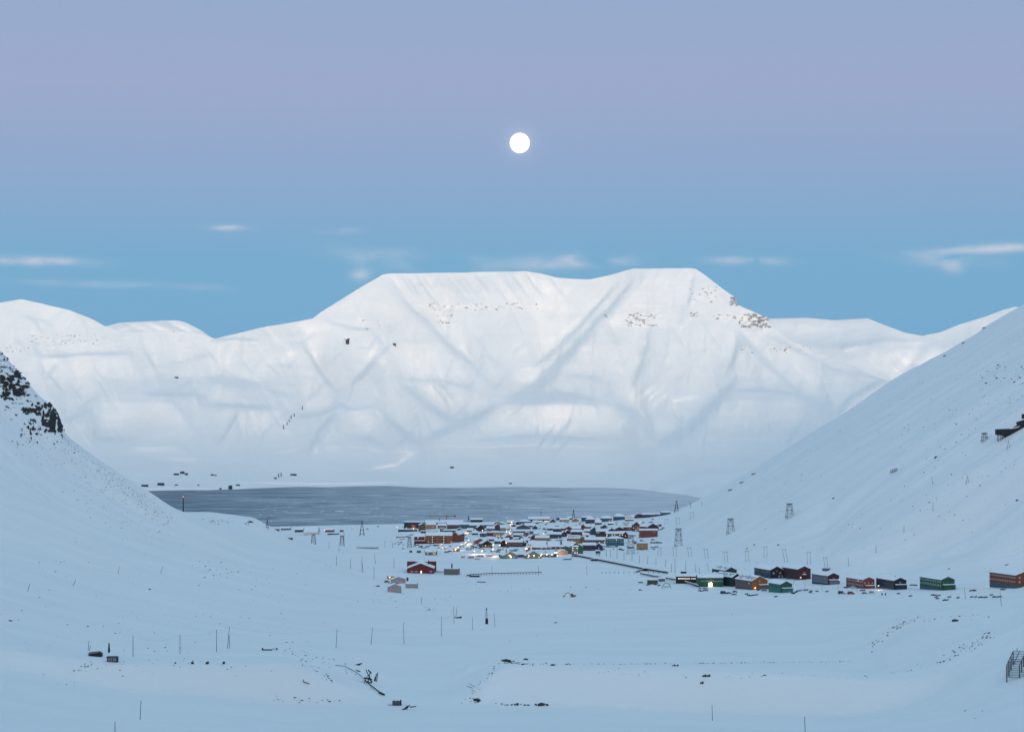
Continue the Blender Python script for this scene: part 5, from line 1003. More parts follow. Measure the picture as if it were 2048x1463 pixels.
# lattice mast with the dark foot
o, s = root_at("lattice_mast", "tall dark lattice mast with a solid black foot on the open valley floor", "mast", 973, 1247); H = 33/s
for sx in (-1, 1):
    for sy in (-1, 1): b = MB(); b.bar((sx*.95, sy*.95, -1), (sx*.3, sy*.3, H*.88), .13, STEEL); b.build("leg", o)
b = MB()
for k in range(9):
    t, t2 = k/9*.88, (k+1)/9*.88; f = lambda q: .95+(.3-.95)*q/.88
    for sx in (-1, 1): b.bar((sx*f(t), -f(t), H*t), (-sx*f(t2), -f(t2), H*t2), .07, STEEL); b.bar((-f(t), sx*f(t), H*t), (-f(t2), -sx*f(t2), H*t2), .07, STEEL)
b.build("cross_brace", o)
b = MB(); b.box(-.9, 1.3, -1.0, 1.0, -1, H*.33, WOOD_D); b.build("foot_box", o); b = MB(); b.box(-.6, .6, -.6, .6, H*.88, H*.95, WOOD_D); b.bar((0, 0, H*.95), (0, 0, H), .12, WOOD_D); b.build("top_drum", o)
# radio mast with a red lamp
o, s = root_at("radio_mast", "slim dark radio mast topped by a red lamp, on the snow ridge before the fjord", "mast", 366.5, 1022.5); H = 29/s
b = MB(); b.bar((0, 0, -2), (0, 0, H), 1.0, WOOD_D, .5, n=6); b.build("shaft", o)
b = MB(); b.bar((0, 0, H), (0, 0, H+1.0), .6, LAMP_R, n=6); b.build("warning_lamp", o)
# street lamps
def street_lamp(label, u, vt, vb, lit=True, e=None, size=.9, group=None):
    o, s = root_at("street_lamp", label, "lamp", u, vb, group); H = (vb-vt)/s
    b = MB(); b.bar((0, 0, -1), (0, 0, H), max(.12, .22/s), WOOD, max(.08, .16/s), n=6); b.bar((0, 0, H), (1.0, -.3, H+.2), .08, WOOD); b.build("post", o)
    b = MB(); sz = size; b.box(1.0-sz/2, 1.0+sz/2, -.3-sz/2, -.3+sz/2, H-.1-sz*.4, H+.1, LAMP if lit else TRIM_D); b.build("lamp_head", o)
    if e: l = lamp_light((1.0, -.3, H-.9-sz*.4), e*2.2); l.parent = o
GL = "lamp posts in front of the barracks"
for (u, a, c, l) in [(1587,1160,1179,"slim lamp post at the corner of the jade-green house"),(1610,1160,1181,"lamp post before the maroon barrack"),(1644,1162,1180,"lamp post before the long side of the grey-sided barrack"),(1676,1159,1180,"lamp post before the maroon gable of the grey-sided barrack"),(1714,1160,1183,"lamp post before the brick-red barrack's long side"),(1750,1163,1186,"lamp post between the brick-red and the navy barracks")]:
    street_lamp(l, u, a, c, u in (1676, 1714), None, .5, GL)
street_lamp("lamp post with a yellow lamp at the open end of the navy barrack", 1755, 1170, 1179, True, 500, .9)
street_lamp("lamp post with an orange lamp at the open end of the red-orange barrack", 1982, 1160, 1173, True, 700, .9)
GR = "street lamps lit along the town roads"
for i in range(9):      # the lamp-lit street
    t = i/8; street_lamp("lit street lamp, %s from the shore in the bright street beside the teal school" % OR[i], 1022-t*6+(2 if i % 2 else 0), 1043+t*26, 1047+t*26, True, 900 if i % 2 == 0 else None, 1.7 if i != 0 else 2.2, GR)
TL = [(936,1079,1087,"pale lamp on the curving road, upper of the close pair",1.8,1500),(930,1083,1090,"pale lamp on the curving road, lower of the close pair",1.6,1500),(921,1087,1094,"small lamp on the curving road below the close pair",1.2,500),(914,1093,1100,"brightest white lamp at the lower bend of the curving road",2.0,2500),
      (882,1088,1095,"small white lamp in the field under the apartment row, uppermost",1.1,400),(883,1093,1099,"small white lamp in the field under the apartment row, lower one",1.0,300),(891,1093,1099,"small white lamp beside the two field lamps under the apartment row",1.0,300),
      (947,1101,1108,"lamp on the low road above the football field, road-bend end",1.4,2600),(963,1100,1108,"lamp on the low road above the football field, middle",1.4,2600),(985,1097,1112,"tall white floodlight post above the football field",1.5,5000),
      (998,1089,1098,"white lamp in front of the long dark red house",1.8,1500),(1052,1096,1106,"white floodlight beside the grey block with the orange stairwell",1.9,2500),(1086,1066,1074,"white lamp at the lower end of the wide snow slipway",1.2,600),
      (835,1074,1088,"lamp at the corner of the dark red apartment end",.9,300),(793,1053,1061,"white lamp at the shore end of the dark teal shed row",1.5,800),(812,1055,1061,"yellow lamp before the dark teal shed row",1.1,500),(826,1058,1064,"yellow lamp before the glowing orange wall",1.1,500),
      (1279,1044,1052,"warm lamp on the slope above the tall lit gable",1.4,900),(1212,1072,1082,"orange lamp between the black terrace and the maroon lit terrace",1.3,900),(1012,1062,1069,"big white lamp by the grey shop front",1.8,1500),(1108,1104,1110,"white lamp by the peach gabled house",1.6,1500),(1050,1106,1112,"yellow lamp between the sage and pale green halls",1.2,500),
      (955,1051,1058,"orange lamp at the dark end of the purple terrace",1.0,300),(917,1057,1064,"white lamp beside the lit yellow canopy",1.0,400),(704,1052,1060,"small lamp alone on the harbour flat",.8,None)]
for (u, a, c, l, sz, e) in TL: street_lamp(l, u, a, c, True, e, sz, GR)
# lit canopy
o, s = root_at("bus_shelter", "long low canopy glowing yellow beside the curving road", "canopy", 929, 1067); b = MB(); b.box(-8/s, 8/s, 0, 4, 2.6, 3.0, SNOW_ROOF); b.build("roof", o)
b = MB(); b.box(-8/s, 8/s, 3.6, 3.8, .2, 2.59, LIT); b.build("lit_wall", o); b = MB()
for k in range(6): b.box(-8/s+k*3.2/s-.1, -8/s+k*3.2/s+.1, -.1+.2, .3, -1, 2.59, WOOD)
b.build("post", o)

# ------------------------------------------------------------------ pipes, bridges, fences
def run_pipe(name, label, cat, pts, r, mat, h=1.2, legs=None, snow=True, lw=.12, legh=2.0):
    """raised pipe that follows the snow through photo pixels pts"""
    W3 = []
    for (u, v) in pts: X, Yh, Z = hit(u, v); W3.append(Vector((X, Yh, Z+h)))
    o = bpy.data.objects.new(name, None); COL.objects.link(o); o.location = W3[0]-Vector((0, 0, h)); tag(o, label, cat)
    b = MB(); sb = MB(); off = W3[0]-Vector((0, 0, h))
    for a, c in zip(W3, W3[1:]):
        b.bar(a-off, c-off, r, mat, n=6)
        if snow: sb.bar(a-off+Vector((0, 0, r*.9)), c-off+Vector((0, 0, r*.9)), r*.55, SNOW_ROOF, n=6)
    b.build("pipe", o)
    if snow: sb.build("snow_cap", o)
    if legs:
        L_ = sum((c-a).length for a, c in zip(W3, W3[1:])); step = L_/legs; acc = 0; q = 0
        for a, c in zip(W3, W3[1:]):
            d = (c-a).length
            while q*step <= acc+d and q <= legs:
                p = a.lerp(c, (q*step-acc)/d)-off; lg = MB(); lg.box(p.x-lw, p.x+lw, p.y-lw, p.y+lw, p.z-h-legh*.5, p.z-r*.5, WOOD_D); lg.build("support_post", o); q += 1
            acc += d
    return o
run_pipe("insulated_pipe", "long dark raised pipe running down from the stone-grey tower towards the barracks", "pipe", [(1150,1112),(1185,1119),(1220,1126),(1255,1133),(1290,1140),(1335,1147)], 1.1, WOOD_D, 1.7, 34)
run_pipe("insulated_pipe", "raised pipe on close-set posts ending at the bright green hall", "pipe", [(1281,1149),(1306,1154),(1330,1158),(1360,1163),(1396,1174)], .8, WOOD, 1.8, 44)
run_pipe("insulated_pipe", "side pipe joining the dark pipe's valve house", "pipe", [(1272,1145),(1291,1139)], .8, WOOD_D, 1.5, 8)
run_pipe("insulated_pipe", "thin pipe on a straight row of short trestles on the flat snow", "pipe", [(941,1151),(985,1149),(1040,1148),(1083,1147)], .45, WOOD_D, 2.0, 24, lw=.2)
run_pipe("insulated_pipe", "low pipe linking the dark red house to the grey-beige block", "pipe", [(868,1144),(888,1145)], .4, WOOD_D, 1.2, 3)
o, s = root_at("valve_house", "small dark flat-roofed valve house sitting on the long raised pipe", "shed", 1291, 1141)
b = MB(); b.box(-2.6, 2.6, -2, 2, -1, 3.0, WOOD_D); b.build("wall", o); b = MB(); b.box(-2.9, 2.9, -2.3, 2.3, 3.01, 3.4, SNOW_ROOF); b.build("roof", o)
o, s = root_at("valve_house", "small blue-black box on the upper part of the long raised pipe", "shed", 1188, 1121)
b = MB(); b.box(-4, 4, -2, 2, -1, 2.6, PM['navy']); b.build("wall", o); b = MB(); b.box(-4.2, 4.2, -2.2, 2.2, 2.61, 3.0, SNOW_ROOF); b.build("roof", o)
def low_wreck(name, label, cat, u, v, parts, rot=0):
    o, s = root_at(name, label, cat, u, v, None, rot)
    for (nm, x0, x1, y0, y1, z0, z1, mt) in parts: b = MB(); b.box(x0, x1, y0, y1, z0, z1, mt); b.build(nm, o)
    return o
for i, u in enumerate((1204,1212,1220,1229,1237,1248,1258,1268,1297,1307,1317)):
    pole("stub post, %s of the short posts lined up towards the olive-green cabin" % OR[i], u, 1142.5, 1145.5, 0, .35, "line of stub posts", "stub_post", "post", WOOD_D)
# footbridge
o, s = root_at("footbridge", "low footbridge with slatted railing over a snowy gap on the flat", "bridge", 735, 1096.5)
b = MB(); b.box(-22/s, 22/s, -1.5, 1.5, 0.2, .9, WOOD); b.build("deck", o)
for sy in (-1.4, 1.4):
    b = MB(); b.box(-22/s, 22/s, sy-.08, sy+.08, 2.3, 2.5, WOOD); b.build("railing", o)
for k in range(15):
    b = MB(); x = -22/s+k*44/14/s; b.box(x-.12, x+.12, -1.62, -1.5, .1, 2.29, WOOD); b.build("baluster", o)
b = MB(); b.poly([(-20/s,0,-.1),(-12/s,-3,-1.4),(0,-4,-2.1),(8/s,-3,-1.5),(15/s,0,-.2),(-20/s,.6,.1),(15/s,.6,.1)],[(0,1,2,3,4,6,5)],WOOD); b.build("abutment", o)
# fish-like wreck near the halls and other dark scraps
low_wreck("wrecked_sledge","dark wrecked sledge half sunk in snow below the floodlit halls","wreck",1135,1119,[("frame",-4.5,4.5,-.6,.6,.2,1.3,WOOD_D),("runner",-7,-4.4,-.3,.3,-.2,.5,WOOD_D),("end_board",3.8,5.2,-.7,.7,1.31,2.2,WOOD_D)])
low_wreck("culvert","dark culvert roof with a snow bank beside the grey-beige block","culvert",948,1153,[("roof_plate",-9,8,-1,2,1.2,1.6,WOOD),("opening_shade",-5,6,-.9,1,-.6,1.19,WOOD_D)])  # dark solid block stands in for the shade inside the culvert
low_wreck("timber_wedge","dark wedge of timber poking from the snow below the culvert","wreck",963,1164,[("beam",-5,4,-.5,.5,.2,.9,WOOD_D),("plank",1.5,5.5,-.6,.6,-.4,.19,WOOD_D)],-8)
low_wreck("scrap_heap","dark scrap on the bank just beside the culvert","wreck",938,1150.5,[("plate",-2.2,2.2,-.8,.8,0,1.1,WOOD_D)])
# stacks of timber on the football field
for (u, v, l, w2, hh, mt) in [(942,1116,"stack of brown crates at the edge of the floodlit field",13,3.0,'tan'),(926,1115,"pale timber frame at the dark end of the floodlit field",8,2.4,'beige'),(960,1113,"long low brown boat-shaped shelter on the floodlit field, crane side",15,1.9,'brown'),(979,1112.5,"long low brown boat-shaped shelter with raised end on the floodlit field",13,1.9,'rust'),(955,1118,"tan pallet stack at the front of the floodlit field",12,1.4,'tan')]:
    o, s = root_at("timber_stack", l, "timber stack", u, v)
    for k in range(5):
        b = MB(); x = -w2/s/2+k*w2/s/5; b.box(x, x+w2/s/5*.86, -1, 1, -.3, hh*(0.8+.2*((k*7) % 3)/2), PM[mt]); b.build("crate", o)
    b = MB(); b.box(-w2/s/2, w2/s/2, -1.1, 1.1, hh+.01, hh+.5, SNOW_ROOF); b.build("snow_cap", o)
# bicycle-shed like roof frame: pale arch structure below the small navy cabin
o, s = root_at("timber_trestle", "pale grey arched timber frame in the snow between the small cabins and the green hall", "frame", 1333, 1175.5, None, 8)
for sx in (-1, 1):
    b = MB(); b.bar((sx*5, 0, -1), (sx*3.6, 0, 3.2), .3, PM['conc']); b.bar((sx*3.6, 0, 3.2), (sx*1.2, 0, 5.4), .3, PM['conc']); b.build("leg", o)
b = MB(); b.bar((-1.2, 0, 5.4), (1.2, 0, 5.4), .3, PM['conc']); b.bar((-3.4, 0, 2.2), (3.4, 0, 2.2), .22, PM['conc']); b.bar((-2.5, 0, 1.0), (2.5, 0, 1.4), .2, PM['conc']); b.build("cross_beam", o)
b = MB(); b.box(-2.4, 2.2, -.8, 3, 2.43, 3.5, SNOW_ROOF); b.build("snow_cap", o)

# ------------------------------------------------------------------ tower crane
o, s = root_at("tower_crane", "orange tower crane standing above the snow roofs with the fjord behind", "crane", 893, 1046); H = 13.5/s; r = .35
b = MB()
for sx in (-.8, .8):
    for sy in (-.8, .8): b.bar((sx, sy, -2), (sx, sy, H), r, PM['orange'])
for k in range(8): b.bar((-.8, -.8, H*k/8), (.8, -.8, H*(k+1)/8), .15, PM['orange'])
b.build("mast", o)
b = MB(); b.bar((0, 0, H+.3), (18/s, 0, H+1.8), .5, PM['orange']); b.bar((0, 0, H+2.6), (18/s, 0, H+1.8), .3, PM['orange']); b.build("counter_jib", o)
b = MB(); b.box(15/s, 18.5/s, -1, 1, H-.6, H+3.2, PM['brick']); b.build("counterweight", o)
b = MB(); b.bar((0, 0, H+.3), (-42/s, 0, H+.6), .3, PM['orange']); b.bar((0, 0, H+2.6), (-42/s, 0, H+.7), .2, PM['orange']); 
for k in range(14): b.bar((-k*3/s, 0, H+.35), (-(k+.5)*3/s, 0, H+2.5-1.7*k/14), .12, PM['orange'])
b.build("jib", o)
b = MB(); b.box(-1.4, 1.4, -1.2, 1.2, H-.8, H+2.4, PM['brick']); b.build("cab", o)
b = MB(); b.bar((0, 0, H+2.4), (0, 0, H+5), .4, PM['orange'], .2); b.bar((-41/s, 0, H+.6), (-41/s, 0, H-7), .12, WOOD_D); b.build("hoist_line", o)

# ------------------------------------------------------------------ excavator
o, s = root_at("excavator", "orange excavator with its arm stretched out, parked in the open snow", "excavator", 1147, 1193, None, -8)
b = MB(); b.box(-3.0, 1.0, -1.4, -.8, -.3, .7, TRIM_D); b.build("track", o); b = MB(); b.box(-3.0, 1.0, .8, 1.4, -.3, .7, TRIM_D); b.build("track", o)
b = MB(); b.box(-2.6, 2.6, -1.3, 1.3, .72, 1.9, PM['orange']); bd = b.build("body", o); b = MB(); b.box(-2.2, -.4, -1.2, .2, 1.91, 3.3, PM['navy']); cb = b.build("cab", o)
b = MB(); b.box(-2.24, -.6, -1.24, -1.205, 2.3, 3.1, PANE); b.build("window", cb)
b = MB(); b.bar((-2.4, .6, 1.7), (-5.2, .6, 4.3), .38, PM['orange'], .3); b.bar((-5.2, .6, 4.3), (-7.4, .6, 3.4), .3, PM['orange'], .25); b.build("boom", o)
b = MB(); b.bar((-7.4, .6, 3.5), (-9.0, .6, .9), .25, PM['orange'], .2); b.build("arm", o); b = MB(); b.box(-10.4, -8.8, 0, 1.2, -.2, .95, TRIM_D); b.build("bucket", o)
# ------------------------------------------------------------------ vehicles
_car = {}
def car(label, u, v, col, kind="car", rot=0, name="parked_car", group=None, k=1.0):
    X, Yh, Z = hit(u, v); o = bpy.data.objects.new(name, None); COL.objects.link(o); o.location = (X, Yh, Z+.05); o.rotation_euler = (0, 0, R(rot)); o.scale = (k, k, k); tag(o, label, kind, group)
    key = (name, col)
    if key not in _car:
        L_, Wd, hb, hc = (5.4, 2.0, 1.25, 2.3) if name == 'parked_van' else (4.4, 1.8, .95, 1.5)
        pr = [(-L_/2,.35),(L_/2,.35),(L_/2,hb*.8),(L_*.44,hb),(L_*.30,hb),(L_*.18,hc),(-L_*.42,hc),(-L_*.5,hb)] if name == 'parked_van' else [(-L_/2,.3),(L_/2,.3),(L_/2,hb*.75),(L_*.28,hb),(L_*.12,hc),(-L_*.25,hc),(-L_*.42,hb),(-L_/2,hb*.9)]
        b = MB(); n = len(pr); b.poly([(x, -Wd/2, z) for x, z in pr]+[(x, Wd/2, z) for x, z in pr], [tuple(range(n)), tuple(range(n, 2*n))[::-1]]+[(i, n+i, n+(i+1) % n, (i+1) % n) for i in range(n)], PM[col])
        g = MB(); x0, x1 = pr[-3 if name == 'parked_van' else -4][0], pr[4][0]
        if name == 'parked_van': x0, x1 = -L_*.40, L_*.20
        else: x0, x1 = -L_*.33, L_*.18
        for sy in (-1, 1): g.box(x0, x1, sy*Wd/2-.01, sy*Wd/2+.01+.0, hb+.06, hc-.12, PANE)
        sn = MB(); sn.box(-L_*.24, L_*.11, -Wd*.45, Wd*.45, hc+.004, hc+.16, SNOW_ROOF)
        w_m = MB()
        w_m.poly([(.33*math.cos(a*math.pi/5), -.12, .33*math.sin(a*math.pi/5)) for a in range(10)]+[(.33*math.cos(a*math.pi/5), .12, .33*math.sin(a*math.pi/5)) for a in range(10)], [tuple(range(10)), tuple(range(10, 20))[::-1]]+[(i, 10+i, 10+(i+1) % 10, (i+1) % 10) for i in range(10)], TRIM_D)
        _car[key] = (b, g, sn, w_m, L_, Wd, {})
    b, g, sn, w_m, L_, Wd, ms = _car[key]
    for nm, mb in (("body", b), ("side_window", g), ("roof_snow", sn)):
        if nm not in ms:
            me = bpy.data.meshes.new(nm); me.from_pydata(mb.v, [], mb.f); me.update()
            for m in mb.mats: me.materials.append(m)
            me.polygons.foreach_set("material_index", mb.m); ms[nm] = me
        link(nm, ms[nm], o)
    if "wheel" not in ms:
        me = bpy.data.meshes.new("wheel"); me.from_pydata(w_m.v, [], w_m.f); me.update(); me.materials.append(TRIM_D); ms["wheel"] = me
    for sx in (-.31, .31):
        for sy in (-.47, .47): link("wheel", ms["wheel"], o, (sx*L_, sy*Wd, .3))
    return o
car("dark green pickup van parked before the grey-sided barrack", 1683, 1187, 'dteal', "van", 0, "parked_van", k=1.25)
car("yellow-brown van parked between two lamp posts before the brick-red barrack", 1702, 1188, 'orange', "van", 0, "parked_van", k=1.25)
car("pale silver car parked beside the dark green van", 1689, 1187.5, 'white', "car", 0)
car("white car parked beyond the yellow-brown van", 1729, 1187, 'grey', "car", 4, k=1.2)
car("white van at the foot of the lamp post near the navy barrack", 1744, 1187, 'white', "van", 0, "parked_van", k=1.15)
car("white van standing against the brick-red barrack's long side", 1707, 1176, 'white', "van", 0, "parked_van")
car("dark car standing at the open end of the brick-red barrack", 1692, 1175, 'slate', "car", 10)
car("dark snow-topped car parked beside the tan hut by the pink cabins", 774, 1164, 'slate', "car", 0, k=1.35)
car("dark blue snow-covered van in front of the orange-brown barrack", 1447.5, 1187, 'blue', "van", 0, "parked_van", k=1.3)
car("dark trailer-like car behind the dark blue van", 1458, 1186.5, 'dteal', "car", 0, k=1.1)
lb = "parked cars among the town houses"
tc_ = [(1196,1109.5,'white',"white boat-like car in front of the navy hut"),(1241,1099,'black',"black car in front of the teal three-storey house"),(1206,1098.5,'slate',"grey car beside the arched navy gable"),(1271,1087,'navy',"dark car beside the plain sand-brown house"),(1268,1084,'slate',"car behind the dark one at the plain sand-brown house"),(1281,1075,'dteal',"green car at the corner of the plum barrack"),
       (1304,1086,'slate',"first car in the short file beyond the plain sand-brown house"),(1312,1086,'slate',"second car in the short file beyond the plain sand-brown house"),(1321,1086,'grey',"last car in the short file beyond the plain sand-brown house"),(1283,1081.5,'slate',"car alone between the plum barrack and the sand-brown house"),(1306,1080,'grey',"car on the snow below the plum barrack's far corner"),
       (945,1093,'slate',"dark car on the snow before the brick-red barn"),(950,1094.5,'slate',"second dark car before the brick-red barn"),(958,1091.5,'olive',"yellow-green car beside the brick-red barn"),(960,1097,'grey',"grey car in front of the dark navy gabled house"),(996,1104,'slate',"dark car on the football-field road"),(924,1077,'slate',"dark car in the yard right behind the apartment wing"),(927,1073,'navy',"navy car in the yard behind the apartment wing"),
       (921,1081,'slate',"car nearest the road in the yard behind the apartment wing"),(930,1070,'slate',"car under the lit yellow canopy's end"),(1092,1049,'red',"small red car on the wide snow slipway"),(1091,1059,'black',"black car on the wide snow slipway"),(1092,1065,'red',"dark red car at the slipway's lower edge"),(1075,1066,'slate',"dark car by the teal school's far end"),(1127,1087,'black',"black car on the snow above the navy-walled hall"),
       (1120,1083.5,'slate',"dark car beside the teal terrace's corner"),(1160,1048,'slate',"car among drifts below the shoreline pylon"),(795,1075,'red',"dark red car on the flat by the scattered scrap"),(1306,1039,'brick',"orange car on the slope under the violet-black terrace"),(1287,1045,'black',"dark car beside the warm lamp on the slope"),(1303,1044.5,'black',"dark car above the wide dark red gabled house"),(1323,1059,'slate',"dark trailer by the tiny dark red hut"),
       (1327,1056,'olive',"olive snow-clearing machine on the slope beyond the dark red houses"),(893,1104.5,'slate',"dark car near the yellow-windowed grey house"),(900,1103,'slate',"dark car between the grey house and the lamp-lit hut"),(756,1053,'slate',"dark car on the shore flat past the pylon"),(735,1058,'slate',"dark car beside the pointed harbour pylon")]
for (u, v, cl_, l) in tc_: car(l, u, v, cl_, "car", hrng.uniform(-25, 25), k=1.35, group=lb)

# ------------------------------------------------------------------ snowmobiles and small gear before the barracks
sm_parts = None
def snowmobile(label, u, v, rot, group, k=1.2):
    global sm_parts
    if sm_parts is None:
        b = MB(); b.poly([(-1.3,-.3,.35),(1.2,-.35,.3),(1.5,-.2,.5),(.9,-.3,.95),(.2,-.25,.75),(-1.2,-.2,.8),(-1.3,.3,.35),(1.2,.35,.3),(1.5,.2,.5),(.9,.3,.95),(.2,.25,.75),(-1.2,.2,.8)],[(0,1,2,3,4,5),(11,10,9,8,7,6),(0,6,7,1),(1,7,8,2),(2,8,9,3),(3,9,10,4),(4,10,11,5),(5,11,6,0)],TRIM_D); m1 = b
        b = MB(); b.poly([(.85,-.25,.96),(1.0,-.2,1.0),(.6,-.2,1.4),(.85,.25,.96),(1.0,.2,1.0),(.6,.2,1.4)],[(0,1,2),(5,4,3),(0,3,4,1),(1,4,5,2),(2,5,3,0)],PANE); m2 = b
        b = MB(); b.box(-1.5,.4,-.25,.25,-.1,.34,WOOD_D); m3 = b
        b = MB(); b.box(.7,1.7,-.55,-.4,-.05,.05,WOOD_D); b.box(.7,1.7,.4,.55,-.05,.05,WOOD_D); b.bar((1.1,-.47,.05),(1.0,-.3,.5),.05,STEEL); b.bar((1.1,.47,.05),(1.0,.3,.5),.05,STEEL); m4 = b
        sm_parts = []
        for nm, mb in (("body", m1), ("windscreen", m2), ("track", m3), ("ski", m4)):
            me = bpy.data.meshes.new(nm); me.from_pydata(mb.v, [], mb.f); me.update()
            for m in mb.mats: me.materials.append(m)
            me.polygons.foreach_set("material_index", mb.m); sm_parts.append((nm, me))
    X, Yh, Z = hit(u, v); o = bpy.data.objects.new("snowmobile", None); COL.objects.link(o); o.location = (X, Yh, Z+.1); o.rotation_euler = (0, 0, R(rot)); o.scale = (k, k, k); tag(o, label, "snowmobile", group)
    for nm, me in sm_parts: link(nm, me, o)
GS = "snowmobiles parked on the snow before the barracks"
clusters = [("in front of the bright green hall", [(1400,1177),(1408,1177),(1412,1177.5),(1399,1181),(1403,1182),(1409,1181),(1413,1181)]), ("in front of the orange-brown barrack", [(1493,1188),(1497,1190.5),(1502,1191),(1507,1190.5),(1513,1189.5),(1466,1189),(1470,1189),(1517,1180),(1526,1181),(1531,1181)]),
            ("between the jade-green house and the van park", [(1585,1186),(1588,1187),(1592,1184.5),(1595,1182),(1601,1181),(1609,1180),(1614,1180),(1622,1182),(1621,1185),(1634,1182.5),(1654,1183),(1552,1193)]),
            ("in front of the green barrack", [(1865,1190),(1870,1190.5),(1872,1194),(1875,1197),(1878,1191),(1899,1194),(1888,1200.5),(1894,1200),(1916,1195.5),(1821,1192),(1797,1187)]),
            ("between the two leaning poles before the red-orange barrack", [(1942,1181.5),(1946,1180.5),(1950,1181.5),(1943,1194),(1951,1194),(1960,1194.5),(1966,1194.5),(1972,1194.5),(1983,1190),(1987,1194),(1993,1194),(2000,1193.5),(2003,1179),(2008,1179)]),
            ("between the navy and the green barracks", [(1822,1170),(1827,1170),(1832,1170.5),(1723,1181),(1728,1181)]), ("below the small cabins and the arched frame", [(1279,1165),(1283,1165),(1302,1168),(1296,1170),(1318,1171),(1280,1180),(1311,1169)])]
for place_, pts in clusters:
    for i, (u, v) in enumerate(pts): snowmobile("dark snowmobile, %s of those %s" % (OR[i], place_), u, v, hrng.uniform(-40, 40), GS)
car("round dark snow-roofed shelter tank in front of the orange-brown barrack", 1470, 1184, 'slate', "tank", 0, k=1.2)["category"] = "trailer"
# two green markers
for (u, l) in ((1764, "small green marker board nearer the lamp post, in front of the navy barrack"), (1771, "small green marker board farther from the lamp post, in front of the navy barrack")):
    o, s = root_at("marker_board", l, "sign", u, 1191); b = MB(); b.box(-.7, .7, -.08, .08, .8, 2.6, PM['jade']); b.build("board", o); b = MB(); b.box(-.08, .08, -.2, -.085, -.6, 2.4, WOOD); b.build("post", o)

# ------------------------------------------------------------------ mine station on the slope
o, s = root_at("mine_station", "black timber mine station on stilts with a ramp climbing the slope, at the picture's edge", "mine building", 2012, 872, None, 0)
X0, Y0_, Z0_ = o.location
def lw(u, v, dy=0.0): return Vector(W(u, v, Y0_+dy))-o.location
def prism(name, pts, y0, y1, mat, par):
    b = MB(); n = len(pts); A = [lw(u, v) for u, v in pts]
    b.poly([(p.x, y0, p.z) for p in A]+[(p.x, y1, p.z) for p in A], [tuple(range(n))[::-1], tuple(range(n, 2*n))]+[(i, (i+1) % n, n+(i+1) % n, n+i) for i in range(n)], mat)
    return b.build(name, par)
prism("loading_hall", [(1992,858),(2018,857),(2019,866),(2006,871),(1998,870),(1992,869)], -4, 5, WOOD_D, o)
prism("ramp", [(2018,858),(2032,856),(2048,850),(2090,838),(2090,843),(2050,855),(2034,862),(2018,871),(2008,873)], -3, 4, WOOD_D, o)
for u, v in ((1993,876),(1996,877),(2000,876),(2004,874.5),(2009,873)):
    b = MB(); a = lw(u, v); t_ = lw(u+.5, 868); b.bar((a.x, -3.5, a.z-3), (t_.x, -3.5, t_.z), .35, WOOD_D); b.build("stilt", o)
prism("upper_shed", [(2034,844),(2046,840),(2060,836),(2060,850),(2040,851),(2035,849)], -2, 5, WOOD_D, o)
prism("gallery", [(2026,854),(2036,849),(2038,851),(2028,856)], -1, 2, WOOD_D, o)
prism("head_house", [(2045,828),(2062,826),(2062,837),(2045,837)], -1, 5, WOOD_D, o)
b = MB(); a, c = lw(2018,857), lw(2036,854.5); b.poly([(a.x,-3,a.z+.2),(c.x,-3,c.z+.2),(c.x,4,c.z+.2),(a.x,4,a.z+.2),(a.x,-3,a.z+.9),(c.x,-3,c.z+.9),(c.x,4,c.z+.9),(a.x,4,a.z+.9)],[(3,2,1,0),(4,5,6,7),(0,1,5,4),(1,2,6,5),(2,3,7,6),(3,0,4,7)],SNOW_ROOF); b.build("roof_snow", o)
# ruined trestle piece, avalanche screens on the skyline
o, s = root_at("ruined_trestle", "collapsed timber trestle deck lying on the open slope", "wreck", 1787, 945, None, 5)
for x0, z0, x1, z1 in ((-4,.2,5,3.2),(-4.2,2.6,4.8,5.4)):
    b = MB(); b.bar((x0,0,z0),(x1,0,z1),.4,WOOD_D); b.build("beam", o)
for t in (.05,.35,.65,.95): b = MB(); b.bar((-4+9*t,0,-1+3*t),(-4.1+9*t,0,2.7+2.8*t),.25,WOOD_D); b.build("leg", o)
for i, (u, v, sz, l) in enumerate([(1968,654,4.5,"dark rock-like screen on the skyline, highest of those up the slope edge"),(1926,684,3,"small dark screen on the skyline, second from the top"),(1889,710,3,"small dark screen on the skyline, third from the top"),(1507,946,5,"dark snow screen on the skyline above the fjord's end, uppermost of three"),(1483,963,5,"dark snow screen on the skyline above the fjord's end, middle of three"),(1460,978,5,"dark snow screen on the skyline above the fjord's end, lowest of three")]):
    X, Yh, Z = hit(u, v+3.0)
    o = bpy.data.objects.new("snow_screen", None); COL.objects.link(o); o.location = (X, Yh, Z); tag(o, l, "screen", "snow screens on the slope's skyline"); s = F/Yh
    b = MB(); b.poly([(-sz/s,-.3,.2),(sz*.7/s,-.3,1.5/s),(sz/s,-.3,(3.5)/s),(-sz*.6/s,-.3,2.2/s),(-sz/s,.3,.2),(sz*.7/s,.3,1.5/s),(sz/s,.3,3.5/s),(-sz*.6/s,.3,2.2/s)],[(0,1,2,3),(7,6,5,4),(0,4,5,1),(1,5,6,2),(2,6,7,3),(3,7,4,0)],WOOD_D); b.build("panel", o)
    for sx in (-.5, .5): b = MB(); b.bar((sx*sz/s,.5,-3),(sx*sz/s,.5,2.0/s),.25,WOOD_D); b.build("post", o)

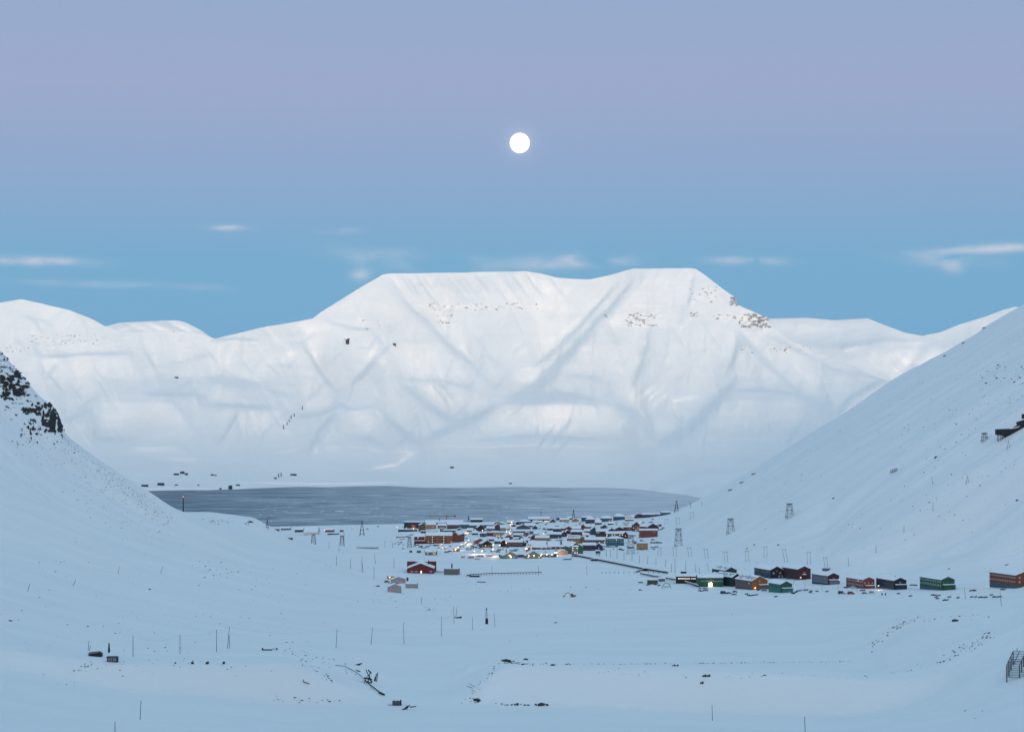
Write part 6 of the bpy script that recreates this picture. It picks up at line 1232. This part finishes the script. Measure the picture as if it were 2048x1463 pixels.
# ------------------------------------------------------------------ steel frame, near corner
o, s = root_at("steel_frame", "bare steel skeleton of a building at the picture's near corner", "steel frame", 2036, 1356, None, -18); d1, h1, rz_ = 26.0, 26/s, 3.0
x00 = -22/s; nb_ = [0, d1*.33, d1*.66, d1]
for i in range(4):
    for y in nb_:
        b = MB(); x = x00+i*25/s; b.box(x-.22, x+.22, y-.22, y+.22, -3, h1+rz_*y/d1, TRIM_D); b.build("column", o)
for i in range(7):
    b = MB(); x = x00+i*12.5/s; b.bar((x, 0, h1+.1), (x, d1, h1+.1+rz_), .16, TRIM_D); b.build("roof_beam", o)
for k in range(9):
    y = d1*k/8; b = MB(); b.box(x00-.2, x00+75/s+.2, y-.12, y+.12, h1+.28+rz_*y/d1, h1+.5+rz_*y/d1, STEEL); b.build("purlin", o)
for k in range(7):
    z = h1*(k+.6)/7.2
    for y in (-.3, d1+.3):
        b = MB(); b.box(x00, x00+75/s, y-.06, y+.06, z-.1, z+.1, STEEL); b.build("wall_rail", o)
    b = MB(); b.box(x00-.35, x00-.24, 0, d1, z-.1, z+.1, STEEL); b.build("wall_rail", o)
b = MB(); b.bar((x00+8/s, d1, h1+rz_), (x00+8/s, d1, h1+rz_+8/s), .12, STEEL); b.build("aerial", o)

# ------------------------------------------------------------------ buried sheds, wrecked conveyor and hut in the near field
o = low_wreck("buried_shed", "dark wedge-roofed shed buried to the eaves, the upper of two buried sheds", "shed", 190, 1312, [], 0); s = F/o.location.y
b = MB(); b.poly([(-15/s,0,.2),(8/s,0,6.5/s),(12/s,0,5.5/s),(12/s,0,-1),(-5/s,0,-1),(-15/s,5,.6),(8/s,5,7.2/s),(12/s,5,6/s),(12/s,5,-1),(-5/s,5,-1)],[(4,3,2,1,0),(5,6,7,8,9),(1,2,7,6),(2,3,8,7),(0,1,6,5)],WOOD_D); b.build("wall", o)
b = MB(); b.poly([(-14/s,-.1,1.0),(8/s,-.1,7.2/s),(8/s,5,7.9/s),(-14/s,5,1.2),(-14/s,-.1,1.5),(8/s,-.1,8.6/s),(8/s,5,9.2/s),(-14/s,5,1.7)],[(3,2,1,0),(4,5,6,7),(0,1,5,4),(1,2,6,5),(2,3,7,6),(3,0,4,7)],PM['conc']); b.build("roof", o)
o = low_wreck("buried_shed", "small plank shed with a drooping roof, the lower of two buried sheds", "shed", 222, 1323, [("roof", -10/(F/1050), 13/(F/1050), -.3, 4, 2.0, 2.5, WOOD)], 0)
for k in range(7): b = MB(); b.box(-2.0+k*.62, -1.5+k*.62, 0, .18, -.8, 1.99, PM['conc'] if k % 2 else WOOD_D); b.build("plank", o)
b = MB(); b.box(2.4, 3.0, 0, 3.8, -1.6, 1.98, WOOD_D); b.build("side_wall", o)
o, s = root_at("broken_trailer", "long flat broken trailer frame in the snow beyond the near poles", "wreck", 539, 1300, None, 3)
for (nm, a) in (("deck",(-3.6,1.6,-.7,.7,.2,.7)),("drawbar",(1.61,4.2,-.15,.15,.8,1.1)),("end_bogie",(-4.4,-3.61,-.8,.8,.1,1.5)),("wheel",(3.9,4.6,-.6,.6,.3,1.4))):
    b = MB(); b.box(*a, WOOD_D); b.build(nm, o)
for i, (u, v) in enumerate([(385,1327),(415,1327),(448,1327),(351,1326)]):
    o, s = root_at("old_barrel", "dark barrel-like scrap on the rim of the pale snow hollow, %s from the buried sheds" % OR[(1, 2, 3, 0)[i]], "scrap", u, v, "dark scrap on the hollow's rim", i*40)
    k = .55 if i == 3 else 1.0; b = MB(); b.bar((-.7*k, 0, .4*k), (.6*k, .2, .7*k), .62*k, RUST, n=8); b.build("drum", o); b = MB(); b.bar((0, 0, .6*k), (.3*k, 0, 2.1*k if i == 0 else 1.3*k), .12, WOOD_D); b.build("handle", o)
# conveyor wreck
def W3p(u, v, h=0.0): X, Yh, Z = hit(u, v); return Vector((X, Yh, Z+h))
o = bpy.data.objects.new("wrecked_conveyor", None); COL.objects.link(o); base_ = W3p(737, 1362); o.location = base_; tag(o, "wrecked dark conveyor with bent pipe snaking down the near snow bank", "wreck")
pts = [(671,1332),(690,1334),(705,1342),(718,1350),(730,1362),(743,1374),(755,1383),(765,1391)]
for i in range(len(pts)-1):
    b = MB(); b.bar(W3p(*pts[i], .8)-base_, W3p(*pts[i+1], .8)-base_, .16 if i < 4 else .34, WOOD_D, n=6); b.build("pipe_section", o)
for i, (a, c, r) in enumerate([((735,1366,0),(740,1350,2.5),.3),((732,1350,3),(743,1366,.4),.25),((729,1361,1.6),(743,1362,1.4),.45),((737,1352,3.2),(742,1349,2.5),.5),((728,1366,.2),(735,1357,2.4),.2),((744,1364,.3),(738,1356,2.2),.25),((734,1363,.2),(742,1367,.3),.5)]):
    b = MB(); b.bar(W3p(a[0], 1365, a[2])+Vector((0, 0, (1365-a[1])*base_.y/F))-base_, W3p(c[0], 1365, c[2])+Vector((0, 0, (1365-c[1])*base_.y/F*.7))-base_, r, WOOD_D); b.build("girder", o)
for (u, v, l, pr) in [(752,1362,"upright splintered posts beside the wrecked conveyor",[((-.6,0,-.5),(.2,0,4.2),.3),((.2,0,-.5),(1.0,0,5.0),.25),((-1,0,0),(-.5,0,2.4),.25)]),(718,1330,"dark pointed beam at the head of the wrecked conveyor",[((-2,0,.3),(1.8,0,1.2),.35),((-1.6,0,.2),(.8,0,.5),.3)]),(716,1342,"dark slab lying between the pointed beam and the conveyor pipe",[((-1.2,0,.9),(1.3,0,-.1),.3)]),
                   (612,1366,"hook-shaped rusty rod alone in the snow below the pale terrace",[((-1.4,0,2.0),(-1.0,0,.7),.22),((-1.0,0,.7),(1.6,0,.0),.2)]),(763,1388,"broad end plate at the foot of the wrecked conveyor",[((-1.4,0,1.2),(1.6,0,-.2),.5)]),(945,1375,"two thin parallel poles lying on the valley side of the long snow bank",[((-3,0,1.0),(2,0,-.6),.12),((-1.6,0,1.9),(3,0,.1),.12)])]:
    o, s = root_at("broken_timber", l, "wreck", u, v)
    for a, c, r in pr: b = MB(); b.bar(a, c, r, WOOD_D if u != 612 else RUST, n=5); b.build("beam", o)
o, s = root_at("ruined_hut", "small ruined plank hut at the bottom of the near snow bank", "hut", 793, 1410, None, 8)
for k in range(8): b = MB(); b.box(-2.0+k*.52, -1.54+k*.52, -.1, .1, -.8, 2.3+.12*((k*5) % 3), WOOD_D if k % 3 else RUST); b.build("plank", o)
b = MB(); b.box(2.16, 2.4, -.1, 3, -.9, 2.7, WOOD_D); b.build("side_wall", o); b = MB(); b.box(-2.1, 2.4, .2, 3.1, 2.72, 3.1, SNOW_ROOF); b.build("roof_snow", o); b = MB(); b.box(-4.2, -2.1, 0, .3, .3, .5, WOOD); b.build("beam", o)
o, s = root_at("broken_boat", "rust-brown broken hull with a dark plank beside the ruined hut", "wreck", 818, 1418, None, 0)
for a, c, r, m in [((-2.6,0,-.2),(-.6,0,1.9),.45,RUST),((-1.4,0,.2),(.4,0,2.2),.35,RUST),((.4,0,1.2),(3.4,0,1.5),.3,WOOD_D),((-3.4,.2,.2),(-2.2,0,.3),.25,WOOD_D)]: b = MB(); b.bar(a, c, r, m, r*.6, n=6); b.build("hull_piece", o)
o, s = root_at("dark_cart", "half-buried dark cart between two poles on the valley floor", "cart", 917, 1235.5)
b = MB(); b.poly([(-2.6,0,.6),(2.9,0,1.4),(2.4,0,-.6),(-1.8,0,-.5),(-2.6,2,.6),(2.9,2,1.4),(2.4,2,-.6),(-1.8,2,-.5)],[(3,2,1,0),(4,5,6,7),(0,1,5,4),(1,2,6,5),(2,3,7,6),(3,0,4,7)],WOOD_D); b.build("body", o); b = MB(); b.box(-3.4,-2.61,0,1.6,.4,1.3,PM['dgreen']); b.build("hitch_box", o)
for (u, v, l, wd) in [(1413,1351,"dark timber strip lying on the face of the long snow bank",16),(1404,1365,"small dark scrap below the timber strip on the long snow bank",7),(1351,1331,"rough dark scrap cluster on the edge of the long snow bank",14),(1111,1245,"two dark crates close together in open snow below the excavator",7),(2014,1129,"dark slanting plank high on the slope above the red-orange barrack",8),(1898,1137,"short dark plank on the slope above the green barrack",5),(1141,1174,"small dark stump in the snow, nearer of two above the excavator",2.5),(1172,1174,"small dark stump in the snow, farther of two above the excavator",4)]:
    o, s = root_at("dark_scrap", l, "scrap", u, v, None, 3)
    n = max(2, int(wd/3.5))
    for k in range(n): b = MB(); x = -wd/s/2+k*wd/s/n; b.box(x, x+wd/s/n*.8, -.4, .5, -.4, .4+.35*((k*3) % 2), WOOD_D if l[0] != 'r' else RUST); b.build("plank", o)

# ------------------------------------------------------------------ cabins and huts across the fjord
FG = "cabins on the far shore of the fjord"
def far_cabin(label, u, v, wpx, hpx, col, cat="cabin"):
    X, Y_, Z = far_hit(u, v); s = F/Y_; o = bpy.data.objects.new("shore_cabin", None); COL.objects.link(o); o.location = (X, Y_-8, Z); tag(o, label, cat, FG)
    w2, h = wpx/s/2, hpx/s; b = MB(); b.box(-w2, w2, 0, 10, -14, h*.72, PM[col]); b.build("wall", o)
    b = MB(); b.poly([(-w2*1.06,-1,h*.722),(w2*1.06,-1,h*.722),(w2*1.06,11,h*.722),(-w2*1.06,11,h*.722),(-w2,5,h),(w2,5,h)],[(3,2,1,0),(0,1,5,4),(2,3,4,5),(1,2,5),(3,0,4)],PM[col] if cat != 'hall' else SNOW_ROOF); b.build("roof", o)
for t in [("dark long cabin with a raised end, nearest the snowy point where the fjord begins",290,972,13,3.5,'navy'),("broad dark cabin on the shore next to the one with the raised end",322,970,13,5,'navy'),("small dark cabin on the shore past the broad dark one",353,970,6,2,'slate'),("tiny shore hut between the small dark cabin and the square boathouse",397,970,3,1.5,'slate'),("square dark boathouse at the water's edge across the fjord",461,977,7,7,'navy'),("tiny hut just before the square boathouse",441,977,4,2,'slate'),
          ("low dark cabin just past the square boathouse",476,970.5,8,2.5,'navy'),("dark cabin of the upper three, lowest beside the other two",353,949,10,3,'navy'),("dark cabin of the upper three, highest in the middle",365,946,8,4,'navy'),("small dark cabin of the upper three, last",373,948.5,6,3,'navy'),("dark cabin on the upper bank, the larger of a close pair",425,950,6,2.5,'slate'),("tiny cabin on the upper bank, the smaller of a close pair",431.5,950.5,3,2,'slate'),
          ("long dark red cabin on the upper bank across the fjord",587,950,12,3,'maroon'),("dark teal cabin beside the little masts on the upper bank",551,957,4,3,'dteal'),("lone black cabin on the wide empty slope above the fjord",904,935,7,2.5,'black'),("tiny red hut near the far water's edge, below the lone black cabin",1021,967,6,2,'darkred'),("dark hut pair high on the plateau of the far mountain's shoulder",353,755,7,2,'slate'),("dark flat mine hut on the far mountain beneath the summit gullies",789,688,6,2,'slate')]: far_cabin(*t)
X, Y_, Z = far_hit(696, 683); o = bpy.data.objects.new("mine_ruin", None); COL.objects.link(o); o.location = (X, Y_-20, Z); tag(o, "dark mine ruin perched high on the far mountain, summit-ward of the cableway posts", "ruin")
b = MB(); b.box(-8, 6, 0, 10, -16, 9, PM['navy']); b.build("wall", o); b = MB(); b.box(-2, 9, 0, 8, 9.01, 13, PM['navy']); b.build("upper_deck", o); b = MB(); b.box(-16, -8.1, 0, 3, 8, 10, PM['navy']); b.build("gangway", o)
for i, (u, v, h) in enumerate([(605.5,817,6),(589,830,4),(583,835,5),(579,841,3),(575,847,3),(568,855,6),(558,953,7),(563,951,6)]):
    X, Y_, Z = far_hit(u, v); s = F/Y_; b = MB(); b.box(-1.6, 1.6, -1.6, 1.6, -6, h/s, PM['slate']); o = b.build("cableway_post", None, (X, Y_-14, Z)); tag(o, ("tiny cableway post on the far mountain, %s counting down the slope" % OR[i]) if i < 6 else "tiny thin mast on the far upper bank, %s of two" % ("first" if i == 6 else "second"), "post", "far cableway posts")

# ------------------------------------------------------------------ boulders, stones and ice
def rock_template(seed, n=12):
    r_ = np.random.default_rng(seed); t = (1+5**.5)/2
    v = np.array([(-1,t,0),(1,t,0),(-1,-t,0),(1,-t,0),(0,-1,t),(0,1,t),(0,-1,-t),(0,1,-t),(t,0,-1),(t,0,1),(-t,0,-1),(-t,0,1)])/1.9
    f = np.array([(0,11,5),(0,5,1),(0,1,7),(0,7,10),(0,10,11),(1,5,9),(5,11,4),(11,10,2),(10,7,6),(7,1,8),(3,9,4),(3,4,2),(3,2,6),(3,6,8),(3,8,9),(4,9,5),(2,4,11),(6,2,10),(8,6,7),(9,8,1)])
    return v*r_.uniform(.6, 1.25, (12, 1)), f
RT = [rock_template(i) for i in range(6)]
def rocks_mesh(name, P, Sz, rs, mat, flat=1.0):
    """P (n,3) centres; Sz (n,3) half sizes"""
    n = len(P); V = np.zeros((n, 12, 3)); Fc = np.zeros((n, 20, 3), int)
    ang = rs.uniform(0, 2*np.pi, n); k = rs.integers(0, 6, n)
    for i in range(6):
        m = k == i; v, f = RT[i]; q = v[None]*Sz[m][:, None, :]*1.0
        c, s_ = np.cos(ang[m])[:, None], np.sin(ang[m])[:, None]
        q2 = q.copy(); q2[..., 0] = v[None, :, 0]*Sz[m][:, None, 0]; V[m] = q2+P[m][:, None, :]; Fc[m] = f[None]
    Fc = Fc+(np.arange(n)*12)[:, None, None]
    me = bpy.data.meshes.new(name); me.vertices.add(n*12); me.vertices.foreach_set("co", V.reshape(-1).astype(np.float32))
    fl = Fc.reshape(-1, 3); me.loops.add(fl.size); me.loops.foreach_set("vertex_index", fl.reshape(-1).astype(np.int32))
    me.polygons.add(len(fl)); me.polygons.foreach_set("loop_start", (np.arange(len(fl))*3).astype(np.int32)); me.update(calc_edges=True); me.materials.append(mat)
    return me
rs = np.random.default_rng(21)
def on_ground(u, v, smooth_=None):
    out_ = []
    for a, c in zip(u, v): out_.append(hit(a, c))
    return np.array(out_)
def line_pts(pts, n, jit):
    L_ = [math.dist(a, b) for a, b in zip(pts, pts[1:])]; T = np.cumsum([0]+L_); q = np.sort(rs.uniform(0, T[-1], n))
    return np.interp(q, T, [p[0] for p in pts])+rs.normal(0, jit, n), np.interp(q, T, [p[1] for p in pts])+rs.normal(0, jit*.6, n)
U_, V_ = [], []; SZ = []
def add(u, v, lo, hi, p=2.5):
    U_.extend(u); V_.extend(v); SZ.extend((lo+(hi-lo)*rs.random(len(u))**p))
add(*line_pts([(1003,1325),(1100,1327),(1250,1327),(1400,1326),(1550,1324),(1700,1322)], 190, 1.0), .18, .62)
add(*line_pts([(935,1400),(960,1370),(990,1335),(1003,1325)], 30, 3), .2, .7); add(*line_pts([(925,1406),(960,1403),(1020,1409),(1100,1408)], 26, 2), .4, 1.3)
add(*line_pts([(1010,1322),(1060,1328)], 26, 3), .4, 1.1)
add(*line_pts([(1150,1338),(1300,1350),(1420,1352),(1600,1350),(1750,1352),(1860,1330)], 80, 6), .18, .6)
add(*line_pts([(1740,1300),(1790,1255),(1850,1225)], 60, 5), .3, .9); add(*line_pts([(1850,1240),(1900,1232),(1980,1232)], 26, 5), .3, .8); add(*line_pts([(1875,1325),(1900,1310),(1950,1285),(1990,1262)], 60, 7), .3, .9)
add(*line_pts([(560,1300),(640,1315),(700,1345)], 45, 8), .25, .8); add(*line_pts([(530,1395),(600,1400),(680,1398)], 20, 4), .3, .8); add(*line_pts([(600,1320),(640,1345),(660,1360)], 25, 8), .3, .8)
add(*line_pts([(150,1340),(190,1325)], 22, 6), .25, .6); add(*line_pts([(90,1355),(160,1375)], 12, 6), .25, .6)
for (u0, v0, ru, rv, n, lo, hi) in [(440,1140,50,18,46,.35,1.2),(560,1175,70,30,30,.3,.9),(420,1240,60,20,12,.3,.8),(440,1042,25,6,46,.6,1.5),(500,1046,12,4,8,1,2.4),(640,1130,60,20,26,.3,.8),(860,1215,60,15,26,.3,.9),(980,1175,60,14,24,.3,.8),(760,1200,50,10,14,.3,.8),(880,1195,50,16,16,.3,.8),(1500,1130,160,14,30,.4,.9),(1750,1150,200,12,22,.4,.9),
                                (1200,1180,160,14,20,.3,.8),(1250,1240,300,30,16,.3,.7),(300,1290,240,50,40,.25,.7),(120,1130,110,40,22,.3,1.0),(330,1330,220,12,20,.25,.6),(1990,1440,60,20,8,.3,.7),(600,1215,160,30,20,.3,.8),(798,1086,12,5,46,.5,1.6),(880,1072,30,8,0,.5,1),(1160,1052,26,6,40,.5,1.5),(1180,1050,60,14,60,.5,1.2),(1100,1082,20,4,16,.5,1.4),(990,1041,14,2.5,26,1.0,2.6),(915,1075,14,6,40,.7,1.7),(1290,1082,40,8,26,.5,1.3)]:
    if n: add(rs.normal(u0, ru*.6, n), rs.normal(v0, rv*.6, n), lo, hi)
# belt of stones down both valley sides
def side_belt(line, n, jit, lo, hi, down):
    u, v = line_pts(line, n, jit); add(u, v+np.abs(rs.normal(0, down, n)), lo, hi, 4)
side_belt([(125,868),(172,905),(224,945),(293,992),(344,1032)], 800, 4, .25, .95, 22); side_belt([(60,850),(160,930),(260,990),(330,1040)], 420, 26, .25, 1.0, 40)
side_belt([(2048,640),(1940,705),(1800,780),(1700,845),(1608,900),(1500,968)], 700, 8, .22, 1.0, 45); side_belt([(2048,760),(1900,800),(1780,850)], 380, 30, .22, 1.2, 60); side_belt([(2048,900),(1850,980),(1650,1040)], 130, 50, .4, 1.2, 40)
add(rs.uniform(1960,2048,60), rs.uniform(725,770,60), .6, 2.6, 3)
add(rs.uniform(0,640,150), rs.uniform(960,1300,150), .3, .9, 3)
G = on_ground(U_, V_); SZ = np.array(SZ)
keep = (np.array(V_) < 1470)&(G[:, 1] < 5400); G, SZ = G[keep], SZ[keep]
S3 = np.stack([SZ*rs.uniform(.8, 1.6, len(SZ)), SZ, SZ*rs.uniform(.4, .75, len(SZ))], 1)
S3 *= .8; G[:, 2] += S3[:, 2]*.15
tag(link("scattered_stones", rocks_mesh("scattered_stones", G, S3, rs, ROCK)), "small dark stones scattered over the snow of the valley", "stones", kind='stuff')

# rock bands of the cliff at the picture's near-side edge
def cliff(n, regions, base_lo, base_hi, seed):
    r_ = np.random.default_rng(seed); P_, S_ = [], []
    for (u0, u1, v0, v1, dens, th) in regions:
        m = int(dens); u = r_.uniform(u0, u1, m); v = r_.uniform(v0, v1, m)
        nz = fbm(u/11.0, v/4.5, 4, 3)+0.35*fbm(u/3.0, v/9.0, 2, 5)
        nz = np.where((u > 84) & (v > 804), fbm(u/4.5, v/13.0, 4, 1)+.5*fbm(u/9.0, v/4.0, 2, 2)-.012*(108-u).clip(0), nz)
        k = nz > th+.06
        for a, c in zip(u[k], v[k]):
            col = np.interp(a, UD, np.arange(len(UD))); i = int(col)
            cv = VD[:, i]; ok = (cv <= c) & (YD > 1000)
            if not ok.any(): continue
            X, Yh, Z = hit(a, c); s = base_lo+(base_hi-base_lo)*r_.random()**2
            tall = c > 804
            P_.append((X, Yh+s*.4, Z)); S_.append((s*r_.uniform(.5, 1.0), s*1.0, s*r_.uniform(.9, 2.2)) if tall and a > 40 else (s*r_.uniform(.9, 2.0), s*1.0, s*r_.uniform(.35, .8)))
    return np.array(P_), np.array(S_)
Pc, Sc = cliff(0, [(0,34,702,740,260,.05),(0,58,740,792,2600,.02),(0,40,744,792,2400,-.18),(0,25,770,800,500,-.05),(40,80,790,815,120,.2),(44,124,806,838,3000,.04),(84,124,806,864,5200,-.2),(60,100,830,870,700,.08),(0,60,795,850,300,.22),(20,130,850,890,260,.2),(0,10,700,760,120,0)], .45, 1.7, 5)
tag(link("cliff_rocks", rocks_mesh("cliff_rocks", Pc, Sc, rs, ROCK)), "jagged dark rock bands breaking through the snow of the steep near cliff", "rocks", kind='stuff')
# rock bands of the far mountain
r2 = np.random.default_rng(9); Pf, Sf = [], []
for (u0, u1, v0, v1, n, th) in [(1460,1476,594,611,420,-.25),(1478,1542,627,655,2000,-.02),(1425,1480,629,640,260,.12),(1252,1312,625,652,900,.12),(1208,1222,626,638,60,.0),(1380,1396,624,634,60,0),(1375,1440,572,604,260,.2),(870,905,628,646,200,.1),(850,1080,606,620,900,.22),(725,765,640,660,60,.15),
                                (10,60,690,704,120,.1),(60,200,668,690,260,.2),(270,412,654,664,300,.1),(1480,1660,690,706,200,.2),(1570,1580,690,702,50,0)]:
    u = r2.uniform(u0, u1, n); v = r2.uniform(v0, v1, n); nz = fbm(u/7.0, v/2.6, 3, 6)+.3*fbm(u/2.0, v/6, 2, 2); k = nz > th+.16
    for a, c in zip(u[k], v[k]):
        i = int(np.clip(round((a-MU[0])/2), 0, NU-1))
        if c < rdv[i]+.5: continue
        X, Y_, Z = far_hit(a, c); s = 1.4+3.2*r2.random()**2; Pf.append((X, Y_-1.0, Z)); Sf.append((s*r2.uniform(.8, 1.8), s, s*r2.uniform(.4, .8)))
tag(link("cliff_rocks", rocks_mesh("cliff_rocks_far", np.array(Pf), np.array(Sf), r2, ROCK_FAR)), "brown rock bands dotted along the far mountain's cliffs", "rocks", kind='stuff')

# larger boulders one can point at
BG_ = "single boulders lying on the snow"
for (u, v, r, l) in [(299,1178,1.0,"flat dark boulder alone in the middle of the bare side slope"),(1911,1241,1.8,"broad dark boulder on the pale bank before the steel frame"),(500,1044,3.0,"dark boulder on the ridge crest above the harbour"),(1082,1409,1.6,"flat boulder at the foot of the long snow bank"),(955,1399,1.5,"reddish boulder at the toe of the long snow bank"),(1050,1319,1.2,"round boulder at the corner of the long snow bank"),(1104,1330,1.0,"black boulder on the face just below the bank's corner"),(1012,1322,2.0,"cluster boulder at the very corner of the long snow bank"),
                     (21,1241,.9,"small dark boulder near the picture edge on the bare side slope"),(755,1172,1.8,"hump-shaped dark stone beside the pink cabins"),(858,1219,1.0,"dark stone on the valley floor beneath the culvert"),(1872,914,1.8,"dark boulder on the slope below the mine station"),(2035,1000,1.5,"dark boulder on the slope far below the mine station"),(1667,996,1.5,"small dark boulder on the slope above the highest trestle"),(1509,1089,1.4,"dark stone on the slope above the twin-pole frames"),(1557,1089,1.4,"second dark stone on the slope above the twin-pole frames"),(1494,1097,1.3,"dark stone beside the sixth twin-pole frame")]:
    X, Yh, Z = hit(u, v); v0, f0 = RT[(u*7) % 6]
    bm = bmesh.new(); vs_ = [bm.verts.new((p[0]*r*1.5, p[1]*r, p[2]*r*.7)) for p in v0]
    for f in f0: bm.faces.new([vs_[k] for k in f])
    bmesh.ops.subdivide_edges(bm, edges=bm.edges[:], cuts=1, use_grid_fill=True)
    for w3 in bm.verts: w3.co *= 1+.16*(hrng.random()-.5)
    me = bpy.data.meshes.new("boulder"); bm.to_mesh(me); bm.free(); me.materials.append(ROCK if 'reddish' not in l else RUST)
    tag(link("boulder", me, None, (X, Yh, Z+r*.1)), l, "boulder", BG_)

# drifting ice on the fjord
r3 = np.random.default_rng(4); b = MB(); ICE = snow_mat("ice", (.80,.83,.86), .05, .3)
def floe(u, v, wpx, th=1.2):
    Y = F*CAMZ/(v-HV); X = (u-CX)*Y/F; w2 = wpx*Y/F/2; n = 9; k = len(b.v)
    pts = [(X+w2*math.cos(2*math.pi*i/n)*r3.uniform(.6, 1.1), Y+w2*math.sin(2*math.pi*i/n)*r3.uniform(.7, 1.6)*min(1, 40/w2)+.35*w2*math.cos(2*math.pi*i/n)) for i in range(n)]
    b.poly([(x, y, .1) for x, y in pts]+[(x, y, .4) for x, y in pts], [tuple(range(n))[::-1], tuple(range(n, 2*n))]+[(i, (i+1) % n, n+(i+1) % n, n+i) for i in range(n)], ICE)
for i in range(230):
    u = r3.uniform(480, 1120); v = 990+54*r3.random()**.8; floe(u, v, r3.uniform(1.5, 7))
for (u, v, w3) in [(679,1022,26),(732,1026,20),(750,1016,22),(752,1029,9),(808,1031,20),(793,1037,7),(780,1034,7),(873,1011,22),(947,1003,14),(934,1011,16),(913,1010,10),(690,1011,10),(645,1022,10),(545,1031,10),(880,1027,8),(845,1025,7),(957,1012,9),(1010,1012,16),(1085,1035,8)]: floe(u, v, w3)
o = b.build("ice_floes"); tag(o, "thin white ice floes drifting on the grey fjord", "ice", kind='stuff')

# rails, drifts, planks and odd gear lying between the town houses
b = MB(); r4 = random.Random(8)
for i in range(420):
    u = r4.uniform(800, 1320); v = 1044+r4.random()**1.2*60
    if v > 1100 and not (850 < u < 1150): continue
    if u < 900 and v > 1100: continue
    X, Yh, Z = hit(u, v)
    if Yh > 5300: continue
    L_ = r4.uniform(.8, 5); a = r4.uniform(-.5, .5); m_ = r4.choice([WOOD_D, WOOD, PM['slate'], PM['maroon'], PM['dteal'], PM['greybrown']])
    b.bar((X-L_*math.cos(a), Yh-L_*math.sin(a), Z+.5), (X+L_*math.cos(a), Yh+L_*math.sin(a), Z+.5+r4.uniform(-.2, .3)), r4.uniform(.3, .8), m_)
o = b.build("yard_litter"); tag(o, "fences, sledges and odd gear half sunk in snow between the town houses", "litter", kind='stuff')

HAZE = True
if HAZE:
    b = MB(); hm = bpy.data.materials.new("haze_air"); hm.use_nodes = True; t = hm.node_tree; t.nodes.clear()
    oo = t.nodes.new("ShaderNodeOutputMaterial"); pv = t.nodes.new("ShaderNodeVolumePrincipled"); pv.inputs['Density'].default_value = 0.6e-5; pv.inputs['Color'].default_value = (.82, .9, 1.0, 1); pv.inputs['Anisotropy'].default_value = 0.2
    t.links.new(pv.outputs[0], oo.inputs['Volume'])
    b.box(-17000, 17000, -9500, 22000, -40, 1140, hm); o = b.build("haze"); tag(o, kind='stuff')
